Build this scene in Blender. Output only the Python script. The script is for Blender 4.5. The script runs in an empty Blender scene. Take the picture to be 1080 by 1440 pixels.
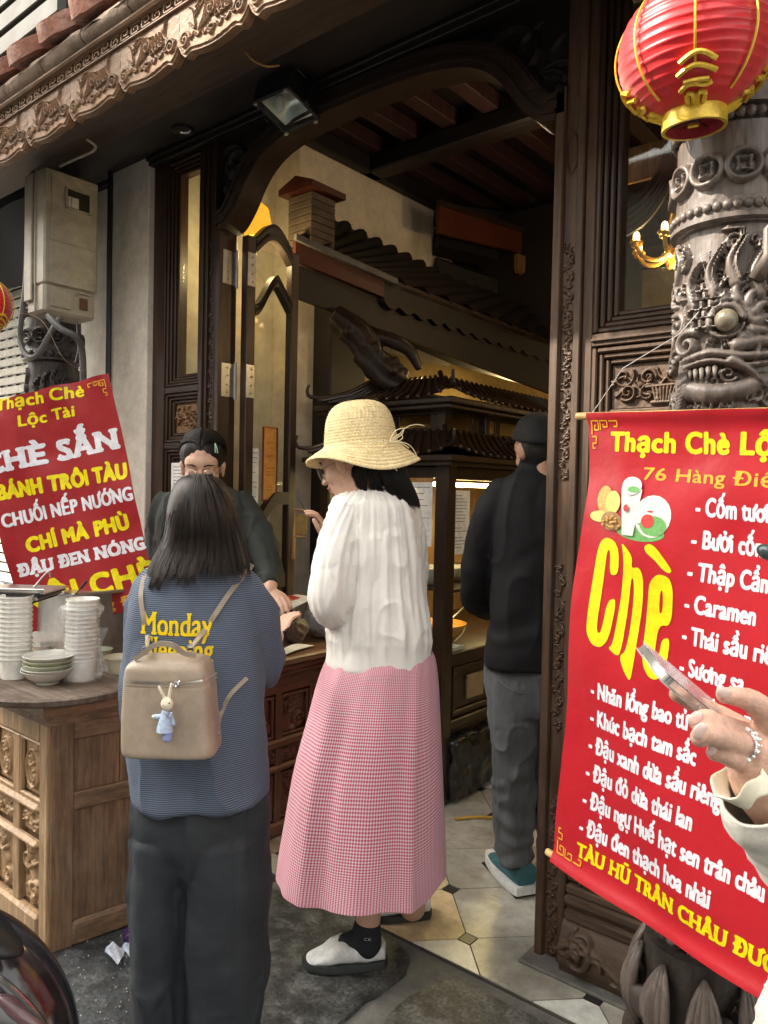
import bpy, bmesh, math, random
import numpy as np
from mathutils import Vector, Matrix
random.seed(7); RNG = np.random.default_rng(7)
SC = bpy.context.scene; COL = SC.collection
PI = math.pi
# ------------------------------------------------------------------ camera, light, exposure
F_PX = 1070.0
YAW, PITCH, ROLL = math.radians(39.6), math.radians(1.5), math.radians(1.2)
fw = np.array([-math.sin(YAW)*math.cos(PITCH), math.cos(YAW)*math.cos(PITCH), -math.sin(PITCH)])
rt = np.array([math.cos(YAW), math.sin(YAW), 0.0])
_up = np.cross(rt, fw)
r2 = math.cos(ROLL)*rt + math.sin(ROLL)*_up
u2 = -math.sin(ROLL)*rt + math.cos(ROLL)*_up
EYE = np.array([0, 0, 1.45])
cam = bpy.data.cameras.new('camera'); cam.sensor_fit = 'VERTICAL'; cam.sensor_height = 36; cam.lens = 36*F_PX/1440
cam.clip_start = .02; cam.clip_end = 400
camo = bpy.data.objects.new('camera', cam); COL.objects.link(camo); SC.camera = camo
camo.matrix_world = Matrix(((r2[0], u2[0], -fw[0], EYE[0]), (r2[1], u2[1], -fw[1], EYE[1]), (r2[2], u2[2], -fw[2], EYE[2]), (0, 0, 0, 1)))
SUN_EL, SUN_AZ = math.radians(40), (-.75, -.661)          # direction towards the sun (x, y)
SKY, SUN, EXPO = .15, 2.6, 2.15
w = bpy.data.worlds.new('World'); SC.world = w; w.use_nodes = True
nt = w.node_tree; bg = nt.nodes['Background']
sky = nt.nodes.new('ShaderNodeTexSky'); sky.sky_type = 'NISHITA'; sky.sun_disc = False
sky.sun_elevation = SUN_EL; sky.sun_rotation = math.atan2(SUN_AZ[0], SUN_AZ[1]); sky.dust_density = 3.5; sky.air_density = 1.2
hsv = nt.nodes.new('ShaderNodeHueSaturation'); hsv.inputs['Saturation'].default_value = .14
warm = nt.nodes.new('ShaderNodeMixRGB'); warm.blend_type = 'MULTIPLY'; warm.inputs[0].default_value = 1; warm.inputs[2].default_value = (1, .955, .885, 1)
nt.links.new(sky.outputs[0], hsv.inputs['Color']); nt.links.new(hsv.outputs[0], warm.inputs[1]); nt.links.new(warm.outputs[0], bg.inputs['Color']); bg.inputs['Strength'].default_value = SKY
sl = bpy.data.lights.new('sun', 'SUN'); sl.energy = SUN; sl.angle = math.radians(.8); sl.color = (1, .90, .76)
so = bpy.data.objects.new('sun', sl); COL.objects.link(so)
_s = Vector((SUN_AZ[0]*math.cos(SUN_EL), SUN_AZ[1]*math.cos(SUN_EL), math.sin(SUN_EL)))
so.rotation_euler = _s.to_track_quat('Z', 'Y').to_euler(); so.location = (-3, -6, 8)
SC.view_settings.view_transform = 'Standard'; SC.view_settings.look = 'None'; SC.view_settings.gamma = 1
SC.view_settings.use_curve_mapping = False; SC.view_settings.exposure = EXPO
SC.cycles.max_bounces = 8; SC.cycles.transparent_max_bounces = 12

# ------------------------------------------------------------------ surveying: photo direction + distance -> metres
def ray(px, py): return r2*(px-540)/F_PX + u2*(720-py)/F_PX + fw
def at(px, py, t): return EYE + t*ray(px, py)
def on(px, py, ax, val):
    v = ray(px, py); i = 'xyz'.index(ax); return EYE + v*(val-EYE[i])/v[i]
def nrm(v):
    v = np.asarray(v, float); return v/np.linalg.norm(v)
RT, FW, UP = rt, np.array([-math.sin(YAW), math.cos(YAW), 0.]), np.array([0, 0, 1.])

# ------------------------------------------------------------------ noise
_perm = np.random.default_rng(3).random(4096)
def _h(i, j, k): return _perm[(i*73856093 ^ j*19349663 ^ k*83492791) & 4095]
def vnoise(p):
    p = np.asarray(p, float); f = np.floor(p).astype(np.int64); t = p-f; t = t*t*(3-2*t)
    i, j, k = f[..., 0], f[..., 1], f[..., 2]; a, b, c = t[..., 0], t[..., 1], t[..., 2]
    r = 0
    for di in (0, 1):
        for dj in (0, 1):
            for dk in (0, 1):
                r = r + _h(i+di, j+dj, k+dk)*(a if di else 1-a)*(b if dj else 1-b)*(c if dk else 1-c)
    return r*2-1
def fbm(p, o=4):
    r = 0; a = 1.
    for k in range(o): r = r+a*vnoise(np.asarray(p)*2**k+k*17.3); a *= .5
    return r

# ------------------------------------------------------------------ materials
MATS = {}
def mat(name, col, rough=.6, var=.18, sc=(6, 6, 6), bump=.15, bsc=40, metal=0, spec=.5, coat=0, sss=0, trans=0, alpha=1, emit=None, es=0,
        dirt=None, dirt_sc=3, dirt_amt=.5, sheen=0, detail=6, bdist=.002, fine=.16, fsc=5.):
    if name in MATS: return MATS[name]
    m = bpy.data.materials.new(name); m.use_nodes = True; n = m.node_tree; N = n.nodes; L = n.links.new
    b = N['Principled BSDF']
    tc = N.new('ShaderNodeTexCoord'); mp = N.new('ShaderNodeMapping'); mp.inputs['Scale'].default_value = sc
    L(tc.outputs['Object'], mp.inputs['Vector'])
    nz = N.new('ShaderNodeTexNoise'); nz.inputs['Scale'].default_value = 1; nz.inputs['Detail'].default_value = detail; nz.inputs['Roughness'].default_value = .6
    L(mp.outputs[0], nz.inputs['Vector'])
    cr = N.new('ShaderNodeValToRGB'); cr.color_ramp.elements[0].position = .3; cr.color_ramp.elements[1].position = .72
    c0 = [max(0, x*(1-var)) for x in col]+[1]; c1 = [min(1, x*(1+var)) for x in col]+[1]
    cr.color_ramp.elements[0].color = c0; cr.color_ramp.elements[1].color = c1
    L(nz.outputs['Fac'], cr.inputs[0]); out = cr.outputs[0]
    if dirt:
        n2 = N.new('ShaderNodeTexNoise'); n2.inputs['Scale'].default_value = dirt_sc; n2.inputs['Detail'].default_value = 8; n2.inputs['Roughness'].default_value = .65
        L(tc.outputs['Object'], n2.inputs['Vector'])
        r = N.new('ShaderNodeValToRGB'); r.color_ramp.elements[0].position = .48; r.color_ramp.elements[1].position = .68
        r.color_ramp.elements[1].color = (dirt_amt,)*3+(1,)
        L(n2.outputs['Fac'], r.inputs[0])
        mx = N.new('ShaderNodeMixRGB'); L(r.outputs[0], mx.inputs[0]); L(out, mx.inputs[1]); mx.inputs[2].default_value = tuple(dirt)+(1,); out = mx.outputs[0]
    if fine:
        nf = N.new('ShaderNodeTexNoise'); nf.inputs['Scale'].default_value = fsc; nf.inputs['Detail'].default_value = 8; nf.inputs['Roughness'].default_value = .75
        L(mp.outputs[0], nf.inputs['Vector']); mf = N.new('ShaderNodeMapRange'); mf.inputs['From Min'].default_value = .36; mf.inputs['From Max'].default_value = .64
        mf.inputs['To Min'].default_value = 1-fine; mf.inputs['To Max'].default_value = 1+fine; L(nf.outputs['Fac'], mf.inputs[0])
        vm = N.new('ShaderNodeVectorMath'); vm.operation = 'SCALE'; L(out, vm.inputs[0]); L(mf.outputs[0], vm.inputs['Scale']); out = vm.outputs[0]
    L(out, b.inputs['Base Color'])
    rr = N.new('ShaderNodeMapRange'); rr.inputs['To Min'].default_value = max(.02, rough-.1); rr.inputs['To Max'].default_value = min(1, rough+.12)
    L(nz.outputs['Fac'], rr.inputs[0]); L(rr.outputs[0], b.inputs['Roughness'])
    b.inputs['Metallic'].default_value = metal; b.inputs['Specular IOR Level'].default_value = spec
    b.inputs['Coat Weight'].default_value = coat; b.inputs['Coat Roughness'].default_value = .15
    if sss: b.inputs['Subsurface Weight'].default_value = sss; b.inputs['Subsurface Radius'].default_value = (.012, .005, .003); b.inputs['Subsurface Scale'].default_value = 1
    if sheen: b.inputs['Sheen Weight'].default_value = sheen
    b.inputs['Transmission Weight'].default_value = trans; b.inputs['Alpha'].default_value = alpha
    if emit: b.inputs['Emission Color'].default_value = tuple(emit)+(1,); b.inputs['Emission Strength'].default_value = es
    if bump:
        n3 = N.new('ShaderNodeTexNoise'); n3.inputs['Scale'].default_value = bsc; n3.inputs['Detail'].default_value = 5
        m3 = N.new('ShaderNodeMapping'); s0 = max(sc); m3.inputs['Scale'].default_value = tuple(x/s0 for x in sc)
        L(tc.outputs['Object'], m3.inputs['Vector']); L(m3.outputs[0], n3.inputs['Vector'])
        bp = N.new('ShaderNodeBump'); bp.inputs['Strength'].default_value = bump; bp.inputs['Distance'].default_value = bdist
        L(n3.outputs['Fac'], bp.inputs['Height']); L(bp.outputs[0], b.inputs['Normal'])
    MATS[name] = m; m['out'] = 1
    return m
def nodes_of(m): return m.node_tree.nodes, m.node_tree.links.new, m.node_tree.nodes['Principled BSDF']
def wood(name, col, rough=.45, grain='z', dirt=None, da=.5, bump=.35, var=.35, coat=0):
    s = {'z': (28, 28, 2.2), 'x': (2.2, 28, 28), 'y': (28, 2.2, 28)}[grain]
    return mat(name, col, rough, var, s, bump, 60, dirt=dirt, dirt_amt=da, coat=coat, dirt_sc=5, fine=.38, fsc=2.6, bdist=.003)

# ------------------------------------------------------------------ mesh builder
class MB:
    def __init__(s): s.v = []; s.f = []; s.uv = None
    def n(s): return len(s.v)
    def add(s, vs, fs):
        k = len(s.v); s.v.extend([tuple(map(float, p)) for p in vs]); s.f.extend([tuple(i+k for i in f) for f in fs]); return s
    def box(s, x0, y0, z0, x1, y1, z1, bev=.002, M=None):
        """chamfered box; M maps local points to world"""
        x0, x1 = min(x0, x1), max(x0, x1); y0, y1 = min(y0, y1), max(y0, y1); z0, z1 = min(z0, z1), max(z0, z1)
        b = min(bev, (x1-x0)*.4, (y1-y0)*.4, (z1-z0)*.4)
        vs = []; idx = {}
        for ix, X in ((0, x0), (1, x1)):
            for iy, Y in ((0, y0), (1, y1)):
                for iz, Z in ((0, z0), (1, z1)):
                    dx, dy, dz = (b if not ix else -b), (b if not iy else -b), (b if not iz else -b)
                    for a in range(3):
                        p = [X, Y, Z]
                        if a != 0: p[0] += dx
                        if a != 1: p[1] += dy
                        if a != 2: p[2] += dz
                        idx[(ix, iy, iz, a)] = len(vs); vs.append(p)
        g = lambda i, j, k, a: idx[(i, j, k, a)]
        fs = []
        for i in (0, 1):
            q = [g(i, 0, 0, 0), g(i, 1, 0, 0), g(i, 1, 1, 0), g(i, 0, 1, 0)]; fs.append(q if i else q[::-1])
            q = [g(0, i, 0, 1), g(0, i, 1, 1), g(1, i, 1, 1), g(1, i, 0, 1)]; fs.append(q if i else q[::-1])
            q = [g(0, 0, i, 2), g(1, 0, i, 2), g(1, 1, i, 2), g(0, 1, i, 2)]; fs.append(q if i else q[::-1])
        for i in (0, 1):
            for j in (0, 1):
                fl = (i+j) % 2
                q = [g(i, j, 0, 0), g(i, j, 0, 1), g(i, j, 1, 1), g(i, j, 1, 0)]; fs.append(q if not fl else q[::-1])
                q = [g(i, 0, j, 0), g(i, 1, j, 0), g(i, 1, j, 2), g(i, 0, j, 2)]; fs.append(q if not fl else q[::-1])
                q = [g(0, i, j, 1), g(0, i, j, 2), g(1, i, j, 2), g(1, i, j, 1)]; fs.append(q if not fl else q[::-1])
        for i in (0, 1):
            for j in (0, 1):
                for k in (0, 1):
                    q = [g(i, j, k, 0), g(i, j, k, 1), g(i, j, k, 2)]; fs.append(q if (i+j+k) % 2 else q[::-1])
        if M is not None: vs = [M(*p) for p in vs]
        return s.add(vs, fs)
    def tube(s, pts, r, seg=8, cap=True, ell=None):
        pts = [np.asarray(p, float) for p in pts]; n = len(pts)
        rs = [r]*n if not hasattr(r, '__len__') else list(r)
        ref = None; rings = []
        for i in range(n):
            t = nrm(pts[min(i+1, n-1)]-pts[max(i-1, 0)]+1e-12)
            if ref is None:
                ref = np.array([0, 0, 1.]) if abs(t[2]) < .9 else np.array([1., 0, 0])
            a = ref-t*(ref@t); a = nrm(a); ref = a; b = np.cross(t, a)
            e = ell if ell else (1, 1)
            rings.append([pts[i]+rs[i]*(a*math.cos(2*PI*j/seg)*e[0]+b*math.sin(2*PI*j/seg)*e[1]) for j in range(seg)])
        vs = [p for R in rings for p in R]; fs = []
        for i in range(n-1):
            for j in range(seg):
                fs.append((i*seg+j, i*seg+(j+1) % seg, (i+1)*seg+(j+1) % seg, (i+1)*seg+j))
        if cap: fs.append(tuple(range(seg))[::-1]); fs.append(tuple((n-1)*seg+j for j in range(seg)))
        return s.add(vs, fs)
    def lathe(s, prof, seg=24, c=(0, 0, 0), fn=None, cap=True):
        vs = []; fs = []; c = np.asarray(c, float); n = len(prof)
        for i, (r, z) in enumerate(prof):
            for j in range(seg):
                a = 2*PI*j/seg; rr = r*(fn(a, z) if fn else 1)
                vs.append(c+np.array([rr*math.cos(a), rr*math.sin(a), z]))
        for i in range(n-1):
            for j in range(seg): fs.append((i*seg+j, i*seg+(j+1) % seg, (i+1)*seg+(j+1) % seg, (i+1)*seg+j))
        if cap: fs.append(tuple(range(seg))[::-1]); fs.append(tuple((n-1)*seg+j for j in range(seg)))
        return s.add(vs, fs)
    def ball(s, c, r, seg=10, ax=None):
        c = np.asarray(c, float); r = (r, r, r) if not hasattr(r, '__len__') else r
        ax = np.eye(3) if ax is None else np.asarray(ax); m = max(4, seg*2//3); vs = [c+ax[2]*-r[2]]
        for i in range(1, m):
            a = -PI/2+PI*i/m
            for j in range(seg):
                b = 2*PI*j/seg; vs.append(c+ax[0]*r[0]*math.cos(a)*math.cos(b)+ax[1]*r[1]*math.cos(a)*math.sin(b)+ax[2]*r[2]*math.sin(a))
        vs.append(c+ax[2]*r[2]); fs = []
        for j in range(seg): fs.append((0, 1+(j+1) % seg, 1+j))
        for i in range(m-2):
            for j in range(seg): fs.append((1+i*seg+j, 1+i*seg+(j+1) % seg, 1+(i+1)*seg+(j+1) % seg, 1+(i+1)*seg+j))
        k = 1+(m-2)*seg
        for j in range(seg): fs.append((k+j, k+(j+1) % seg, len(vs)-1))
        return s.add(vs, fs)
    def cone(s, p0, p1, r0, r1, seg=14):
        """tapered capsule"""
        s.tube([p0, p1], [r0, r1], seg); s.ball(p0, r0, seg); s.ball(p1, r1, seg); return s
    def grid(s, P, closed=False):
        """P: (nv, nu, 3) array"""
        P = np.asarray(P, float); nv, nu = P.shape[:2]; k = len(s.v)
        s.v.extend(map(tuple, P.reshape(-1, 3)))
        for i in range(nv-1):
            for j in range(nu-(0 if closed else 1)):
                j2 = (j+1) % nu; s.f.append((k+i*nu+j, k+i*nu+j2, k+(i+1)*nu+j2, k+(i+1)*nu+j))
        return s
    def prism(s, poly, M, d0, d1):
        """polygon in 2D, M(u,v,d)->world"""
        n = len(poly); vs = [M(u, v, d0) for u, v in poly]+[M(u, v, d1) for u, v in poly]
        fs = [tuple(range(n)), tuple(range(2*n-1, n-1, -1))]+[(j, j+n, (j+1) % n+n, (j+1) % n) for j in range(n)]
        return s.add(vs, fs)
    def build(s, name, m, parent=None, smooth=35, fix=True):
        me = bpy.data.meshes.new(name)
        V = np.array(s.v, float)
        if parent is not None: V = V-np.array(gloc(parent))
        me.from_pydata(V.tolist(), [], s.f)
        if fix:
            bm = bmesh.new(); bm.from_mesh(me); bmesh.ops.recalc_face_normals(bm, faces=bm.faces); bm.to_mesh(me); bm.free()
        return link(name, me, m, parent, smooth)
def gloc(o):
    p = Vector((0, 0, 0))
    while o is not None: p = p+o.location; o = o.parent
    return p
def link(name, me, m, parent=None, smooth=35):
    if m is not None and len(me.materials) == 0: me.materials.append(m)
    if smooth:
        me.polygons.foreach_set('use_smooth', [True]*len(me.polygons))
        if smooth < 180: me.set_sharp_from_angle(angle=math.radians(smooth))
    o = bpy.data.objects.new(name, me); COL.objects.link(o)
    if parent is not None: o.parent = parent
    return o
def tag(o, label, cat, group=None, kind=None):
    if label: o['label'] = label
    if cat: o['category'] = cat
    if group: o['group'] = group
    if kind: o['kind'] = kind
    return o
def thing(name, label, cat, loc=(0, 0, 0), group=None):
    o = bpy.data.objects.new(name, None); o.empty_display_size = .1; COL.objects.link(o); o.location = tuple(map(float, loc))
    return tag(o, label, cat, group)
def struct(o): o['kind'] = 'structure'; return o
def dup(o, off, parent=None):
    c = o.copy(); COL.objects.link(c)
    if parent is None: c.location = o.location+Vector(off)
    else: c.parent = parent
    for ch in o.children: dup(ch, (0, 0, 0), c)
    return c
def fuse(mb, vox, smooth=3, disp=None, dec=None):
    """voxel-fuse overlapping closed shapes into one continuous skin; returns mesh in world coords"""
    me = bpy.data.meshes.new('tmp'); me.from_pydata(mb.v, [], mb.f)
    bm = bmesh.new(); bm.from_mesh(me); bmesh.ops.recalc_face_normals(bm, faces=bm.faces); bm.to_mesh(me); bm.free()
    o = bpy.data.objects.new('tmp', me); COL.objects.link(o)
    r = o.modifiers.new('r', 'REMESH'); r.mode = 'VOXEL'; r.voxel_size = vox
    if smooth: sm = o.modifiers.new('s', 'SMOOTH'); sm.iterations = smooth; sm.factor = .5
    if dec: dm = o.modifiers.new('d', 'DECIMATE'); dm.ratio = dec
    dg = bpy.context.evaluated_depsgraph_get(); ev = o.evaluated_get(dg)
    out = bpy.data.meshes.new_from_object(ev); bpy.data.objects.remove(o)
    if disp is not None:
        n = len(out.vertices); co = np.empty(n*3); out.vertices.foreach_get('co', co); co = co.reshape(-1, 3)
        no = np.empty(n*3); out.vertices.foreach_get('normal', no); no = no.reshape(-1, 3)
        co = co+no*disp(co, no)[:, None]; out.vertices.foreach_set('co', co.ravel()); out.update()
    return out
def place(me, name, m, parent, smooth=180):
    n = len(me.vertices); co = np.empty(n*3); me.vertices.foreach_get('co', co)
    co = co.reshape(-1, 3)-np.array(gloc(parent)) if parent is not None else co.reshape(-1, 3)
    me.vertices.foreach_set('co', co.ravel()); me.update(); me.materials.clear()
    return link(name, me, m, parent, smooth)
def smooth_rows(rows, n):
    """catmull interpolate rows of numbers to n rows"""
    A = np.array(rows, float); k = len(A); T = np.linspace(0, k-1, n); out = []
    for t in T:
        i = min(int(t), k-2); u = t-i; p0, p1, p2, p3 = A[max(i-1, 0)], A[i], A[i+1], A[min(i+2, k-1)]
        out.append(.5*((2*p1)+(-p0+p2)*u+(2*p0-5*p1+4*p2-p3)*u*u+(-p0+3*p1-3*p2+p3)*u**3))
    return np.array(out)
def strands(lines, r, seg=3):
    """lines: (n, k, 3) -> many thin tapered tubes in one mesh"""
    A = np.asarray(lines, float); n, k = A.shape[:2]
    T = np.gradient(A, axis=1); T /= np.linalg.norm(T, axis=2, keepdims=True)+1e-9
    ref = np.array([.3, .2, .93]); a = np.cross(T, ref); a /= np.linalg.norm(a, axis=2, keepdims=True)+1e-9; b = np.cross(T, a)
    tp = np.linspace(1, .25, k)[None, :, None]*r
    V = np.stack([A+tp*(a*math.cos(2*PI*j/seg)+b*math.sin(2*PI*j/seg)) for j in range(seg)], axis=2)
    idx = np.arange(n*k*seg).reshape(n, k, seg); F = []
    for j in range(seg):
        j2 = (j+1) % seg
        F.append(np.stack([idx[:, :-1, j], idx[:, :-1, j2], idx[:, 1:, j2], idx[:, 1:, j]], axis=-1).reshape(-1, 4))
    return V.reshape(-1, 3), np.concatenate(F)
def fast_mesh(name, V, F, m, parent=None, smooth=180):
    me = bpy.data.meshes.new(name); V = np.asarray(V, float)
    if parent is not None: V = V-np.array(gloc(parent))
    F = np.asarray(F); me.vertices.add(len(V)); me.vertices.foreach_set('co', V.ravel())
    me.loops.add(F.size); me.loops.foreach_set('vertex_index', F.ravel().astype(np.int32))
    me.polygons.add(len(F)); me.polygons.foreach_set('loop_start', (np.arange(len(F))*F.shape[1]).astype(np.int32))
    me.update(calc_edges=True); me.validate()
    return link(name, me, m, parent, smooth)

# ------------------------------------------------------------------ carving: strokes stamped into a height field
def spiral(cx, cy, r, turns=1.6, a0=0, sgn=1, n=26):
    k = np.linspace(0, 1, n); a = a0+sgn*turns*2*PI*k; R = r*(1-.85*k)
    return np.stack([cx+R*np.cos(a), cy+R*np.sin(a)], 1)
def curve(p, n=14):
    p = np.array(p, float); return smooth_rows(p, n*(len(p)-1)) if len(p) > 2 else np.linspace(p[0], p[1], n)
def stamp(W, H, nx, ny, strokes):
    X, Y = np.meshgrid(np.linspace(0, W, nx), np.linspace(0, H, ny)); h = np.zeros_like(X)
    for st in strokes:
        pts, r, amp = st[0], st[1], st[2]; taper = st[3] if len(st) > 3 else .4
        seg = np.r_[0, np.cumsum(np.linalg.norm(np.diff(pts, axis=0), axis=1))]; nn = max(2, int(seg[-1]/(r*.3))+2)
        if nn > len(pts): q_ = np.linspace(0, seg[-1], nn); pts = np.stack([np.interp(q_, seg, pts[:, 0]), np.interp(q_, seg, pts[:, 1])], 1)
        k = len(pts); rr = r*(1-taper*np.linspace(0, 1, k))
        x0, x1, y0, y1 = pts[:, 0].min()-r, pts[:, 0].max()+r, pts[:, 1].min()-r, pts[:, 1].max()+r
        i0, i1 = np.searchsorted(Y[:, 0], [y0, y1]); j0, j1 = np.searchsorted(X[0], [x0, x1])
        if i1 <= i0 or j1 <= j0: continue
        sx, sy = X[i0:i1, j0:j1], Y[i0:i1, j0:j1]
        d = ((sx[..., None]-pts[:, 0])**2+(sy[..., None]-pts[:, 1])**2)/(rr**2)
        q = d.min(-1); v = amp*np.sqrt(np.clip(1-q, 0, 1)); h[i0:i1, j0:j1] = np.maximum(h[i0:i1, j0:j1], v)
    return h
def vine(W, H, seed, dens=1., r=None):
    """running scrolls with leaves, for long bands and panels"""
    g = random.Random(seed); st = []; r = r or min(W, H)*.07; long = H >= W
    L, w_ = (H, W) if long else (W, H); step = w_*.75/dens; n = max(1, int(L/step)); sgn = 1
    def P(a): a = np.array(a, float); return a if long else a[:, ::-1]
    k = np.linspace(0, 1, 10*n+10); st.append((P(np.stack([w_/2+w_*.22*np.sin(k*n*PI), k*L], 1)), r, .7, 0))
    for i in range(n):
        cy = (i+.5)*L/n; cx = w_/2+w_*.2*sgn; st.append((P(spiral(cx, cy, w_*.26, 1.3, g.random()*6, sgn)), r, 1., .3))
        for q in range(5):
            a = g.random()*2*PI; x, y = cx+w_*.1*math.cos(a)-sgn*w_*.12, cy+w_*.25*math.sin(a)
            e = (x+w_*.28*math.cos(a+.6), y+w_*.28*math.sin(a+.6)); m_ = ((x+e[0])/2+w_*.06*math.sin(a), (y+e[1])/2-w_*.06*math.cos(a))
            st.append((P(curve([(x, y), m_, e], 6)), r*1.25, g.uniform(.6, 1), .8))
        sgn = -sgn
    return st
def relief(name, m, parent, O, U, V, Nn, W, H, strokes, depth, res=.004, base=0., edge=0., noise=.0004, label=None):
    nx, ny = max(4, int(W/res)), max(4, int(H/res)); h = stamp(W, H, nx, ny, strokes)*depth
    X, Y = np.meshgrid(np.linspace(0, W, nx), np.linspace(0, H, ny)); h = h+noise*fbm(np.stack([X*120, Y*120, X*0+len(name)], -1), 3)+base
    O, U, V, Nn = map(lambda a: np.asarray(a, float), (O, U, V, Nn))
    P = O+X[..., None]*U+Y[..., None]*V+h[..., None]*Nn
    rim = lambda A: A-(((A-O)@Nn)+.004)[..., None]*Nn
    mb = MB(); mb.grid(P)
    for e in (P[0], P[-1], P[:, 0], P[:, -1]): mb.grid(np.stack([e, rim(e)]))
    o = mb.build(name, m, parent, 60, fix=False)
    if label: o['label'] = label
    return o

# ------------------------------------------------------------------ lettering
_glyph = {}
import unicodedata
def unhorn(text):
    out = ''; horns = []
    for c in unicodedata.normalize('NFC', text):
        d = unicodedata.normalize('NFD', c)
        if '\u031b' in d: horns.append((len(out), d[0].isupper())); d = d.replace('\u031b', '')
        out += unicodedata.normalize('NFC', d)
    return out, horns
def natw(text, sp=1.):
    cu = bpy.data.curves.new('t', 'FONT'); cu.body = text; cu.size = 1/.73; cu.space_character = sp; o = bpy.data.objects.new('t', cu); COL.objects.link(o)
    bpy.context.view_layer.update(); b = max(c[0] for c in o.bound_box); bpy.data.objects.remove(o); return b
def raster(text, cap=26, bold=0, serif=0, xs=1.0, slant=0.):
    text, horns = unhorn(text)
    """returns field F (rows bottom->top), cell size in units of cap height, origin"""
    cu = bpy.data.curves.new('t', 'FONT'); cu.body = text; cu.size = 1; cu.resolution_u = 4; cu.space_character = 1+.035*bold
    o = bpy.data.objects.new('t', cu); COL.objects.link(o); dg = bpy.context.evaluated_depsgraph_get()
    me = bpy.data.meshes.new_from_object(o.evaluated_get(dg)); bpy.data.objects.remove(o)
    me.calc_loop_triangles(); n = len(me.vertices); co = np.empty(n*3); me.vertices.foreach_get('co', co); co = co.reshape(-1, 3)[:, :2]
    CAPH = .73; co = co/CAPH*cap; co[:, 0] *= xs; co[:, 0] += co[:, 1]*slant
    tr = np.array([t.vertices[:] for t in me.loop_triangles]); pad = int(cap*.2)+int(bold)+4
    x0, y0 = co[:, 0].min()-pad, co[:, 1].min()-pad; co = co-(x0, y0); Wn, Hn = int(co[:, 0].max())+pad, int(co[:, 1].max())+pad
    SS = 2; A = np.zeros((Hn*SS, Wn*SS), bool)
    for t in tr:
        a, b, c = co[t]*SS; u0, v0 = np.floor(np.minimum(np.minimum(a, b), c)).astype(int); u1, v1 = np.ceil(np.maximum(np.maximum(a, b), c)).astype(int)+1
        X, Y = np.meshgrid(np.arange(u0, u1)+.5, np.arange(v0, v1)+.5)
        e = lambda p, q: (q[0]-p[0])*(Y-p[1])-(q[1]-p[1])*(X-p[0])
        s1, s2, s3 = e(a, b), e(b, c), e(c, a); ins = ((s1 >= 0) & (s2 >= 0) & (s3 >= 0)) | ((s1 <= 0) & (s2 <= 0) & (s3 <= 0))
        A[v0:v1, u0:u1] |= ins[:A.shape[0]-v0, :A.shape[1]-u0]
    for hi, upc in horns:
        hx = natw(text[:hi+1], 1+.035*bold)*cap*xs; hy = cap*(1.0 if upc else .74); Yg, Xg = np.mgrid[0:A.shape[0], 0:A.shape[1]]
        for k in range(9):
            s_ = k/8; X0 = (hx-.03*cap*xs+.13*cap*xs*math.sin(s_*1.6)+(hy*slant)-x0)*SS; Y0 = (hy-.16*cap+.19*cap*s_-y0)*SS; A |= ((Xg-X0)/max(.8, xs))**2+(Yg-Y0)**2 < (.052*cap*SS)**2
    def dil(B, rx, ry):
        out = B.copy()
        for dy in range(-ry, ry+1):
            for dx in range(-rx, rx+1):
                if (dx/(rx+.5))**2+(dy/(ry+.5))**2 <= 1: out |= np.roll(np.roll(B, dy, 0), dx, 1)
        return out
    if serif:
        base = int(-y0*SS); ch = int(cap*SS); th = max(2, int(ch*.11)); S = np.zeros_like(A)
        for lo in (base, base+ch-th): S[lo:lo+th] = A[lo:lo+th]
        A |= dil(S, int(serif*SS), 0)
    if bold: A = dil(A, int(bold*SS), max(1, int(bold*SS*.7)))
    Fd = A.reshape(Hn, SS, Wn, SS).mean((1, 3))
    K = np.array([1, 2, 1])/4.
    Fd = sum(K[i]*np.roll(Fd, i-1, 0) for i in range(3)); Fd = sum(K[i]*np.roll(Fd, i-1, 1) for i in range(3))
    return Fd, 1/cap, (x0/cap, y0/cap)
def contour(Fd):
    """marching squares fill -> verts2d (grid units), faces"""
    V = []; Fc = []; key = {}
    def vid(k, x, y):
        if k not in key: key[k] = len(V); V.append((x, y))
        return key[k]
    H_, W_ = Fd.shape; I = Fd > .5
    any_ = I[:-1, :-1] | I[1:, :-1] | I[:-1, 1:] | I[1:, 1:]
    all_ = I[:-1, :-1] & I[1:, :-1] & I[:-1, 1:] & I[1:, 1:]; BK = 3
    for i in range(0, all_.shape[0]-BK, BK):
        for j in range(0, all_.shape[1]-BK, BK):
            if all_[i:i+BK, j:j+BK].all():
                any_[i:i+BK, j:j+BK] = False; Fc.append(tuple(vid((x, y), x, y) for x, y in ((j, i), (j+BK, i), (j+BK, i+BK), (j, i+BK))))
    for i, j in np.argwhere(any_):
        i = int(i); j = int(j); c = [(j, i), (j+1, i), (j+1, i+1), (j, i+1)]; p = []
        for q in range(4):
            a, b = c[q], c[(q+1) % 4]; fa, fb = Fd[a[1], a[0]], Fd[b[1], b[0]]
            if fa > .5: p.append(vid(a, a[0], a[1]))
            if (fa > .5) != (fb > .5):
                t = (.5-fa)/(fb-fa); k = (min(a, b), max(a, b)); p.append(vid(k, a[0]+t*(b[0]-a[0]), a[1]+t*(b[1]-a[1])))
        if len(p) >= 3: Fc.append(tuple(p))
    return np.array(V, float), Fc
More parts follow.
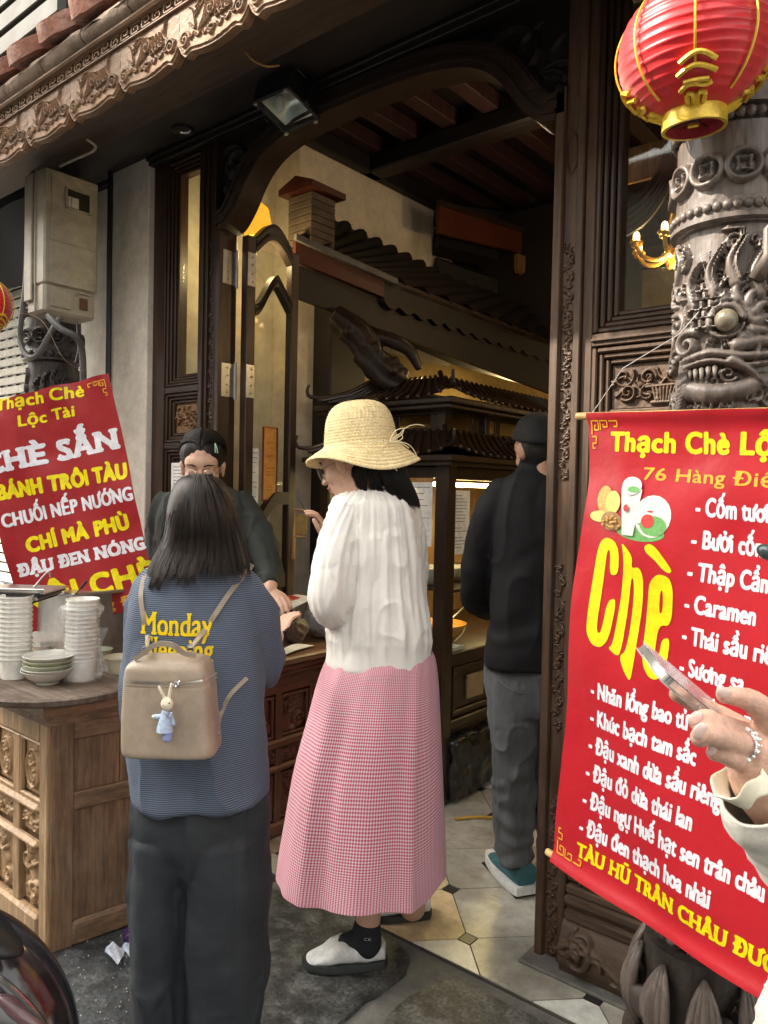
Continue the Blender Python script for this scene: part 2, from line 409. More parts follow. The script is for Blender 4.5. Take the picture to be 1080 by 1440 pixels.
def lettering(name, text, m, parent, surf, u, v, h, width=None, bold=1, serif=0, cap=32, slant=0., lift=.0010, align='l', vdir=1, rot=0., label=None, xs=1.):
    """text with cap height h whose baseline starts at (u, v) on a surface surf(u, v, lift)->world; width fits the line"""
    if width:
        xs = width/(natw(unhorn(text)[0])*h)
    Fd, cs, org = raster(text, cap, bold, serif, xs, slant); V, Fc = contour(Fd)
    xy = V*cs+np.array(org); xmin, xmax = xy[:, 0].min(), xy[:, 0].max(); sx = h
    if width: sx = width/(xmax-xmin)
    X = (xy[:, 0]-xmin)*sx; Y = xy[:, 1]*h
    if align == 'c': X = X-(xmax-xmin)*sx/2
    c, s = math.cos(rot), math.sin(rot); U_ = u+X*c+Y*s; V_ = v+vdir*(Y*c-X*s)
    P = [surf(a, b, lift) for a, b in zip(U_, V_)]
    mb = MB(); mb.v = [tuple(p) for p in P]; mb.f = Fc; o = mb.build(name, m, parent, 0, fix=False)
    if label: o['label'] = label
    return o
def flatshape(name, polys, m, parent, surf, lift=.0011, sub=.01):
    """list of polylines (u,v) filled on a surface"""
    bm = bmesh.new()
    for poly in polys:
        vs = [bm.verts.new((a, b, 0)) for a, b in poly]
        es = [bm.edges.new((vs[i], vs[(i+1) % len(vs)])) for i in range(len(vs))]
        bmesh.ops.triangle_fill(bm, use_beauty=True, edges=es)
    me = bpy.data.meshes.new(name); bm.to_mesh(me); bm.free(); mb = MB()
    mb.v = [tuple(surf(q.co.x, q.co.y, lift)) for q in me.vertices]; mb.f = [tuple(p.vertices) for p in me.polygons]
    return mb.build(name, m, parent, 0, fix=False)
def ribbon(name, lines, wd, m, parent, surf, lift=.0022):
    """flat strokes of width wd on a surface"""
    mb = MB()
    for ln in lines:
        ln = np.array(ln, float); T = np.gradient(ln, axis=0); T /= np.linalg.norm(T, axis=1, keepdims=True)+1e-9; Nn = np.stack([-T[:, 1], T[:, 0]], 1)*wd/2
        A, B = ln+Nn, ln-Nn; P = np.array([[surf(*a, lift) for a in A], [surf(*b, lift) for b in B]]); mb.grid(P)
    return mb.build(name, m, parent, 0, fix=False)
# ================================================================== materials
DW = wood('dark_carved_wood', (.037, .0175, .0095), .40, dirt=(.065, .042, .028), da=.3)
DWX = wood('dark_wood_across', (.028, .015, .010), .42, 'x', dirt=(.06, .04, .028), da=.3)
DWY = wood('dark_wood_inward', (.028, .016, .010), .45, 'y')
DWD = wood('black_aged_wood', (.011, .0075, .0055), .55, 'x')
RW = wood('weathered_brown_wood', (.082, .046, .026), .55, dirt=(.125, .09, .065), da=.4)
RWX = wood('weathered_brown_across', (.085, .054, .034), .58, 'x', dirt=(.15, .115, .085), da=.45)
EAVEW = wood('eave_wood', (.21, .122, .066), .7, 'x', dirt=(.32, .23, .15), da=.5, bump=.5)
BEAMW = wood('brown_beam_wood', (.055, .034, .024), .6, 'x', bump=.5)
BOARD = wood('soffit_board', (.022, .016, .013), .6, 'x')
GOLDW = wood('ochre_panel_wood', (.20, .11, .045), .5)
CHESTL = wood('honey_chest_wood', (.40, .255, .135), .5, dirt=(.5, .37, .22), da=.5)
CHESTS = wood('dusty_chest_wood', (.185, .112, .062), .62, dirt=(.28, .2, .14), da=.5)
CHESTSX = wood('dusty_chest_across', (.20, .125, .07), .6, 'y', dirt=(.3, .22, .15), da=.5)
REDW = wood('red_brown_wood', (.115, .032, .020), .42, dirt=(.16, .09, .07), da=.45)
REDWX = wood('red_brown_across', (.12, .034, .021), .42, 'y', dirt=(.16, .09, .07), da=.4)
WALLM = mat('white_plaster', (.80, .75, .65), .85, .05, (2, 2, 2), .2, 30, dirt=(.60, .55, .47), dirt_sc=2, dirt_amt=.3)
WALLI = mat('interior_plaster', (.72, .65, .53), .85, .08, (1.5, 1.5, 1.5), .1, 20)
WALLY = mat('yellow_plaster', (.62, .44, .17), .8, .06, (2, 2, 2), .1, 20)
RAFT = wood('reddish_rafter_wood', (.036, .013, .011), .6)
FASCR = mat('red_brown_paint', (.085, .018, .008), .5, .2, (4, 4, 4), .3, 60)
CLAY = mat('pink_clay_tile', (.34, .16, .11), .9, .3, (14, 14, 14), .9, 60, dirt=(.60, .45, .38), dirt_sc=12, dirt_amt=.6, bdist=.006)
MORT = mat('old_lime_mortar', (.26, .19, .14), .95, .3, (10, 10, 10), .9, 40, dirt=(.25, .2, .16), dirt_sc=8, dirt_amt=.6, bdist=.006)
STONE = mat('dark_slate_stone', (.055, .056, .052), .45, .55, (15, 15, 15), 1., 34, fine=.6, fsc=6, dirt=(.16, .165, .155), dirt_sc=15, dirt_amt=.55, bdist=.006)
STONE2 = mat('slate_stone_rough', (.080, .079, .072), .5, .55, (17, 17, 17), 1., 30, fine=.6, fsc=6, dirt=(.19, .19, .17), dirt_sc=17, dirt_amt=.6, bdist=.006)
GROUT = mat('cement_mortar', (.15, .145, .13), .8, .3, (12, 12, 12), .6, 50, dirt=(.17, .165, .15), dirt_sc=14, dirt_amt=.6)
STREET = mat('damp_street_stone', (.046, .052, .056), .45, .55, (14, 14, 14), 1., 34, fine=.6, fsc=6, dirt=(.15, .16, .165), dirt_sc=13, dirt_amt=.6, bdist=.005)
def marble(name, col, vein, var=.2, rough=.22):
    m = mat(name, col, rough, var, (3.5, 3.5, 3.5), .05, 30, dirt=vein, dirt_sc=4, dirt_amt=.7); return m
TW = marble('white_marble_tile', (.74, .75, .70), (.42, .43, .38))
TY = marble('cream_marble_tile', (.64, .50, .30), (.66, .56, .40), .25)
TG = marble('grey_marble_tile', (.42, .41, .36), (.22, .20, .16), .25)
TB = mat('brown_grained_tile', (.26, .21, .16), .3, .45, (4, 22, 4), .1, 30, dirt=(.15, .11, .08), dirt_sc=5)
TD = mat('black_corner_tile', (.03, .03, .03), .3, .2)
GLASS = mat('window_glass', (.9, .95, .93), .04, 0, bump=0, trans=1.0, spec=.5)
_n = GLASS.node_tree; _t = _n.nodes.new('ShaderNodeBsdfTransparent'); _t.inputs[0].default_value = (.93, .96, .94, 1); _g = _n.nodes.new('ShaderNodeBsdfGlossy'); _g.inputs['Roughness'].default_value = .03
_lw = _n.nodes.new('ShaderNodeLayerWeight'); _lw.inputs['Blend'].default_value = .5; _p = _n.nodes.new('ShaderNodeMath'); _p.operation = 'POWER'; _p.inputs[1].default_value = 4; _n.links.new(_lw.outputs['Facing'], _p.inputs[0]); _f = _n.nodes.new('ShaderNodeMath'); _f.operation = 'MULTIPLY_ADD'; _f.inputs[1].default_value = .6; _f.inputs[2].default_value = .035; _n.links.new(_p.outputs[0], _f.inputs[0]); _m = _n.nodes.new('ShaderNodeMixShader'); _o = [x for x in _n.nodes if x.type == 'OUTPUT_MATERIAL'][0]
_n.links.new(_f.outputs[0], _m.inputs[0]); _n.links.new(_t.outputs[0], _m.inputs[1]); _n.links.new(_g.outputs[0], _m.inputs[2]); _n.links.new(_m.outputs[0], _o.inputs[0])
STEEL = mat('brushed_steel', (.55, .54, .52), .32, .12, (3, 3, 60), .05, 40, metal=1)
METALG = mat('grey_hinge_steel', (.45, .45, .44), .35, .1, metal=.9)
PAPER = mat('white_paper', (.80, .80, .79), .7, .02, bump=.05)
INK = mat('dark_ink', (.09, .09, .09), .8, 0, bump=0)
BLACKM = mat('black_paint', (.012, .012, .013), .4, .2, bump=.1)
WHITEC = mat('glazed_white', (.80, .79, .74), .3, .03, bump=.03)
YINK = mat('yellow_print', (.86, .72, .0), .5, .03, bump=0)
WINK = mat('white_print', (.80, .80, .86), .5, .03, bump=0)
OINK = mat('orange_print', (.85, .42, .03), .5, .03, bump=0)
BLACKH = mat('near_black', (.006, .006, .006), .5, 0, bump=0)

# ================================================================== ground
g = MB(); g.grid(np.array([[(-30, -30, -.13), (30, -30, -.13)], [(-30, 30, -.13), (30, 30, -.13)]])); struct(g.build('street_ground', STREET, None, 0, fix=False))
BY = 1.94                                                     # where the door step meets the tiled floor
sp = [on(374, 1236, 'z', 0), on(368, 1300, 'z', 0), on(358, 1440, 'z', 0), on(350, 1560, 'z', 0)]
step_poly = [(-2.05, BY)]+[(p[0], p[1]) for p in sp]+[(.1, .35), (1.6, .35), (1.6, BY)]
st = MB(); st.prism(step_poly, lambda u, v, d: (u, v, d), -.125, -.012); step = struct(st.build('door_step', GROUT, None, 20))
def slab(px, m, h=.0, jit=.006):
    P = [on(x, y, 'z', 0)[:2] for x, y in px]; P = np.array(P); n = len(P)
    Q = []
    for i in range(n):
        for k in range(8):
            a = P[i]+(P[(i+1) % n]-P[i])*k/8; Q.append(a)
    Q = np.array(Q); Q = Q+jit*fbm(np.stack([Q[:, 0]*14, Q[:, 1]*14, Q[:, 0]*0], 1), 3)[:, None]
    c = Q.mean(0); k = MB(); n = len(Q); k.v = [(c[0], c[1], h)]+[(a[0]*.985+c[0]*.015, a[1]*.985+c[1]*.015, h) for a in Q]+[(a[0], a[1], h-.004) for a in Q]+[(a[0], a[1], -.02) for a in Q]
    for j in range(n):
        j2 = (j+1) % n; k.f += [(0, 1+j, 1+j2), (1+j, 1+n+j, 1+n+j2, 1+j2), (1+n+j, 1+2*n+j, 1+2*n+j2, 1+n+j2)]
    return k.build('stone_slab', m, step, 40, fix=True)
slab([(376, 1244), (420, 1262), (500, 1292), (556, 1318), (577, 1343), (574, 1366), (548, 1386), (506, 1412), (474, 1440), (440, 1500), (352, 1520), (362, 1400)], STONE)
slab([(640, 1372), (596, 1388), (560, 1412), (530, 1442), (500, 1500), (760, 1540), (900, 1500), (800, 1452), (716, 1412), (668, 1386)], STONE2, .001)
def clip(poly, y0):
    out = []
    for i in range(len(poly)):
        a, b = poly[i], poly[(i+1) % len(poly)]
        if a[1] >= y0: out.append(a)
        if (a[1] >= y0) != (b[1] >= y0): t = (y0-a[1])/(b[1]-a[1]); out.append((a[0]+t*(b[0]-a[0]), y0))
    return out
fl = MB(); fl.box(-3.4, BY+.001, -.12, 1.6, 9.5, -.006, .001); floor = struct(fl.build('shop_floor', mat('tile_grout', (.07, .062, .05), .8, .2), None, 20))
D0 = np.array([-1.325, 2.076]); A_, B_ = np.array([.219, -.221]), np.array([.219, .221]); gap = .002; cc = .034
for i in range(-16, 17):
    for j in range(-6, 24):
        c = D0+A_*(i+.5)+B_*(j+.5)
        if not (-3.3 < c[0] < 1.4 and BY-.25 < c[1] < 6.6): continue
        if c[1] > 4.2 and abs(c[0]+1.2) > 1.6: continue
        ua, ub = A_/np.linalg.norm(A_), B_/np.linalg.norm(B_); hw = .1555-gap
        pl = [(hw, hw-cc), (hw-cc, hw), (-hw+cc, hw), (-hw, hw-cc), (-hw, -hw+cc), (-hw+cc, -hw), (hw-cc, -hw), (hw, -hw+cc)]
        pl = clip([tuple(c+ua*x+ub*y) for x, y in pl], BY+.004)
        if len(pl) >= 3:
            r = random.random(); q = (i, j)
            m = {(-1, 0): TG, (-1, -1): TY, (-2, -1): TY, (0, -1): TW, (1, -1): TW, (0, -2): TW, (-2, 0): TG, (-1, 1): TB, (0, 0): TG, (1, 0): TW, (1, -2): TW, (2, -2): TW, (2, -1): TW, (-3, -1): TY}.get(q) or (TG if r < .45 else TB if r < .62 else TY if r < .8 else TW)
            b = MB(); b.prism(pl, lambda u, v, d: (u, v, d), -.004, random.uniform(-.0006, .0004)); b.build('tile', m, floor, 0)
        d = D0+A_*i+B_*j
        pl = clip([tuple(d+ua*x*(cc-.003)+ub*y*(cc-.003)) for x, y in ((1, 0), (0, 1), (-1, 0), (0, -1))], BY+.004)
        if len(pl) >= 3 and d[1] < 4.5: b = MB(); b.prism(pl, lambda u, v, d: (u, v, d), -.004, -.0002); b.build('corner_tile', TD, floor, 0)

# ================================================================== wooden shopfront
FY = 2.15; XL, XR, XC = -2.76, -1.12, -1.94
sf = thing('carved_shopfront', 'dark carved wooden shopfront with arched doorway and side window panels', 'shopfront', (XC, FY, 0))
SPLIT = {'rail', 'front_rail', 'front_moulding', 'side_rail', 'foot_rail', 'cornice', 'lintel', 'left_stile', 'eave_board', 'top_rail'}
def bx(par, name, m, *boxes, bev=.003, label=None):
    if name in SPLIT and len(boxes) > 1:
        for q in boxes: o = bx(par, name, m, q, bev=bev, label=label)
        return o
    b = MB()
    for q in boxes: b.box(*q, bev=bev)
    o = b.build(name, m, par, 30)
    if label: o['label'] = label
    return o
# right section
bx(sf, 'door_post', RW, (-1.12, FY-.012, 0, -1.092, FY+.11, 2.62), (-1.092, FY+.006, 0, -1.045, FY+.10, 3.02), (-1.045, FY-.010, 0, -1.022, FY+.1, 3.02), (-1.022, FY+.004, .27, -.988, FY+.1, 3.02), (-1.098, FY-.004, 0, -1.09, FY+.02, 2.7))
relief('carved_band', RW, sf, (-1.090, FY+.005, .02), (1, 0, 0), (0, 0, 1), (0, -1, 0), .044, .50, vine(.044, .50, 5, 1, .0035), .008, .0018)
relief('carved_band', RW, sf, (-1.090, FY+.005, .72), (1, 0, 0), (0, 0, 1), (0, -1, 0), .044, .52, vine(.044, .52, 8, .9, .0035), .008, .0018)
relief('carved_band', RW, sf, (-1.090, FY+.005, 1.50), (1, 0, 0), (0, 0, 1), (0, -1, 0), .044, .72, vine(.044, .72, 9, 1.1, .0032), .007, .0018)
relief('carved_band', RW, sf, (-1.090, FY+.005, 2.42), (1, 0, 0), (0, 0, 1), (0, -1, 0), .044, .14, [(np.array(curve([(.022, .01), (.038, .04), (.036, .11), (.022, .13), (.008, .11), (.006, .04), (.022, .01)], 6)), .003, 1, 0)], .006, .0018)
def frame_rings(par, m, x0, z0, x1, z1, n=3, wd=.016, y=FY, dy=.010, ymax=.08):
    """stepped mouldings going in around an opening x0..x1, z0..z1 (the outer edge)"""
    b = MB()
    for k in range(n):
        a = k*wd; f_ = y+k*dy
        b.box(x0+a, f_, z0+a, x0+a+wd-.001, y+ymax, z1-a, .004); b.box(x1-a-wd+.001, f_, z0+a, x1-a, y+ymax, z1-a, .004)
        b.box(x0+a+wd, f_+.0005, z0+a, x1-a-wd, y+ymax, z0+a+wd-.001, .004); b.box(x0+a+wd, f_+.0005, z1-a-wd+.001, x1-a-wd, y+ymax, z1-a, .004)
    return b
RX1 = -.02
o = frame_rings(sf, DW, -.986, 1.935, RX1, 2.98, 4, .0165).build('window_frame', DW, sf, 30)
b = MB(); b.box(-.925, FY+.055, 1.995, RX1-.06, FY+.059, 2.92, .0005); b.build('window_pane', GLASS, sf, 30)
bx(sf, 'rail', RW, (-.986, FY-.006, 1.895, RX1, FY+.08, 1.932), (-.986, FY-.014, 1.908, RX1, FY, 1.918))
frame_rings(sf, RW, -.986, 1.66, RX1, 1.892, 3, .0165).build('panel_frame', RW, sf, 30)
PW, PH = .44, .128
def basket(W, H):
    s = []
    for k in range(7): x = W*.33+k*.0105-.02; s.append((curve([(x, .052), (x*.72+W*.36*.28, .018)], 4), .0055, 1, .1))
    s.append((curve([(W*.24, .057), (W*.5, .060)], 6), .006, 1, 0)); s.append((curve([(W*.28, .012), (W*.44, .012)], 6), .007, .9, 0))
    for (cx, cy, r, a, q) in ((.11, .085, .024, 0, 1), (.2, .095, .02, 2, -1), (.30, .04, .03, 1, 1), (.36, .08, .028, 3, -1), (.05, .045, .026, 4, 1), (.27, .095, .018, 2, 1), (.40, .03, .024, 5, -1)):
        s.append((spiral(cx, cy, r, 1.5, a, q), .0052, 1, .3))
    s += [(p[:, ::-1] if False else p, r, a_, t) for p, r, a_, t in vine(W, H, 21, 1.4, .0045)]
    for k in range(6): y = .03+k*.005; s.append((curve([(W*.5, .012+k*.004), (W*.72, .02+k*.006), (W*.95, .05+k*.008)], 8), .0022, .5, .2))
    return s
relief('carved_panel', RW, sf, (-.933, FY+.034, 1.712), (1, 0, 0), (0, 0, 1), (0, -1, 0), PW, PH, basket(PW, PH), .014, .0022, label='carved wooden panel of a flower basket and scrolls')
bx(sf, 'panel_board', RW, (-.937, FY+.04, 1.70, RX1-.03, FY+.08, 1.85))
bx(sf, 'rail', RW, (-.986, FY-.004, 1.60, RX1, FY+.08, 1.655))
frame_rings(sf, RW, -.986, .265, RX1, 1.597, 5, .016).build('panel_frame', RW, sf, 30)
bx(sf, 'panel_board', RW, (-.907, FY+.06, .34, RX1-.05, FY+.09, 1.52))
led = MB()
for k, (z0, z1, dy) in enumerate(((.235, .262, -.010), (.208, .234, -.022), (.196, .207, -.014), (.165, .195, -.030))): led.box(-1.02+.002*k, FY+dy, z0, .2, FY+.09, z1, .005)
led.build('base_moulding', RWX, sf, 40)
def skirtM(u, v):
    yb = FY-.035-.035*math.sin(PI*min(1, max(0, 1-v/.15)))
    return yb
SW, SH = 1.1, .15
h = stamp(SW, SH, 360, 60, vine(SW, SH, 33, .8, .011)+[(spiral(.06, .07, .05, 1.4, 2, -1), .011, 1, .3)])*.022
X, Z = np.meshgrid(np.linspace(0, SW, 360), np.linspace(0, SH, 60)); bul = FY-.018-.034*np.sin(PI*np.clip(1-Z/SH, 0, 1)*.8)
P = np.stack([-1.018+X, bul-h, .012+Z], -1); b = MB(); b.grid(P); b.grid(np.stack([P[:, 0], P[:, 0]+(0, .1, 0)])); b.grid(np.stack([P[0], P[0]+(0, .1, 0)])); b.build('carved_skirt', RWX, sf, 60, fix=False)
bx(sf, 'sill_stone', GROUT, (-1.14, FY-.075, -.002, .25, FY+.12, .011), bev=.004)
# left section
bx(sf, 'left_stile', DW, (-3.27, FY, 0, -3.17, FY+.08, 3.0), (-3.175, FY-.008, 0, -3.16, FY+.08, 3.0))
for x0, x1, z0, z1, n_ in ((-3.16, -2.895, 1.93, 2.99, 4), (-3.16, -2.895, 1.665, 1.895, 3), (-3.16, -2.895, .2, 1.632, 4)):
    frame_rings(sf, DW, x0, z0, x1, z1, n_, .015).build('panel_frame', DW, sf, 30)
b = MB(); b.box(-3.10, FY+.052, 1.99, -2.955, FY+.056, 2.93, .0005); b.build('window_pane', GLASS, sf, 30)
bx(sf, 'rail', DWX, (-3.16, FY-.004, 1.897, -2.895, FY+.08, 1.928), (-3.16, FY-.004, 1.634, -2.895, FY+.08, 1.663))
relief('carved_panel', GOLDW, sf, (-3.11, FY+.034, 1.712), (1, 0, 0), (0, 0, 1), (0, -1, 0), .165, .137, vine(.165, .137, 44, 1.8, .005)+vine(.165, .137, 45, 1.2, .004), .014, .0022, label='small square carved panel in lighter ochre wood')
bx(sf, 'panel_board', GOLDW, (-3.105, FY+.05, .26, -2.95, FY+.07, 1.58))
bx(sf, 'door_post', DW, (-2.895, FY-.006, 0, -2.872, FY+.1, 3.0), (-2.872, FY+.004, 0, -2.848, FY+.1, 3.0), (-2.848, FY+.012, 0, -2.79, FY+.1, 3.0), (-2.79, FY, 0, XL, FY+.1, 2.62), (-2.85, FY-.004, 0, -2.842, FY+.04, 3.0), (-2.796, FY-.004, 0, -2.788, FY+.04, 3.0))
relief('carved_band', DW, sf, (-2.84, FY+.011, 1.74), (1, 0, 0), (0, 0, 1), (0, -1, 0), .042, .86, vine(.042, .86, 51, 1, .0035), .008, .0022)
# arch
prof = [(.82, 2.60), (.76, 2.612), (.69, 2.68), (.63, 2.765), (.565, 2.828), (.48, 2.872), (.36, 2.90), (.2, 2.915), (0, 2.92)]
arc = [(XC-d_, z) for d_, z in prof]+[(XC+d_, z) for d_, z in prof[-2::-1]]
arc = smooth_rows(arc, 70)
cnt = np.array([XC, 2.3]); off = arc.copy()
T = np.gradient(arc, axis=0); T /= np.linalg.norm(T, axis=1, keepdims=True); Nn = np.stack([-T[:, 1], T[:, 0]], 1)
def archstrip(o0, o1, y0, y1, name, m):
    a, c_ = arc+Nn*o0, arc+Nn*o1; b = MB()
    L3 = lambda q, y: np.stack([q[:, 0], np.full(len(q), y), q[:, 1]], 1)
    b.grid(np.stack([L3(a, y0), L3(c_, y0), L3(c_, y1), L3(a, y1), L3(a, y0)])); return b.build(name, m, sf, 40)
archstrip(0, .085, FY-.015, FY+.1, 'arch_frame', DWX); archstrip(.02, .032, FY-.026, FY-.013, 'arch_moulding', DWX); archstrip(.062, .075, FY-.024, FY-.013, 'arch_moulding', DWX)
sp_ = [(x, z) for x, z in (arc+Nn*.075)]+[(XR, 3.0), (XL, 3.0)]
up = arc+Nn*.075; b = MB(); rows = []
for k in range(14):
    q = up.copy(); q[:, 1] = up[:, 1]+(3.0-up[:, 1])*k/13; q[:, 0] = np.clip(q[:, 0], XL-.03, XR+.03); rows.append(q)
rows = np.array(rows); X, Z = rows[..., 0], rows[..., 1]
nx_, ny_ = 330, 90; hh = stamp(1.7, .45, nx_, ny_, vine(1.7, .45, 61, 1.6, .012)+vine(1.7, .45, 62, 2.4, .009))*.016
gx = np.linspace(XL-.03, XR+.03, nx_); gz = np.linspace(2.58, 3.0, ny_); zu = np.interp(gx, up[:, 0], up[:, 1])
mb = MB(); GX, GZ = np.meshgrid(gx, gz); PP = np.stack([GX, FY+.045-hh, GZ], -1); keep = GZ > (zu[None, :]-.012); mb.v = [tuple(p) for p in PP.reshape(-1, 3)]
mb.f = [(i*nx_+j, i*nx_+j+1, (i+1)*nx_+j+1, (i+1)*nx_+j) for i in range(ny_-1) for j in range(nx_-1) if keep[i, j] and keep[i, j+1]]
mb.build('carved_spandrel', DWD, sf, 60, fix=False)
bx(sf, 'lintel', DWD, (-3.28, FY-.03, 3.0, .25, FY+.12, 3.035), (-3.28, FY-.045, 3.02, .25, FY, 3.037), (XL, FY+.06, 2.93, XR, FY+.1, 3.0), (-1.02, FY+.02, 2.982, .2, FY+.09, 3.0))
bx(sf, 'threshold_back', DWX, (XL, FY+.09, 2.6, XL+.02, FY+.1, 2.9)) if False else None

# open door leaf, folded inwards
lf = thing('door_leaf', 'open narrow wooden door leaf with curved glazed top and steel hinges', 'door', (-2.72, 2.24, 0))
LX = -2.745
def leafM(y, z, d): return (LX+d, y, z)
b = MB()
LY0, LY1 = 2.262, 2.585
def ltop(y): s = (y-LY0)/(LY1-LY0); return 2.60+.10*math.sin(PI*min(1, max(0, (s-.12)/.8)))**1.3-.02*s
b.box(LX, LY0, .02, LX+.045, LY0+.052, 2.60, .005); b.box(LX, LY1-.048, .02, LX+.045, LY1, 2.59, .005)
b.build('stile', DW, lf, 30)
ys = np.linspace(LY0+.05, LY1-.045, 24)
for nm, zt, th in (('top_rail', lambda y: ltop(y), .075), ('curved_rail', lambda y: 2.30+.16*math.sin(PI*.5*min(1, max(0, (y-LY0-.05)/.14)))**2-.12*max(0, (y-LY0-.19)/.10), .055)):
    q = MB(); P = np.array([[(LX+d_, y, zt(y)-e*th) for y in ys] for d_, e in ((.002, 0), (.043, 0), (.048, .35), (.043, .5), (.048, .7), (.043, 1), (.002, 1), (.002, 0))]); q.grid(P); q.build(nm, DWY, lf, 50)
q = MB(); q.box(LX+.018, LY0+.05, 1.02, LX+.022, LY1-.045, 2.56, .0005); q.build('pane', GLASS, lf, 30)
q = MB(); q.box(LX+.004, LY0+.075, .1, LX+.03, LY1-.06, 1.0, .004); q.box(LX, LY0+.07, .98, LX+.045, LY1-.055, 1.05, .004); q.box(LX, LY0+.07, .05, LX+.045, LY1-.055, .14, .004); q.build('lower_panel', DW, lf, 30)
q = MB(); P = np.array([[(LX+d_, y, 1.30+.14*math.sin(PI*.5*min(1, (y-LY0-.05)/.17))**2-e*.06) for y in ys] for d_, e in ((.002, 0), (.046, 0), (.046, 1), (.002, 1), (.002, 0))]); q.grid(P); q.build('curved_rail', DWY, lf, 50)
for hz in (on(328, 381, 'y', 2.25)[2], on(325, 537, 'y', 2.25)[2]):
    q = MB(); q.tube([(XL+.004, 2.246, hz-.085), (XL+.004, 2.246, hz+.085)], .007, 10)
    q.box(XL-.001, 2.17, hz-.075, XL+.003, 2.24, hz+.075, .001); q.box(LX+.045, 2.262, hz-.075, LX+.048, 2.31, hz+.075, .001)
    for dz in (-.055, -.02, .02, .055): q.ball((XL+.004, 2.20, hz+dz), .005, 6); q.ball((LX+.048, 2.29, hz+dz), .005, 6)
    q.build('hinge', METALG, lf, 30)

# ================================================================== white pilaster, neighbour shutter, walls
b = MB(); b.box(-3.60, 2.12, -.13, -3.272, 2.9, 3.3, .004); b.box(-4.1, 2.20, -.13, -3.6, 2.9, 3.3, .004)
struct(b.build('pilaster_wall', WALLM, None, 20))
b = MB(); b.tube([(-3.585, 2.10, -.1), (-3.585, 2.10, 3.05)], .014, 8); tag(b.build('drain_pipe', BLACKM, None), 'thin black pipe running down the white pilaster', 'pipe')
nb = thing('roller_shutter', 'cream roller shutter of the neighbouring shop, left of the meter box', 'shutter', (-5.2, 2.3, -.13))
SHM = mat('cream_shutter_paint', (.80, .75, .60), .5, .1, dirt=(.35, .32, .26), dirt_sc=6)
for k in range(46):
    z = .0+k*.062; q = MB(); q.box(-6.8, 2.30, z, -4.1, 2.312, z+.050, .004); q.build('slat', SHM, nb, 30)
q = MB(); q.box(-6.8, 2.316, -.12, -4.1, 2.33, 2.9, .001)
for k in range(46):
    for j in range(22): q.box(-6.6+j*.115, 2.306, k*.062+.050, -6.6+j*.115+.05, 2.318, k*.062+.0615, .001)
q.build('shutter_back', BLACKM, nb, 0)
bx(None, 'x', SHM, (0, 0, 0, .01, .01, .01)) if False else None
# ================================================================== across the street (unseen; tall house shaped to throw shade over the doorway)
ob = thing('opposite_house', 'tall narrow cream house across the street', 'building', (-7, -9, -.13))
OM = mat('cream_render', (.62, .56, .45), .8, .1, (1, 1, 1))
bx(ob, 'wall', OM, (-14.3, -12, -.13, -8.4, -7.0, 12.95), bev=.02)
bx(ob, 'added_shade_tower', OM, (-14.3, -12, 12.95, -12.9, -7.0, 14.8), bev=.02)  # unseen tower added on the roof to shade the pilaster
for i in range(4):
    for j in range(3):
        x = -14.0+j*1.9; z = 1.0+i*3.0; fr_ = bx(ob, 'window', mat('green_shutter', (.06, .15, .10), .6), (x, -7.0, z, x+1.3, -6.93, z+1.7)); bx(fr_, 'pane', BLACKM, (x+.1, -6.93, z+.1, x+1.2, -6.92, z+1.6), bev=.001)
oc = thing('low_opposite_house', 'low pale shophouse across the street', 'building', (0, -9, -.13))
bx(oc, 'wall', OM, (-8.3, -12, -.13, 9, -7.2, 6.2), bev=.02); bx(oc, 'roof', CLAY, (-8.38, -12, 6.2, 9.2, -6.8, 6.5), bev=.02); bx(oc, 'door', BLACKM, (-1, -7.2, -.13, 3, -7.15, 2.6))
oc = thing('far_opposite_house', 'pale shophouse further along the opposite side', 'building', (-15, -9, -.13))
bx(oc, 'wall', OM, (-24, -12, -.13, -14.4, -7.2, 6.2), bev=.02); bx(oc, 'roof', CLAY, (-24, -12, 6.2, -14.32, -6.8, 6.5), bev=.02); bx(oc, 'door', BLACKM, (-21, -7.2, -.13, -18, -7.15, 2.6))
# ================================================================== eaves
ev = thing('tiled_eave', 'projecting clay tiled eave with carved wooden fascia above the shopfront', 'eave', (-2, 1.5, 2.8))
EY, EZ0, EZ1 = 1.45, 2.795, 3.0; EX0, EX1 = -6.5, 1.2
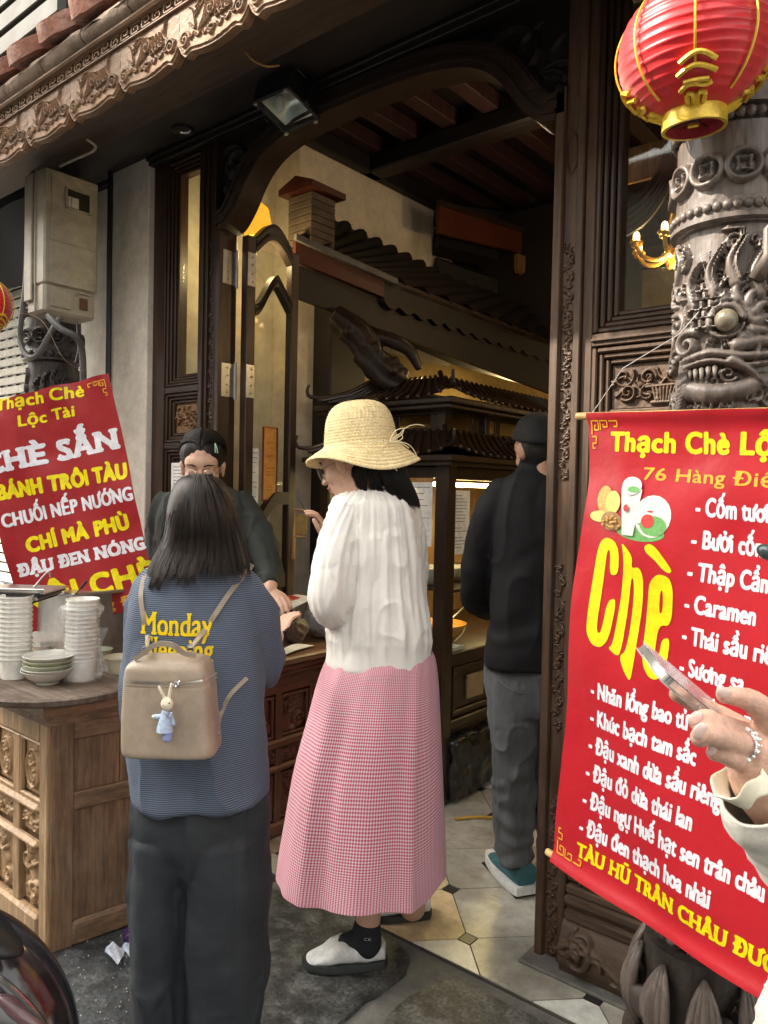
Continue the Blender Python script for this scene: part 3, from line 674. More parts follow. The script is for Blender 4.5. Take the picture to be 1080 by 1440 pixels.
# carved fascia: one board per repeat, scalloped foot
PIT = .34; nxp, nyp = 170, 104; Hh = EZ1-EZ0
def scal(u): s = u/PIT; return .030*abs(2*s-1)**1.6-.016*math.exp(-((min(s, 1-s)-.10)/.055)**2)+.012*(1-min(1, min(s, 1-s)/.035))
def arcs_(cx, cy, r, a0, a1, n=16): a = np.linspace(a0, a1, n); return np.stack([cx+r*np.cos(a), cy+r*np.sin(a)], 1)
def motif():
    s = []; W = PIT
    s.append((spiral(.035, .052, .026, 1.6, 0, 1), .0065, 1, .2)); s.append((spiral(.30, .060, .024, 1.6, 3, -1), .0065, 1, .2))
    s.append((curve([(.055, .10), (.085, .075), (.075, .13), (.05, .15)], 8), .0045, .8, .8)); s.append((curve([(.285, .085), (.262, .11), (.27, .15), (.28, .165)], 8), .0065, .9, .8))
    for k in range(5): s.append((curve([(.105+k*.012, .06+.004*k), (.13+k*.011, .10+.006*k), (.14+k*.012, .145-.004*k)], 8), .0038, .8, .3))
    for k in range(4): s.append((spiral(.195+k*.018, .075+.004*k, .013, 1, k, 1), .004, .9, .2)); s.append((curve([(.195+k*.018, .09), (.20+k*.018, .13)], 5), .0035, .8, .5))
    s.append((spiral(.165, .105, .022, 1.2, 1, -1), .005, 1, .2)); s.append((spiral(.165, .040, .014, 1.1, 1, 1), .005, 1, 0)); s.append((np.array([(.165, .04), (.166, .041)]), .006, 1.2, 0))
    for k in range(3): s.append((curve([(.085, .11+k*.014), (.11, .13+k*.01), (.13, .15)], 6), .003, .6, .5))
    us_ = np.linspace(.004, PIT-.004, 60); s.append((np.stack([us_, [scal(x)+.010 for x in us_]], 1), .0035, .6, 0))
    for k in range(9): x = .03+k*.035; s.append((arcs_(x, .052+.03*abs(2*x/PIT-1)**1.6, .013, PI, 2*PI, 10), .0032, .7, 0))
    return s
mot = stamp(PIT, Hh, nxp, nyp, [(p, r*.82, a_, t_) for p, r, a_, t_ in motif()])*.010
n_rep = int((EX1-EX0)/PIT)
PRO = None
for k in range(n_rep):
    if PRO is not None:
        c = PRO.copy(); COL.objects.link(c); c.location = (PRO.location[0]+(k)*PIT, PRO.location[1], PRO.location[2]); continue
    q = MB(); us = np.linspace(0, PIT-.0008, nxp); z0 = np.array([scal(u) for u in us]); Zg = z0[None]+(Hh*.80-z0[None])*np.linspace(0, 1, nyp)[:, None]; Ug = np.repeat(us[None], nyp, 0)
    fi = np.clip((Zg/Hh*(nyp-1)).astype(int), 0, nyp-1); fj = np.repeat(np.arange(nxp)[None], nyp, 0); Hg = mot[fi, fj]
    P = np.stack([EX0+Ug, EY-Hg-.0009*fbm(np.stack([Ug*70, Zg*70, Zg*0], -1), 3), EZ0+Zg], -1); Bk = np.stack([EX0+Ug, np.full_like(Ug, EY+.028), EZ0+Zg], -1)
    q.grid(P); q.grid(Bk[:, ::-1]); q.grid(np.stack([P[0], Bk[0]])); q.grid(np.stack([P[-1], Bk[-1]])); q.grid(np.stack([P[:, 0], Bk[:, 0]])); q.grid(np.stack([P[:, -1], Bk[:, -1]]))
    PRO = q.build('fascia_board', EAVEW, ev, 60); base = PRO
# greek key band above
KP = .062; q = MB(); kz = EZ0+Hh*.80; kh = .052
q.box(EX0, EY-.010, kz+.001, EX1, EY+.03, kz+.007, .001); q.box(EX0, EY-.010, kz+kh-.006, EX1, EY+.03, kz+kh, .001); q.box(EX0, EY-.002, kz+.006, EX1, EY+.028, kz+kh-.005, .001)
u_ = .0045
for k in range(int((EX1-EX0)/KP)):
    x = EX0+k*KP; s = -1 if k % 2 else 1; zc = kz+kh/2
    L_ = [(-.026, -.017, .026, -.012), (-.026, -.017, -.021, .017), (-.026, .012, .018, .017), (.013, -.006, .018, .017), (-.012, -.006, .018, -.001), (-.012, -.006, -.007, .006)]
    for a, b_, c_, d_ in L_:
        z0, z1 = (b_, d_) if s > 0 else (-d_, -b_); q.box(x+.03+a, EY-.010, zc+z0, x+.03+c_, EY, zc+z1, .0006)
q.build('key_band', EAVEW, ev, 0, fix=False)
q = MB(); q.box(EX0, EY-.03, EZ1+.003, EX1, EY+.04, EZ1+.022, .006); q.build('drip_board', EAVEW, ev, 30)
# rounded mortar edge pieces and scalloped clay tiles
ROOFT = math.tan(math.radians(26))
q0 = None; k = 0; x = EX0
while x < EX1:
    L_ = .30; g_ = MB(); n_ = 10
    P = np.array([[(x+.004+(L_-.008)*j/n_, EY-.012+.040*math.cos(a)*(-1)+.004*vnoise(np.array([(x+j*.03)*20, a*3, 5.])), EZ1+.052+.036*math.sin(a)+.004*vnoise(np.array([(x+j*.03)*20, a*3, 9.]))) for j in range(n_+1)] for a in np.linspace(0, 2*PI, 13)])
    g_.grid(P); g_.f.append(tuple(len(g_.v)-1-k2*(n_+1) for k2 in range(12))); g_.f.append(tuple(k2*(n_+1) for k2 in range(12))); g_.build('edge_coping', MORT, ev, 60); x += L_
def clay_tile(x, row):
    g_ = MB(); r = random.Random(int(x*100)+row*77); y0 = EY-.10+row*.17; z0 = EZ1+.105+row*.17*ROOFT; W = .225
    ny, nx = 8, 14; top = np.zeros((ny, nx, 3)); bot = np.zeros((ny, nx, 3))
    for i in range(ny):
        for j in range(nx):
            u = j/(nx-1)*2-1; s = i/(ny-1); tip = (1-abs(u)**2.2)*.07
            yy = y0+.07-tip*(1-s)+s*.24; zz = z0+(yy-y0)*ROOFT*.9+.018*(u*u)*(1-s)+.02
            nz_ = .005*vnoise(np.array([u*4+x*9, s*5, row*3.1])); top[i, j] = (x+u*W/2, yy, zz+nz_+.014); bot[i, j] = (x+u*W/2*.93, yy+.012, zz-.052+.012*abs(u)+.004*vnoise(np.array([u*5+x*7, s*7, 8.])))
    g_.grid(top); g_.grid(bot[:, ::-1]); g_.grid(np.stack([top[0], bot[0]])); g_.grid(np.stack([top[-1], bot[-1]])); g_.grid(np.stack([top[:, 0], bot[:, 0]])); g_.grid(np.stack([top[:, -1], bot[:, -1]]))
    return g_.build('roof_tile', CLAY, ev, 50)
for row in range(4):
    for k in range(27): clay_tile(EX0+.1+k*.24+(row % 2)*.12+random.uniform(-.008, .008), row)
b = MB(); b.grid(np.array([[(EX0, EY+.02, EZ1+.05), (EX1, EY+.02, EZ1+.05)], [(EX0, 2.6, EZ1+.05+1.15*ROOFT), (EX1, 2.6, EZ1+.05+1.15*ROOFT)]])); b.grid(np.array([[(EX0, EY+.02, EZ1+.02), (EX1, EY+.02, EZ1+.02)], [(EX0, 2.6, EZ1+.02+1.15*ROOFT), (EX1, 2.6, EZ1+.02+1.15*ROOFT)]])); b.build('roof_deck', MORT, ev, 0)
# boards under the eave
q = MB(); q.box(EX0, EY+.035, 2.86, EX1, EY+.12, 2.89, .004); q.box(EX0, EY+.125, 2.90, EX1, EY+.20, 2.935, .004); q.box(EX0, EY+.035, 2.955, EX1, 1.74, 2.965, .001); q.build('eave_board', BEAMW, ev, 30)
bm_ = MB(); bm_.box(EX0, 1.72, 3.0, EX1, 1.88, 3.22, .012); bm_.box(EX0, 1.70, 3.055, EX1, 1.73, 3.10, .008); tag(bm_.build('eave_beam', BEAMW, None, 30), 'long brown timber beam carrying the eave on the two columns', 'beam')
sfb = MB(); sfb.box(-3.9, 1.88, 3.045, EX1, 2.14, 3.06, .001); sfb.box(-3.9, 1.60, 3.06, EX1, 1.88, 3.075, .001); struct(sfb.build('porch_ceiling', BOARD, None, 0))
up_ = MB(); up_.box(-4.0, 2.17, 3.04, EX1, 2.40, 4.4, .002); struct(up_.build('upper_front_wall', BOARD, None, 0))
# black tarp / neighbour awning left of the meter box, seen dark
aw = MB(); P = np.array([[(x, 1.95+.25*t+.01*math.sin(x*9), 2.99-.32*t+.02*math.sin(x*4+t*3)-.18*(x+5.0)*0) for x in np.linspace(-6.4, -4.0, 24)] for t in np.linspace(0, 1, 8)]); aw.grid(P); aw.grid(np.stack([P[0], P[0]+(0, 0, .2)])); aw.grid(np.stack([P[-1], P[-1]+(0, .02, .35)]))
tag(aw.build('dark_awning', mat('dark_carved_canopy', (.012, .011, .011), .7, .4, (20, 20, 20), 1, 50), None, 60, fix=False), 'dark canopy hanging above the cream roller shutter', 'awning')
# neighbouring building seen above the tiles, top left
nbh = thing('neighbour_house', 'grey neighbouring building rising behind the eave tiles', 'building', (-8, 3, -.13))
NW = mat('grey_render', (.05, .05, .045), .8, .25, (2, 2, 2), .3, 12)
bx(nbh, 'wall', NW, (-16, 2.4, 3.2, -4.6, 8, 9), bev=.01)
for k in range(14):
    z = 3.55+k*.16; bx(nbh, 'shutter_slat', mat('shaded_grey_slats', (.032, .031, .025), .7, .2), (-7.2, 2.33, z, -4.6, 2.39, z+.12), bev=.006)  # slat colour darkened to stand in for the shade on them
bx(nbh, 'white_board', mat('pale_blue_board', (.14, .165, .16), .5, .15, (1, 1, 6)), (-11.5, 2.2, 3.4, -7.7, 2.3, 6.5), bev=.01)
bx(nbh, 'corner_post', mat('dark_grey_post', (.05, .05, .055), .6), (-7.65, 2.1, 3.0, -7.25, 2.38, 7.5), bev=.02)
q = MB()
for k in range(4): q.tube([(-12+.4*i, 2.0, 5.0-.35*k+.25*((i-6)/6)**2) for i in range(14)], .012, 6)
q.build('cable', BLACKM, nbh)
# ================================================================== dragon columns
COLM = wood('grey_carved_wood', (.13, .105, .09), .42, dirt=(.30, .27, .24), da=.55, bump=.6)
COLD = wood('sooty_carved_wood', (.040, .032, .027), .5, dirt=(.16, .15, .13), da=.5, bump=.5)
EYEM = mat('carved_eye_wood', (.20, .175, .12), .3, .25, (40, 40, 40), coat=.3)
TOOTH = mat('pale_tooth_wood', (.22, .19, .165), .5, .2)
def arcs(cx, cy, r, a0, a1, n=16): a = np.linspace(a0, a1, n); return np.stack([cx+r*np.cos(a), cy+r*np.sin(a)], 1)
def column(cx, cy, R, m, label, full, z0=0.):
    t = thing('carved_column', label, 'column', (cx, cy, z0))
    res = .0028 if full else .006
    C = 2*PI*R; ang0 = (-1.33 if full else -.50)-PI                    # the side turned to the camera is centred at u = C/2
    def surf(u, z, h): a = ang0+PI+(u-C/2)/R; return (cx+(R+h)*math.cos(a), cy+(R+h)*math.sin(a), z)
    u0 = C/2; st = []; zt = 2.075; S = R/.14
    def S_(p, r, a=1, tp=.4): st.append((np.array(p), r, a, tp))
    # mask: brow, snout, mouth, whiskers, flames, scales below
    ex, ez = u0-.005, 1.845
    S_(arcs(ex, ez, .034, .2, PI+.4), .010, 1.15, .2); S_(arcs(ex, ez, .048, .0, 2.6), .010, 1.0, .5); S_(arcs(ex, ez, .036, PI+.6, 2*PI-.2), .006, .8, .3)
    for k in range(7):
        a = -.9+k*.42; S_(curve([(ex+.058*math.cos(a), ez+.05*math.sin(a)), (ex+.085*math.cos(a+.15), ez+.075*math.sin(a+.15)), (ex+.112*math.cos(a-.1), ez+.10*math.sin(a-.1))], 8), .016, 1.1, .85)
    for k, (x, z, h) in enumerate(((-.03, 1.97, .09), (.012, 1.99, .085), (.06, 1.965, .10), (.10, 1.93, .10), (-.075, 1.95, .07))):
        S_(curve([(u0+x, z-.06), (u0+x-.014, z-.01), (u0+x+.012, z+h*.5)], 10), .017, 1.25, .85); S_(curve([(u0+x+.008, z-.055), (u0+x-.002, z-.01), (u0+x+.018, z+h*.45)], 10), .005, 1.6, .5)
    for r_ in range(4):
        for k in range(5): S_(arcs(ex-.075+r_*.018+(k % 2)*.006, 1.845+k*.021, .012, PI*.9, PI*2.1, 8), .0045, 1.25, .2)
    # nose and upper lip
    S_(spiral(u0-.085, 1.80, .032, 1.3, 1, 1), .012, 1.3, .3); S_(spiral(u0-.125, 1.85, .03, 1.3, 2, -1), .011, 1.1, .3); S_(spiral(u0-.12, 1.775, .022, 1.2, 0, 1), .009, 1.2, .3)
    for dz, r in ((0, .012), (-.017, .008)): S_(curve([(u0-.085, 1.765+dz), (u0-.03, 1.775+dz), (u0+.03, 1.765+dz*1.2), (u0+.10, 1.775+dz), (u0+.16, 1.80+dz)], 10), r, 1.35, .2)
    S_(curve([(u0+.02, 1.79), (u0+.07, 1.80), (u0+.12, 1.795), (u0+.15, 1.82)], 8), .018, 1.2, .6)
    S_(curve([(u0-.08, 1.695), (u0-.03, 1.685), (u0+.02, 1.69), (u0+.07, 1.71), (u0+.13, 1.72)], 10), .026, 1.2, .3)
    S_(curve([(u0+.01, 1.755), (u0+.045, 1.73), (u0+.075, 1.695)], 8), .015, 1.5, .8)
    for k in range(5): S_(curve([(u0-.075-.006*k, 1.765), (u0-.085-.005*k, 1.70), (u0-.11-.005*k, 1.62), (u0-.115-.005*k, 1.56)], 10), .0042, 1.2, .3)
    for k in range(15): x = u0-.10+k*.018; S_(curve([(x, 1.655+.012*math.sin(k*.5)), (x-.012, 1.625), (x-.03, 1.60+.01*math.sin(k))], 6), .004, .8, .5)
    S_(spiral(u0+.005, 1.565, .036, 1.9, 1, 1), .010, 1.2, .2); S_(arcs(u0+.005, 1.565, .055, .3, 3.6), .008, 1., .5)
    for k in range(5): S_(curve([(u0-.12+k*.02, 1.60-k*.006), (u0-.08+k*.02, 1.585), (u0-.05+k*.012, 1.55)], 8), .006, .9, .6)
    for row in range(40 if full else 14):
        z = 1.60-row*.034
        for k in range(-10, 11):
            x = u0+k*.040+(row % 2)*.02
            if row < 5 and x < u0+.07: continue
            S_(arcs(x, z, .019, PI, 2*PI, 8), .0045, .9, .2)
    for k in range(9):                                              # sides and back: flames
        for z in np.arange(.4, 2.02, .17):
            x = (u0+.20+k*.075) % C
            if abs(x-u0) < .15 and z > 1.5: continue
            S_(spiral(x, z+.03*(k % 2), .026, 1.3, k+z*9, 1 if k % 2 else -1), .009, .9, .3); S_(curve([(x, z+.03), (x+.02, z+.07), (x+.005, z+.11)], 6), .010, .8, .8)
    if full:
        g_ = random.Random(5)
        for k in range(120):
            x, z = u0+g_.uniform(-.21, .21), g_.uniform(1.46, 2.05)
            if abs(x-ex) < .045 and abs(z-ez) < .045: continue
            if g_.random() < .4: S_(spiral(x, z, g_.uniform(.012, .026), 1.3, g_.random()*6, g_.choice((-1, 1))), .0048, g_.uniform(.5, .8), .3)
            else:
                a = g_.random()*6; l_ = g_.uniform(.02, .05)
                for m_ in range(3): S_(curve([(x+.006*m_, z+.003*m_), (x+.006*m_+l_*.5*math.cos(a), z+l_*.5*math.sin(a)+.006), (x+.006*m_+l_*math.cos(a+.4), z+l_*math.sin(a+.4))], 6), .0032, .75, .6)
    # rings
    zc = 2.185
    nc = 11; cp = C/nc
    for k in range(nc):
        x = u0+.02+(k-nc//2)*cp; x = x % C
        for xx in (x, x-C, x+C):
            S_(arcs(xx, zc, cp*.44, 0, 2*PI, 30), .0075, 1., 0)
            q = cp*.20
            for a, b_ in (((-q, -q), (q, -q)), ((q, -q), (q, q)), ((q, q), (-q, q)), ((-q, q), (-q, -q))): S_(curve([(xx+a[0], zc+a[1]), (xx+(a[0]+b_[0])*.38, zc+(a[1]+b_[1])*.38), (xx+b_[0], zc+b_[1])], 6), .004, .8, 0)
    zlo, zhi = .20, 3.05
    nx, ny = int(C/res), int((zhi-zlo)/res); H = stamp(C, zhi-zlo, nx, ny, [(p-np.array([0, zlo]), r, a, tp) for p, r, a, tp in st])*.019
    U, Z = np.meshgrid(np.linspace(0, C, nx+1)[:-1], np.linspace(zlo, zhi, ny))
    bulge = .012*np.exp(-((Z-1.78)/.14)**2)*np.exp(-((U-u0)/.16)**2)+np.where(Z < 2.065, -.012, 0)+np.where((Z > 2.075) & (Z < 2.12), .006, 0)+np.where((Z > 2.285), -.012+.0*Z, 0)
    Rr = R+H+bulge+.0012*fbm(np.stack([U*60, Z*25, U*0], -1), 3)
    A = ang0+PI+(U-C/2)/R
    # orient so that u grows to the right as seen from outside
    P = np.stack([cx+Rr*np.cos(A), cy+Rr*np.sin(A), Z+z0], -1)
    b = MB(); b.grid(P, closed=True); b.build('shaft', m, t, 60, fix=False)
    face = lambda u, z, h: np.array([cx+(R+h)*math.cos(ang0+PI+(u-C/2)/R), cy+(R+h)*math.sin(ang0+PI+(u-C/2)/R), z+z0])
    if full:
        q = MB(); c = face(ex, ez, .012); q.ball(c, .025, 16); q.build('eye', EYEM, t, 180)
        for k in range(5): q = MB(); p = face(u0-.078+k*.0135, 1.738+.001*k, .010); q.cone(p, p+(0, 0, -.018-.004*(k % 3)), .0062, .0025, 8); q.build('tooth', TOOTH, t, 180)
        for k in range(2):
            q = MB(); a0 = (ex+.05+.05*k, 1.93); q.tube([face(a0[0], a0[1], .012), face(a0[0]+.02, a0[1]+.05, .028), face(a0[0]+.012, a0[1]+.10, .036), face(a0[0]+.03, a0[1]+.135, .04)], [.016, .014, .010, .003], 8); q.build('horn', m, t, 180)
    nb_ = 40 if full else 24
    for zz in (2.300, 2.100):
        for k in range(nb_):
            a = 2*PI*k/nb_
            if full or math.cos(a-(-PI/2+.5)) > -.2:
                q = MB(); q.ball((cx+(R+.006)*math.cos(a), cy+(R+.006)*math.sin(a), zz+z0), .0115 if full else .016, 8 if full else 6); q.build('bead', m, t, 180)
    q = MB(); q.lathe([(R+.004, 2.068+z0), (R+.012, 2.072+z0), (R+.012, 2.082+z0), (R+.004, 2.086+z0)], 48, (cx, cy, 0)); q.lathe([(R-.014, 2.318+z0), (R+.008, 2.322+z0), (R+.008, 2.33+z0), (R-.014, 2.334+z0)], 48, (cx, cy, 0)); q.build('collar', m, t, 40)
    return t, face, u0
colr, cface, cu0 = column(-.530, 1.915, .129, COLM, 'tall wooden column carved with a dragon face, behind the large red menu banner', True)
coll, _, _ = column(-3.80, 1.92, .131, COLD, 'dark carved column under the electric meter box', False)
# lotus pedestal of the near column
ped = thing('column_pedestal', 'carved round pedestal at the foot of the dragon column', 'pedestal', (-.545, 1.88, 0))
cx, cy = -.545, 1.88
q = MB(); q.lathe([(.15, -.0), (.175, .005), (.18, .05), (.165, .09), (.15, .10), (.168, .115), (.172, .15), (.150, .165), (.125, .17)], 60, (cx, cy, 0), fn=lambda a, z: 1+.02*math.sin(a*14)*(1 if z < .09 else 0)); q.lathe([(.120, .165), (.118, .30), (.128, .36), (.124, .40)], 40, (cx, cy, 0)); q.build('drum', COLD, ped, 50)
for k in range(9):
    a = 2*PI*k/9-.5; q = MB()
    for j in range(5):
        da = (j-2)*.085; pts = []
        for s in np.linspace(0, 1, 10): pts.append((cx+(.132+.03*math.sin(PI*s)+.004*(2-abs(j-2)))*math.cos(a+da*(math.sin(PI*s)**.7)), cy+(.132+.03*math.sin(PI*s)+.004*(2-abs(j-2)))*math.sin(a+da*(math.sin(PI*s)**.7)), .175+.20*s))
        q.tube(pts, [.004+.009*math.sin(PI*s) for s in np.linspace(0.02, .98, 10)], 6)
    q.build('petal', COLM, ped, 180)
for k in range(5):
    a = 2*PI*k/5+.9-PI; q = MB(); q.tube([(cx+.15*math.cos(a+s*.35), cy+.15*math.sin(a+s*.35), .30-.16*s+.10*s*s*1.5) for s in np.linspace(0, 1, 8)], [.03, .034, .034, .03, .026, .02, .014, .006], 10, ell=(1, .5)); q.build('curled_leaf', COLD, ped, 180)

# ================================================================== meter box on the far column
MBM = mat('weathered_meter_box', (.36, .33, .26), .55, .12, (3, 3, 3), .25, 18, dirt=(.16, .14, .10), dirt_sc=4, dirt_amt=.45)
mx = thing('meter_box', 'weathered beige electric meter box with small window, above the left banner', 'meter box', (-3.55, 1.86, 2.2))
BX = -3.44; by0, by1, bz0, bz1 = 1.69, 1.955, 2.245, 2.90
q = MB(); q.box(BX-.17, by0, bz0+.13, BX, by1, bz1, .008); q.build('body', MBM, mx, 30)
q = MB(); q.box(BX-.17, by0+.004, bz0, BX-.005, by1-.01, bz0+.135, .012); q.build('lower_cover', MBM, mx, 30)
q = MB(); q.box(BX, by0+.03, bz0+.33, BX+.006, by1-.012, bz1-.02, .004); q.build('door', MBM, mx, 30)
wy0, wy1, wz0, wz1 = by0+.095, by1-.045, bz1-.165, bz1-.065
q = MB()
for a in ((wy0, wz0, wy1, wz0+.008), (wy0, wz1-.008, wy1, wz1), (wy0, wz0, wy0+.008, wz1), (wy1-.008, wz0, wy1, wz1)): q.box(BX+.006, a[0], a[1], BX+.014, a[2], a[3], .001)
q.build('window_frame', MBM, mx, 30)
q = MB(); q.box(BX+.0062, wy0+.008, wz0+.008, BX+.0075, wy1-.008, wz1-.008, .0003); q.build('window', BLACKH, mx, 0)
q = MB(); q.box(BX+.0078, wy0+.012, wz0+.012, BX+.010, wy0+.065, wz0+.06, .001); q.box(BX+.010, wy0+.028, wz0+.014, BX+.013, wy0+.052, wz0+.058, .001); q.build('meter', mat('pale_plastic', (.5, .5, .47), .4), mx, 0)
q = MB(); q.box(BX, by0+.03, bz0+.135, BX+.004, by1-.02, bz0+.32, .002); q.build('lower_door', MBM, mx, 30)
q = MB(); q.box(BX-.004, by0+.035, bz0+.03, BX+.002, by0+.13, bz0+.115, .001); q.build('hatch', MBM, mx, 30)
q = MB(); q.box(BX-.004, by0+.175, bz0+.04, BX+.0015, by0+.215, bz0+.095, .001); q.build('rusty_switch', mat('rust_brown', (.10, .045, .025), .7), mx, 0)
q = MB(); q.box(BX-.004, by0+.16, bz0+.112, BX+.006, by0+.225, bz0+.118, .001); q.box(BX-.004, by0+.16, bz0+.1, BX+.006, by0+.165, bz0+.118, .001); q.build('latch', MBM, mx, 0)
q = MB(); q.box(BX-.17, by0-.012, bz0+.06, BX-.10, by0, bz1-.01, .004); q.box(BX-.08, by0-.006, bz0+.01, BX-.075, by0+.002, bz1, .001); q.build('back_rail', MBM, mx, 30)
def onx(u, v, l): return (BX+.006+l, u, v)
q = MB(); c0 = (by0+.12, bz0+.47)
ribbon('embossed_mark', [arcs(c0[0], c0[1], .03, 0, 2*PI, 24), [(c0[0]-.024, c0[1]), (c0[0]+.024, c0[1])], [(c0[0], c0[1]-.02), (c0[0], c0[1]+.02)]], .0015, mat('faded_ink', (.17, .155, .12), .7), mx, onx, .0008)
CON = mat('grey_conduit', (.10, .10, .095), .6, .15)
ca = thing('conduit', 'grey flexible conduits looping below the meter box', 'conduit', (-3.6, 1.8, 2.0))
q = MB(); q.tube(smooth_rows([at(39, 330, 3.62), at(36, 400, 3.6), at(28, 470, 3.6), at(36, 498, 3.55), at(52, 500, 3.5), at(70, 470, 3.48), at(84, 447, 3.5)], 30), .013, 10); q.build('left_conduit', CON, ca)
q = MB(); q.tube(smooth_rows([at(68, 444, 3.46), at(85, 462, 3.42), at(108, 475, 3.44), at(116, 500, 3.5), at(117, 560, 3.55)], 26), .015, 10); q.build('right_conduit', CON, ca)
q = MB(); q.tube(smooth_rows([at(28, 440, 3.5), at(60, 452, 3.4), at(90, 505, 3.4), at(122, 522, 3.5)], 20), .0016, 5); q.build('wire', MORT, ca)
q = MB(); q.tube(smooth_rows([at(108, 452, 3.55), at(110, 490, 3.55), at(106, 510, 3.55)], 12), .004, 6); q.build('thin_cable', BLACKM, ca)
cb = MB(); cb.tube(smooth_rows([at(84, 234, 3.5), at(110, 222, 3.4), at(130, 213, 3.35), at(134, 205, 3.3), at(122, 196, 3.25)], 20), .006, 6); tag(cb.build('cable', mat('dirty_white_cable', (.4, .37, .3), .6)), 'dirty white cable entering the eave above the meter box', 'cable')
cb = MB(); cb.tube(smooth_rows([at(345, 72, 2.62), at(356, 85, 2.62), at(374, 93, 2.64), at(392, 92, 2.7)], 16), .0035, 6); tag(cb.build('cable', mat('yellow_cable', (.4, .26, .08), .6)), 'short yellow wire above the floodlight', 'cable')

# ================================================================== floodlight and downlight
fl_ = thing('floodlight', 'black floodlight hanging under the porch with mirrored glass face', 'lamp', at(404, 120, 2.9))
c4 = [at(357, 150, 2.96), at(401, 131, 2.86), at(447, 166, 2.96), at(404, 184, 3.06)]
cen = sum(c4)/4; ux = nrm((c4[1]-c4[0])+(c4[2]-c4[3])); nz = nrm(np.cross(ux, c4[3]-c4[0])); nz = nz if nz[2] > 0 else -nz; uy = np.cross(nz, ux)
hx = np.linalg.norm((c4[1]+c4[2]-c4[0]-c4[3])/2)/2; hy = np.linalg.norm((c4[3]+c4[2]-c4[0]-c4[1])/2)/2
FM = lambda x, y, z: cen+ux*x+uy*y+nz*z
q = MB(); q.box(-hx-.014, -hy-.014, .004, hx+.014, -hy, .10, .003, FM); q.box(-hx-.014, hy, .004, hx+.014, hy+.014, .10, .003, FM); q.box(-hx-.014, -hy, .004, -hx, hy, .10, .003, FM); q.box(hx, -hy, .004, hx+.014, hy, .10, .003, FM)
q.box(-hx-.01, -hy-.01, .10, hx+.01, hy+.01, .13, .01, FM); q.build('housing', BLACKM, fl_, 30)
q = MB(); q.box(-hx*.6, -hy*.6, .131, hx*.6, hy*.6, .20, .01, FM); q.build('heat_sink', BLACKM, fl_, 30)
q = MB(); P = np.array([[FM(-hx+2*hx*i/10, -hy+2*hy*j/10, .03+.05*min(1, 4*min(i, 10-i)/10.)*min(1, 4*min(j, 10-j)/10.)) for i in range(11)] for j in range(11)]); q.grid(P); q.build('reflector', mat('dimpled_reflector', (.75, .76, .78), .35, .05, (60, 60, 60), .15, 300, metal=1, fine=0), fl_, 180, fix=False)
q = MB(); q.ball(FM(-hx*.45, -hy*.1, .045), (.02, .02, .03), 10); q.build('bulb', mat('frosted_bulb', (.85, .85, .85), .3), fl_)
q = MB(); q.box(-hx, -hy, .006, hx, hy, .010, .0005, FM); q.build('glass', GLASS, fl_, 0)
for x, y in ((-1, -1), (1, -1), (1, 1), (-1, 1)): q = MB(); q.box(x*hx*.96-.008, y*hy-.006+y*.008, -.008, x*hx*.96+.008, y*hy+.006+y*.008, .004, .002, FM); q.build('clip', METALG, fl_, 0)
q = MB(); q.tube([FM(0, 0, .2), FM(0, 0, .2)+np.array([0, 0, .16])], .014, 8); q.box(-hx-.03, -.012, -.0, -hx-.022, .012, .19, .002, FM); q.box(hx+.022, -.012, -.0, hx+.03, .012, .19, .002, FM); q.box(-hx-.03, -.012, .19, hx+.03, .012, .197, .002, FM); q.build('bracket', BLACKM, fl_, 0)
dl = thing('downlight', 'small round downlight set in the dark porch ceiling', 'lamp', on(257, 183, 'z', 3.045))
q = MB(); c = on(257, 183, 'z', 3.04); q.lathe([(.034, .0), (.048, -.006), (.05, .0), (.05, .006)], 24, c, cap=False); q.build('trim_ring', BLACKM, dl)
q = MB(); q.lathe([(.034, .0), (.020, .02), (.006, .03)], 20, c, cap=False); q.build('reflector', mat('chrome', (.8, .8, .8), .2, metal=1, bump=0), dl, 180, fix=False)

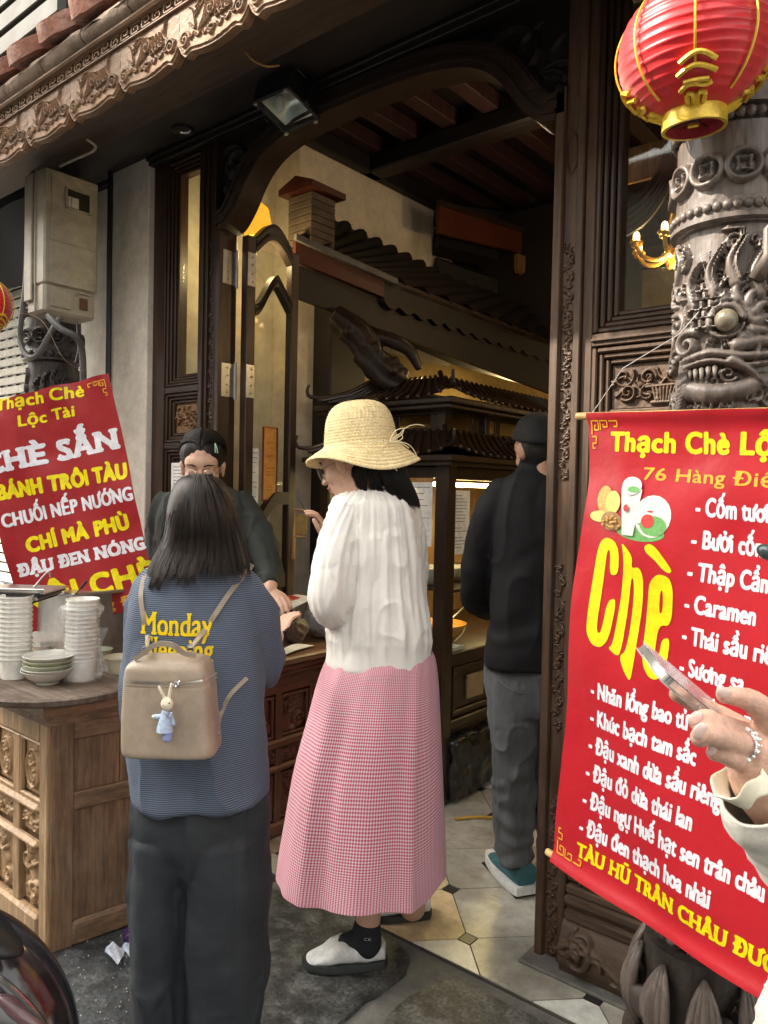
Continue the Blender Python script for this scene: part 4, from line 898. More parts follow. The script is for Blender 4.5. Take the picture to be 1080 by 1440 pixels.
# ================================================================== lanterns
LAN = mat('red_lantern_silk', (.62, .006, .012), .32, .06, (3, 3, 3), .06, 90, spec=.5, sheen=.3)
LGOLD = mat('lantern_gold', (.75, .52, .06), .3, .15, (20, 20, 20), .3, 80, metal=.35)
def lantern(c, R, Hh, label, tilt=(0, 0)):
    t = thing('red_lantern', label, 'lantern', c); c = np.array(c, float); axz = nrm(np.array([tilt[0], tilt[1], 1.])); axx = nrm(np.cross([0, 1, 0], axz)); axy = np.cross(axz, axx)
    M = lambda x, y, z: c+axx*x+axy*y+axz*z
    NR, seg = 17, 96; nsub = 6; rows = []
    zt = Hh
    ph = np.linspace(-1.18, 1.18, NR+1)
    for i in range(NR):
        for k in range(nsub):
            s = k/nsub; p = ph[i]*(1-s)+ph[i+1]*s; pinch = 1-.016*math.sin(PI*s)**.8+.004*(1 if k == 0 else 0)
            rows.append([M(R*math.cos(p)*pinch*math.cos(a)*(1+.006*math.cos(8*a)), R*math.cos(p)*pinch*math.sin(a)*(1+.006*math.cos(8*a)), zt*math.sin(p)) for a in np.linspace(0, 2*PI, seg+1)[:-1]])
    q = MB(); q.grid(np.array(rows), closed=True); q.build('silk_shade', LAN, t, 180, fix=False)
    def S(u, v, l=0): return M((R*math.cos(v)+l+.004)*math.cos(u), (R*math.cos(v)+l+.004)*math.sin(u), (zt)*math.sin(v))
    r0 = R*math.cos(1.18); zb = -zt*math.sin(1.18); 
    for sg in (1, -1):
        q = MB(); z0 = sg*(-zb)
        q.lathe([(r0+.004, z0-.008*sg), (r0+.007, z0), (r0+.007, z0+sg*.030), (r0-.001, z0+sg*.030), (r0-.003, z0)], 40, (0, 0, 0), cap=False); q.v = [tuple(M(*p)) for p in q.v]; q.build('gold_rim', LGOLD, t, 50)
    q = MB(); q.lathe([(r0-.004, zb-.03), (r0-.004, zb), (.5*r0, zb+.005), (.02, zb+.004)], 32, (0, 0, 0), cap=False); q.v = [tuple(M(*p)) for p in q.v]; q.build('inner_base', mat('lantern_inside', (.35, .03, .04), .6), t, 50)
    q = MB(); q.tube([M(-r0, 0, zb-.015), M(r0, .01, zb-.008)], .002, 5); q.tube([M(0, -r0, zb-.012), M(.01, r0, zb-.012)], .002, 5); q.build('wire_frame', BLACKM, t)
    gb = MB()
    for k in range(8):
        a = k*PI/4+.32; L_ = []
        gb.tube([S(a, v, .001) for v in np.linspace(-.62 if k % 2 == 0 else -.95, 1.1, 30)], .0026, 5)
        if k % 2 == 0:
            def P_(u, v): return S(a+u*1.5/R, -.56+v*1.4/Hh, .002)
            for line in ([(-.022, 0), (.004, .010), (.030, -.002)], [(-.028, -.016), (0, -.006), (.034, -.016)], [(-.02, -.026), (.024, -.026)], [(-.03, -.038), (-.01, -.030), (.02, -.034), (.032, -.03)], [(-.018, -.044), (-.018, -.066), (-.004, -.066), (-.004, -.046), (-.018, -.044)], [(.008, -.044), (.008, -.068), (.024, -.066), (.024, -.046), (.008, -.044)], [(-.024, -.074), (.03, -.074)]):
                gb.tube([P_(*p) for p in smooth_rows(line, 10)], .0056, 6)
    gb.build('gold_trim', LGOLD, t)
    q = MB(); q.tube([M(0, 0, -zb+.02), M(0, 0, -zb+.5)], .002, 5); q.build('hanging_cord', BLACKM, t)
    return t
lc = at(976, 73, 1.62)
lantern(lc, .156, .138, 'large red silk lantern with gold trim hanging in front of the dragon column', (.0, -.10))
lantern(at(-22, 428, 3.4), .115, .12, 'small red lantern at the left edge, in front of the cream shutter')

# ================================================================== banners
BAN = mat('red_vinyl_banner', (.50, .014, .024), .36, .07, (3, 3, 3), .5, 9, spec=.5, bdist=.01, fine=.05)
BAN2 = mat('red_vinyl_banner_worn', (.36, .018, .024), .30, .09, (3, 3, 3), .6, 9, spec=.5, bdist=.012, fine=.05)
BAMB = mat('bamboo_rod', (.62, .40, .15), .5, .15, (30, 30, 3))
# right banner: a plane hung by a string; unit vectors from its top-left corner
T0 = np.array([-.776, 1.70, 1.645]); U0 = np.array([.95198, -.30114, -.05514])
Bc = np.array([-.8407, 1.6948, .5565]); V0 = nrm(Bc-T0); BH = np.linalg.norm(Bc-T0); N0 = np.cross(U0, V0); N0 = N0 if N0[1] < 0 else -N0; BWd = .74
def bsurf(u, v, l=0):
    w_ = .006*math.sin(u*7+v*3)*math.sin(v*2.9)+.0035*math.sin(u*19-v*13+1)+.003*float(vnoise(np.array([u*8, v*7, 2.])))+.004*math.sin(v*31+u*4)*math.exp(-v*7)
    w_ += .012*math.exp(-((v)/.02)**2)+.010*math.exp(-((v-BH)/.02)**2)
    return T0+U0*u+V0*v+N0*(w_*1.35+l)
rb = thing('menu_banner', 'large red vinyl menu banner with yellow Chè lettering hung from a bamboo rod, right', 'banner', T0+U0*.35+V0*BH)
us, vs = np.linspace(0, BWd, 110), np.linspace(0, BH, 150)
P = np.array([[bsurf(u+.003*math.sin(v*9)*(u < .01), v) for u in us] for v in vs]); q = MB(); q.grid(P); q.grid((P-N0*.0012)[:, ::-1]); q.build('vinyl_sheet', BAN, rb, 180, fix=False)
for v_, a_ in ((.004, -.052), (BH-.006, -.03)): q = MB(); q.tube([T0+U0*a_+V0*v_-N0*.009, T0+U0*(BWd+.04)+V0*v_-N0*.009], .0088, 12); q.build('bamboo_rod', BAMB, rb, 40)
q = MB(); q.tube([T0+U0*.0+V0*.0, T0+U0*.09+V0*-.10+N0*.01, at(955, 470, 1.70), at(990, 430, 1.72), at(1040, 405, 1.72)], .0012, 5); q.tube([at(1080, 452, 1.66), at(1030, 418, 1.68), at(1000, 408, 1.70), at(985, 360, 1.72), at(1080, 310, 1.7)], .001, 5); q.build('string', mat('white_string', (.6, .58, .55), .7), rb)
def RL(text, u, v, h, wd, m=WINK, bold=1, **k): return lettering('lettering', text, m, rb, bsurf, u, v, h, wd, bold, vdir=-1, **k)
RL('Thạch Chè Lộc Tài', .072, .085, .044, .510, YINK, 2.5)
XS_ = .066/natw('Cốm')
RL('76 Hàng Điếu', .168, .146, .028, .325, OINK, 1)
for k, (tx, wd) in enumerate((('- Cốm tươi dừa', .33), ('- Bưởi cốm dừa', .335), ('- Thập Cẩm', .27), ('- Caramen', .24), ('- Thái sầu riêng', .37), ('- Sương sa', .255), ('- Sen long nhãn', .36))):
    RL(tx, .300-.0012*k, .212+k*.0665, .039, natw(unhorn(tx)[0])*XS_*1.07, WINK, 1.5)
for k, (tx, wd) in enumerate((('- Nhãn lồng bao tử', .40), ('- Khúc bạch tam sắc', .41), ('- Đậu xanh dừa sầu riêng', .485), ('- Đậu đỏ dừa thái lan', .435), ('- Đậu ngự Huế hạt sen trân châu', .62), ('- Đậu đen thạch hoa nhài', .505))):
    RL(tx, .074, .657+k*.0655, .040, natw(unhorn(tx)[0])*XS_, WINK, 1.5)
RL('TÀU HŨ TRÂN CHÂU ĐƯỜNG ĐEN', .072, 1.040, .034, .64, YINK, 2, serif=2)
# tall "Chè"
def BP(pts): return [(.050+x*.215, .283+y*.205) for x, y in pts]
def blob2(ctrl, n=60): return [tuple(p) for p in smooth_rows(ctrl+ctrl[:1], n)]
Cpoly = [(.02, .30), (.05, .08), (.14, .0), (.27, .03), (.335, .14), (.33, .40), (.22, .42), (.215, .17), (.19, .13), (.16, .20), (.13, 1.0), (.16, 1.10), (.20, 1.05), (.225, .70), (.335, .66), (.30, 1.12), (.22, 1.24), (.10, 1.24), (.01, 1.12), (.0, .95)]
hpoly = [(.36, .02), (.52, .17), (.50, .30), (.60, .27), (.655, .36), (.66, .60), (.625, 1.05), (.615, 1.38), (.60, 1.52), (.53, 1.45), (.44, 1.28), (.52, 1.20), (.545, .55), (.53, .40), (.50, .42), (.48, .75), (.455, 1.26), (.40, 1.28), (.30, 1.22), (.35, 1.18), (.38, .70), (.40, .30), (.39, .15)]
epoly_o = [(.74, .40), (.84, .30), (.97, .32), (1.02, .45), (1.01, .82), (.86, .84), (.84, 1.16), (.86, 1.20), (.90, 1.12), (.91, .98), (1.01, .94), (.985, 1.28), (.90, 1.42), (.80, 1.42), (.715, 1.30), (.70, 1.10), (.72, .55)]
epoly_h = [(.87, .48), (.90, .46), (.90, .70), (.86, .72)]
acc = [(.66, .04), (.72, .0), (.80, .03), (1.0, .24), (.97, .28), (.90, .26), (.80, .17), (.68, .10)]
def dens(pl):
    pl = list(pl)
    for _ in range(2): pl = [tuple(q) for a, b in zip(pl, pl[1:]+pl[:1]) for q in (np.array(a)*.78+np.array(b)*.22, np.array(a)*.22+np.array(b)*.78)]
    return [tuple(p) for a, b in zip(pl, pl[1:]+pl[:1]) for p in np.linspace(a, b, 3)[:-1]]
for nm, pl in (('C', Cpoly), ('h', hpoly), ('accent', acc)): flatshape('large_letter', [dens(BP(pl))], YINK, rb, bsurf, .0012)
eo = dens(BP(epoly_o[:5]+[(.86, .84), (.86, .72), (.90, .70), (.90, .46), (.87, .48), (.855, .70), (.855, .80)]+epoly_o[6:])) 
flatshape('large_letter', [dens(BP(epoly_o))], YINK, rb, bsurf, .0012)
flatshape('letter_counter', [dens(BP(epoly_h))], BAN, rb, bsurf, .0018)
# corner key ornaments and the printed picture
def keyorn(S, x, y, sx, sy, w_=.0035): return [[(x+a*sx, y+b*sy) for a, b in ln] for ln in ([(0, 3.2), (0, 0), (2.2, 0), (2.2, 2.2), (.9, 2.2), (.9, 1.1), (1.4, 1.1)], [(2.8, 2.2), (2.8, 0), (5, 0), (5, 1.5), (3.7, 1.5), (3.7, .8)], [(5.6, .1), (8, .1), (8, 1.4), (7, 1.4)], [(0, 3.8), (1.5, 3.8), (1.5, 5.4), (.3, 5.4), (.3, 6.6), (1.2, 6.6)])]
def dn(ls): return [np.concatenate([np.linspace(a, b, 5)[:-1] for a, b in zip(l, l[1:])]+[np.array([l[-1]])]) for l in ls]
ribbon('corner_ornament', dn(keyorn(0, .014, .018, .0095, .0095)), .0034, OINK, rb, bsurf); ribbon('corner_ornament', dn(keyorn(0, .014, BH-.03, .0095, -.0095)), .0034, OINK, rb, bsurf)
def disc(cu, cv, a, b, n=20): return [(cu+a*math.cos(t), cv+b*math.sin(t)) for t in np.linspace(0, 2*PI, n)[:-1]]
PC = {'g': mat('print_green', (.16, .42, .12), .5, .15, (30, 30, 30)), 'w': mat('print_pale', (.72, .74, .68), .5, .1, (60, 60, 60)), 'o': mat('print_ochre', (.65, .42, .12), .5, .35, (120, 120, 120)), 'y': mat('print_lemon', (.75, .66, .18), .5, .2, (60, 60, 60)), 'r': mat('print_red', (.6, .05, .04), .5, .3, (120, 120, 120)), 'b': mat('print_brown', (.4, .22, .10), .5, .3, (90, 90, 90))}
pi_ = [('g', disc(.175, .262, .065, .020)), ('w', disc(.205, .225, .045, .046)), ('g', disc(.21, .245, .033, .022)), ('r', disc(.196, .236, .016, .015)), ('o', disc(.068, .198, .026, .032)), ('y', disc(.095, .202, .023, .026)), ('y', disc(.055, .238, .030, .013)), ('b', disc(.095, .245, .033, .022)), ('w', [(.118, .168), (.174, .168), (.162, .272), (.130, .272)]), ('w', disc(.146, .162, .026, .02)), ('g', disc(.152, .170, .016, .007)), ('r', disc(.138, .212, .007, .008))]
for k, (cc_, pl) in enumerate(pi_): flatshape('printed_dessert', [pl], PC[cc_], rb, bsurf, .001+.0004*k)
q = MB()
for k in range(16): a = RNG.random(2); p = bsurf(.072+.05*a[0], .233+.028*a[1], .0075); q.ball(p, .0035, 6)
q.build('printed_nuts', PC['o'], rb)

# left banner
lb = thing('dessert_banner', 'tilted dark red vinyl banner with white and yellow dessert names, behind the steel pan', 'banner', at(120, 860, 3.2))
TR = at(152, 525, 3.12); BR = at(222, 838, 3.12); TL = at(0, 548, 3.16); LV = nrm(BR-TR); LU = nrm(TR-TL); LU = nrm(LU-LV*(LV@LU)); LN = np.cross(LU, LV); LN = LN if LN@FW < 0 else -LN
LW_, LH_ = .60, .97; L0 = TR-LU*LW_
def lsurf(u, v, l=0):
    w_ = .007*math.sin(u*9+v*4)*math.sin(v*3+.5)+.004*math.sin(u*23-v*9)+.005*float(vnoise(np.array([u*9, v*8, 5.])))+.006*math.sin(u*38+v*6)*math.exp(-v*10)
    return L0+LU*u+LV*v+LN*(w_*1.5+l)
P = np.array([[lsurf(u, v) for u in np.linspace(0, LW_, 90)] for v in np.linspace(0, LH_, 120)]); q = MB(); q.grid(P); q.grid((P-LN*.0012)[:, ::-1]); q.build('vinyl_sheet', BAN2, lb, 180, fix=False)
def luv(px, py):
    v = ray(px, py); k = ((L0-EYE)@LN)/(v@LN); Pp = EYE+k*v-L0; return Pp@LU, Pp@LV
def LL(tx, p0, p1, h, m, bold=2, **k):
    a, b = luv(*p0), luv(*p1); lettering('lettering', tx, m, lb, lsurf, a[0], a[1], h, b[0]-a[0], bold, vdir=-1, lift=.0012, rot=math.atan2(b[1]-a[1], b[0]-a[0]), **k)
LL('Thạch Chè', (-6, 578), (118, 556), .050, YINK, 2, slant=.1); LL('Lộc Tài', (28, 600), (106, 584), .046, YINK, 2, slant=.1)
LL('CHÈ SẮN', (-22, 668), (169, 628), .082, WINK, 3, serif=3); LL('BÁNH TRÔI TÀU', (-2, 703), (181, 671), .064, YINK, 3)
LL('CHUỐI NẾP NƯỚNG', (6, 742), (190, 702), .058, WINK, 2); LL('CHÍ MÀ PHÙ', (38, 777), (184, 742), .062, YINK, 3)
LL('ĐẬU ĐEN NÓNG', (27, 811), (208, 770), .050, WINK, 3, serif=3); LL('XÔI CHÈ', (30, 862), (222, 815), .088, YINK, 3, slant=-.08); LL('76 Hàng Điếu', (75, 875), (225, 840), .040, OINK, 1)
a = luv(150, 530); ribbon('corner_ornament', dn(keyorn(0, a[0]-.012, .022, -.0095, .0095)), .004, OINK, lb, lsurf, .0012)
def plamp(nm, loc, en, col, r=.06):
    l = bpy.data.lights.new(nm, 'POINT'); l.energy = en; l.color = col; l.shadow_soft_size = r; o = bpy.data.objects.new(nm, l); COL.objects.link(o); o.location = tuple(loc); return o
# ================================================================== room inside
b = MB(); b.box(-3.25, 2.86, -.12, -3.0, 4.30, 3.50, .002); b.box(-3.45, 2.245, -.12, -3.19, 2.859, 3.50, .002); struct(b.build('left_room_wall', WALLI, None, 0))
b = MB(); b.box(-3.26, 4.30, -.12, -3.0, 7.0, 2.5, .002); b.box(-3.26, 6.8, -.12, 1.6, 7.0, 3.5, .002); struct(b.build('back_room_wall', WALLY, None, 0))
b = MB(); b.box(-2.999, 3.27, 1.70, -2.96, 4.6, 2.30, .002); struct(b.build('lamplit_wall_patch', WALLY, None, 0))  # raised slab whose yellow colour stands in for lamplight on the wall
b = MB(); b.box(1.5, 2.27, -.12, 1.62, 7.0, 3.5, .002); struct(b.build('right_room_wall', WALLI, None, 0))
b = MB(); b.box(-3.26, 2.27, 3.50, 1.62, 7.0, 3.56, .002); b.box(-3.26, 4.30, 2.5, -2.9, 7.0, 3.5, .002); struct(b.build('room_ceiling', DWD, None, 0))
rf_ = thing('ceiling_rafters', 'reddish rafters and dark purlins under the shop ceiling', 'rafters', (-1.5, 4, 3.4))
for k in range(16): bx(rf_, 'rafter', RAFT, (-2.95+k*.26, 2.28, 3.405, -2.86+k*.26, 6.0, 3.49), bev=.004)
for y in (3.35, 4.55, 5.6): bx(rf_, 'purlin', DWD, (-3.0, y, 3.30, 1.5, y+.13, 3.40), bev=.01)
bx(rf_, 'wall_plate', DWD, (-3.0, 2.5, 3.30, -2.93, 4.3, 3.40), bev=.01)
pl = MB(); pl.box(-3.0, 2.98, -.0, -2.86, 3.27, 2.62, .008); tag(pl.build('timber_pillar', DWD, None, 30), 'broad dark timber pillar against the inner wall, left of the straw hat', 'pillar')
# inner gallery roof along the left wall
ig = thing('inner_gallery_roof', 'decorative inner roof with red painted fascia above the counter', 'gallery roof', at(480, 380, 3.9))
def strip(par, name, m, p0, p1, h0, h1, dep, th=.03, n=2, scal_=0):
    """board between two top points, height h, thickness to the back"""
    p0, p1 = np.array(p0), np.array(p1); q = MB(); bk = nrm(np.cross(p1-p0, UP)); bk = bk if bk@FW > 0 else -bk
    N_ = 60 if scal_ else 2; F = np.zeros((2, N_, 3)); 
    for i in range(N_):
        s = i/(N_-1); t = p0+(p1-p0)*s; hh = h0+(h1-h0)*s
        F[0, i] = t; F[1, i] = t-UP*(hh+(scal_*abs(math.sin(s*PI*14)) if scal_ else 0))
    q.grid(F); q.grid((F+bk*th)[:, ::-1]); q.grid(np.stack([F[0], F[0]+bk*th])); q.grid(np.stack([F[1], F[1]+bk*th])); q.grid(np.stack([F[:, 0], F[:, 0]+bk*th])); q.grid(np.stack([F[:, -1], F[:, -1]+bk*th]))
    return q.build(name, m, par, 30)
A_g, B_g, C_g = at(416, 336, 3.72), at(541, 391, 4.0), at(800, 492, 4.9)
strip(ig, 'red_fascia', FASCR, A_g, B_g, .105, .10, .03)
strip(ig, 'ridge_board', GROUT, at(417, 328, 3.7), at(560, 392, 4.0), .03, .03, .05)
strip(ig, 'carved_eave', DWD, B_g+(0, 0, -.01), C_g, .11, .10, .03, scal_=.03); strip(ig, 'carved_eave', DWX, B_g+(0, 0, .01), C_g+(0, 0, .02), .04, .04, .05)
strip(ig, 'under_board', DWD, at(416, 371, 3.74), C_g+(0, 0, -.12), .16, .2, .03)
up2 = [at(452, 300, 4.05), at(640, 396, 4.6), at(800, 455, 5.2)]; lo2 = [A_g, B_g, C_g]
for k in range(18):
    s0, s1 = k/18, (k+.88)/18
    def ip(L, s): s *= 2; i = min(int(s), 1); return L[i]+(L[i+1]-L[i])*(s-i)
    q = MB(); a, b_, c_, d_ = ip(lo2, s0), ip(lo2, s1), ip(up2, s1), ip(up2, s0); up_ = nrm(np.cross(b_-a, d_-a)); up_ = up_ if up_[2] > 0 else -up_
    q.grid(np.array([[a+up_*.03*math.sin(PI*t) for t in (0,)][0:1]+[a+(b_-a)*t+up_*.03*math.sin(PI*t) for t in (.25, .5, .75, 1)], [d_+(c_-d_)*t+up_*.03*math.sin(PI*t) for t in (0, .25, .5, .75, 1)]])); q.build('roof_tile', DWD, ig, 180)
b = MB(); b.grid(np.array([[*up2], [p+(0, 0, -.5) for p in up2]])); b.grid(np.array([lo2, up2])-np.array([0, 0, .02])); b.build('roof_board', DWD, ig, 0, fix=False)
bp_ = thing('brick_pier', 'small brick pier with red tiled cap standing on the inner roof', 'pier', at(438, 340, 3.85))
BR_ = mat('old_grey_brick', (.12, .09, .065), .85, .35, (10, 10, 10), .6, 30)
c0 = at(438, 345, 3.85); 
for k in range(7):
    q = MB(); z = k*.036; q.box(c0[0]-.085, c0[1]-.085, c0[2]+z-.02, c0[0]+.085-.003, c0[1]+.085, c0[2]+z+.013, .003); q.build('brick', BR_, bp_, 30)
q = MB(); q.prism([(-.12, .235), (.12, .235), (.12, .265), (0, .31), (-.12, .265)], lambda u, v, d: (c0[0]+u, c0[1]+d, c0[2]+v), -.12, .12); q.build('cap', FASCR, bp_, 30)
ig2 = thing('upper_gallery_roof', 'second decorative inner roof with red fascia deep in the shop', 'gallery roof', at(690, 330, 4.8))
strip(ig2, 'red_fascia', FASCR, at(618, 286, 4.5), at(744, 330, 5.0), .17, .13, .03); strip(ig2, 'ridge_board', DWX, at(618, 280, 4.48), at(760, 328, 5.05), .03, .03, .05)
strip(ig2, 'scalloped_trim', GOLDW, at(728, 356, 4.9), at(800, 384, 5.2), .09, .09, .02, scal_=.03); strip(ig2, 'end_board', RAFT, at(738, 325, 5.0), at(800, 300, 5.0), .26, .3, .03)
q = MB()
for k in range(3): q.tube([at(610, 300+40*k, 5.0), at(820, 330+60*k, 5.4)], .09, 6)
q.box(*at(640, 500, 5.3), *(at(640, 500, 5.3)+np.array([1.2, .3, .9])), .01); q.build('dark_carving', DWD, ig2, 40)
br = thing('carved_bracket', 'dark carved dragon bracket between pillar and gallery roof', 'bracket', at(520, 500, 3.9))
m_ = MB()
for L, r in (([(470, 440), (490, 455), (508, 470), (525, 500), (548, 520), (570, 535)], (.05, .06, .065, .06, .06, .03)), ([(500, 500), (520, 515), (540, 538), (566, 545)], (.03, .045, .04, .02)), ([(520, 470), (548, 478), (575, 492), (590, 520)], (.02, .04, .035, .02)), ([(480, 470), (500, 490), (520, 530)], (.03, .03, .02))):
    P = smooth_rows([tuple(at(x, y, 3.85))+(r_,) for (x, y), r_ in zip(L, r)], 14); m_.tube(P[:, :3], P[:, 3], 8)
for k in range(26): m_.ball(at(RNG.uniform(480, 572), 0, 0)*0+at(480+k*3.6, 452+k*3.0+RNG.uniform(-10, 10), 3.80+RNG.uniform(0, .06)), RNG.uniform(.014, .03), 7)
place(fuse(m_, .009, 2), 'carving', DWX, br); br.location = tuple(at(520, 500, 3.9)) if False else br.location
# gilded ornament, far
GOLD = mat('gilded_carving', (.75, .42, .07), .35, .4, (30, 30, 30), .8, 60, metal=.5)
go = thing('gilded_panel', 'gilded carved panel glinting in the dark behind the door post', 'panel', at(765, 445, 5.0))
relief('carving', GOLD, go, at(742, 470, 5.0), nrm(RT+.2*FW), UP, -FW, .26, .26, vine(.26, .26, 71, 2.4, .008), .02, .004)
yl = thing('yellow_lantern', 'yellow silk lantern behind the curved top of the door leaf', 'lantern', at(361, 316, 3.6))
q = MB(); q.lathe([(.03, -.09), (.055, -.07), (.07, 0), (.055, .07), (.03, .09)], 16, at(361, 314, 3.6)); q.build('shade', mat('yellow_silk', (.75, .42, .02), .6, emit=(.8, .4, .03), es=.25), yl)
q = MB(); q.tube([at(361, 314, 3.6)+(0, 0, .09), at(361, 314, 3.6)+(0, 0, .5)], .003, 5); q.build('cord', BLACKM, yl)
plamp('yellow_lantern_light', at(361, 314, 3.6)+(0, 0, -.13), 1.5, (1, .74, .36), .05)
# interior seen through the right-hand window
ch = thing('gold_chandelier', 'golden chandelier with lit lamps seen through the right shop window', 'chandelier', at(938, 350, 3.4))
c0 = at(950, 352, 3.4); q = MB()
for k in range(7):
    a = 2*PI*k/7+.3; P = [c0+np.array([r*math.cos(a), r*math.sin(a), z]) for r, z in ((.02, 0), (.08, -.045), (.15, -.03), (.18, .02))]; q.tube(smooth_rows(P, 10), .010, 7)
    for j in range(5): q.ball(P[3]+np.array([.018*math.cos(j*1.26), .018*math.sin(j*1.26), .0+.01*(j % 2)]), .014, 6)
q.lathe([(.01, .25), (.02, .2), (.035, .12), (.015, .05), (.04, 0), (.03, -.05), (.008, -.08)], 14, c0); q.build('arms', GOLD, ch)
for k in range(7):
    a = 2*PI*k/7+.3; q = MB(); q.ball(c0+np.array([.18*math.cos(a), .18*math.sin(a), .05]), (.016, .016, .026), 8); q.build('bulb', mat('warm_bulb', (1, .8, .5), .5, bump=0, emit=(1, .62, .22), es=2.6), ch)
pw = MB(); pw.box(-.95, 3.6, -.1, 1.5, 3.66, 2.35, .002); tag(pw.build('partition', mat('grey_reflection', (.30, .31, .27), .7, .15, (1, 1, 1)), None, 0), 'pale grey partition behind the right shop window', 'partition')  # grey panel added to imitate the pale reflection in the window glass
pt = MB(); pt.box(-.97, 3.56, 2.06, 1.5, 3.6, 2.12, .004); pt.build('ledge', BLACKM, None, 0) if False else None
dr = thing('curved_brace', 'dark curved timber brace behind the right window glass', 'brace', at(930, 260, 3.0))
for k in range(4): q = MB(); q.tube(smooth_rows([at(872, 330-k*9, 3.0), at(905, 308-k*10, 3.0), at(935, 262-k*10, 3.0), at(950, 205-k*10, 3.0)], 16), .022, 8); q.build('moulding', DW, dr)
tb_ = MB(); tb_.grid(np.array([[at(872, 235, 3.6), at(960, 200, 3.6)], [at(872, 262, 3.6), at(960, 236, 3.6)]])); 
bx(dr, 'ochre_board', GOLDW, (*at(868, 262, 3.5), *(at(868, 262, 3.5)+np.array([.6, .02, .16]))), bev=.003)

# ================================================================== pagoda-roofed display cabinet
dc = thing('display_cabinet', 'dark wooden display cabinet with two pagoda roofs and lit glass shelves', 'cabinet', (-2.3, 3.4, 0))
CW = wood('cabinet_wood', (.030, .016, .010), .32, coat=.25); CWX = wood('cabinet_wood_across', (.024, .013, .008), .32, 'x', coat=.25)
x0, x1, y0, y1 = -2.80, -1.985, 2.85, 4.55
CWY = wood('cabinet_wood_inward', (.026, .014, .009), .32, 'y', coat=.25)
for nm, bxs in (('corner_post', [(x1-.075, y0, 0, x1, y0+.075, 1.60)]), ('corner_post', [(x0, y0, 0, x0+.07, y0+.07, 1.60)]), ('corner_post', [(x1-.07, y1-.07, 0, x1, y1, 1.6)]), ('middle_post', [(x1-.05, 3.66, .70, x1, 3.71, 1.56)])): bx(dc, nm, CW, *bxs, bev=.008)
bx(dc, 'front_rail', CWX, (x0+.07, y0+.005, 1.52, x1-.075, y0+.06, 1.575), bev=.005); bx(dc, 'front_rail', CWX, (x0+.07, y0+.005, .66, x1-.075, y0+.06, .72), bev=.005)
bx(dc, 'side_rail', CWY, (x1-.06, y0+.075, 1.515, x1-.006, y1-.07, 1.575), bev=.005); bx(dc, 'side_rail', CWY, (x1-.06, y0+.075, .64, x1-.006, y1-.07, .705), bev=.005)
bx(dc, 'shelf', CWY, (x0+.03, y0+.08, .985, x1-.012, y1-.07, 1.003), bev=.003); bx(dc, 'floor_board', CWY, (x0+.03, y0+.06, .68, x1-.012, y1-.05, .702), bev=.003)
q = MB(); q.box(x0+.03, y1-.05, .0, x1-.03, y1-.03, 1.57, .001); q.build('back_panel', GOLDW, dc, 0)
q = MB(); q.box(x0+.02, y0+.07, .0, x0+.04, y1-.05, 1.57, .001); q.build('side_panel', GOLDW, dc, 0)
q = MB(); q.box(x0+.07, y0+.03, .72, x1-.075, y0+.034, 1.52, .0005); q.build('glass_pane', GLASS, dc, 0)
q = MB(); q.box(x1-.022, y0+.075, .705, x1-.018, 3.66, 1.515, .0005); q.build('glass_pane', GLASS, dc, 0)
q = MB(); q.box(x1-.022, 3.71, .705, x1-.018, y1-.07, 1.515, .0005); q.build('glass_pane', GLASS, dc, 0)
bx(dc, 'base_board', CW, (x0+.02, y0+.02, .06, x1-.03, y0+.04, .66), bev=.003); bx(dc, 'base_board', CWY, (x1-.045, y0+.07, .06, x1-.03, y1-.07, .64), bev=.003)
for k in range(3):
    a = y0+.10+k*.5
    fr_ = MB(); 
    for g0 in ((a, .40, a+.44, .425), (a, .61, a+.44, .635), (a, .425, a+.03, .61), (a+.41, .425, a+.44, .61)): fr_.box(x1-.03, g0[0], g0[1], x1-.012, g0[2], g0[3], .004)
    o = fr_.build('drawer', CWY, dc, 30); q = MB(); q.box(x1-.03, a+.13, .46, x1-.014, a+.27, .575, .003); q.build('pale_inset', mat('worn_inset', (.30, .22, .12), .6), o, 0)
bx(dc, 'foot_rail', CWY, (x1-.05, y0+.075, .34, x1-.008, y1-.07, .385), bev=.006); bx(dc, 'foot_rail', CWX, (x0+.07, y0+.01, .34, x1-.075, y0+.05, .385), bev=.006)
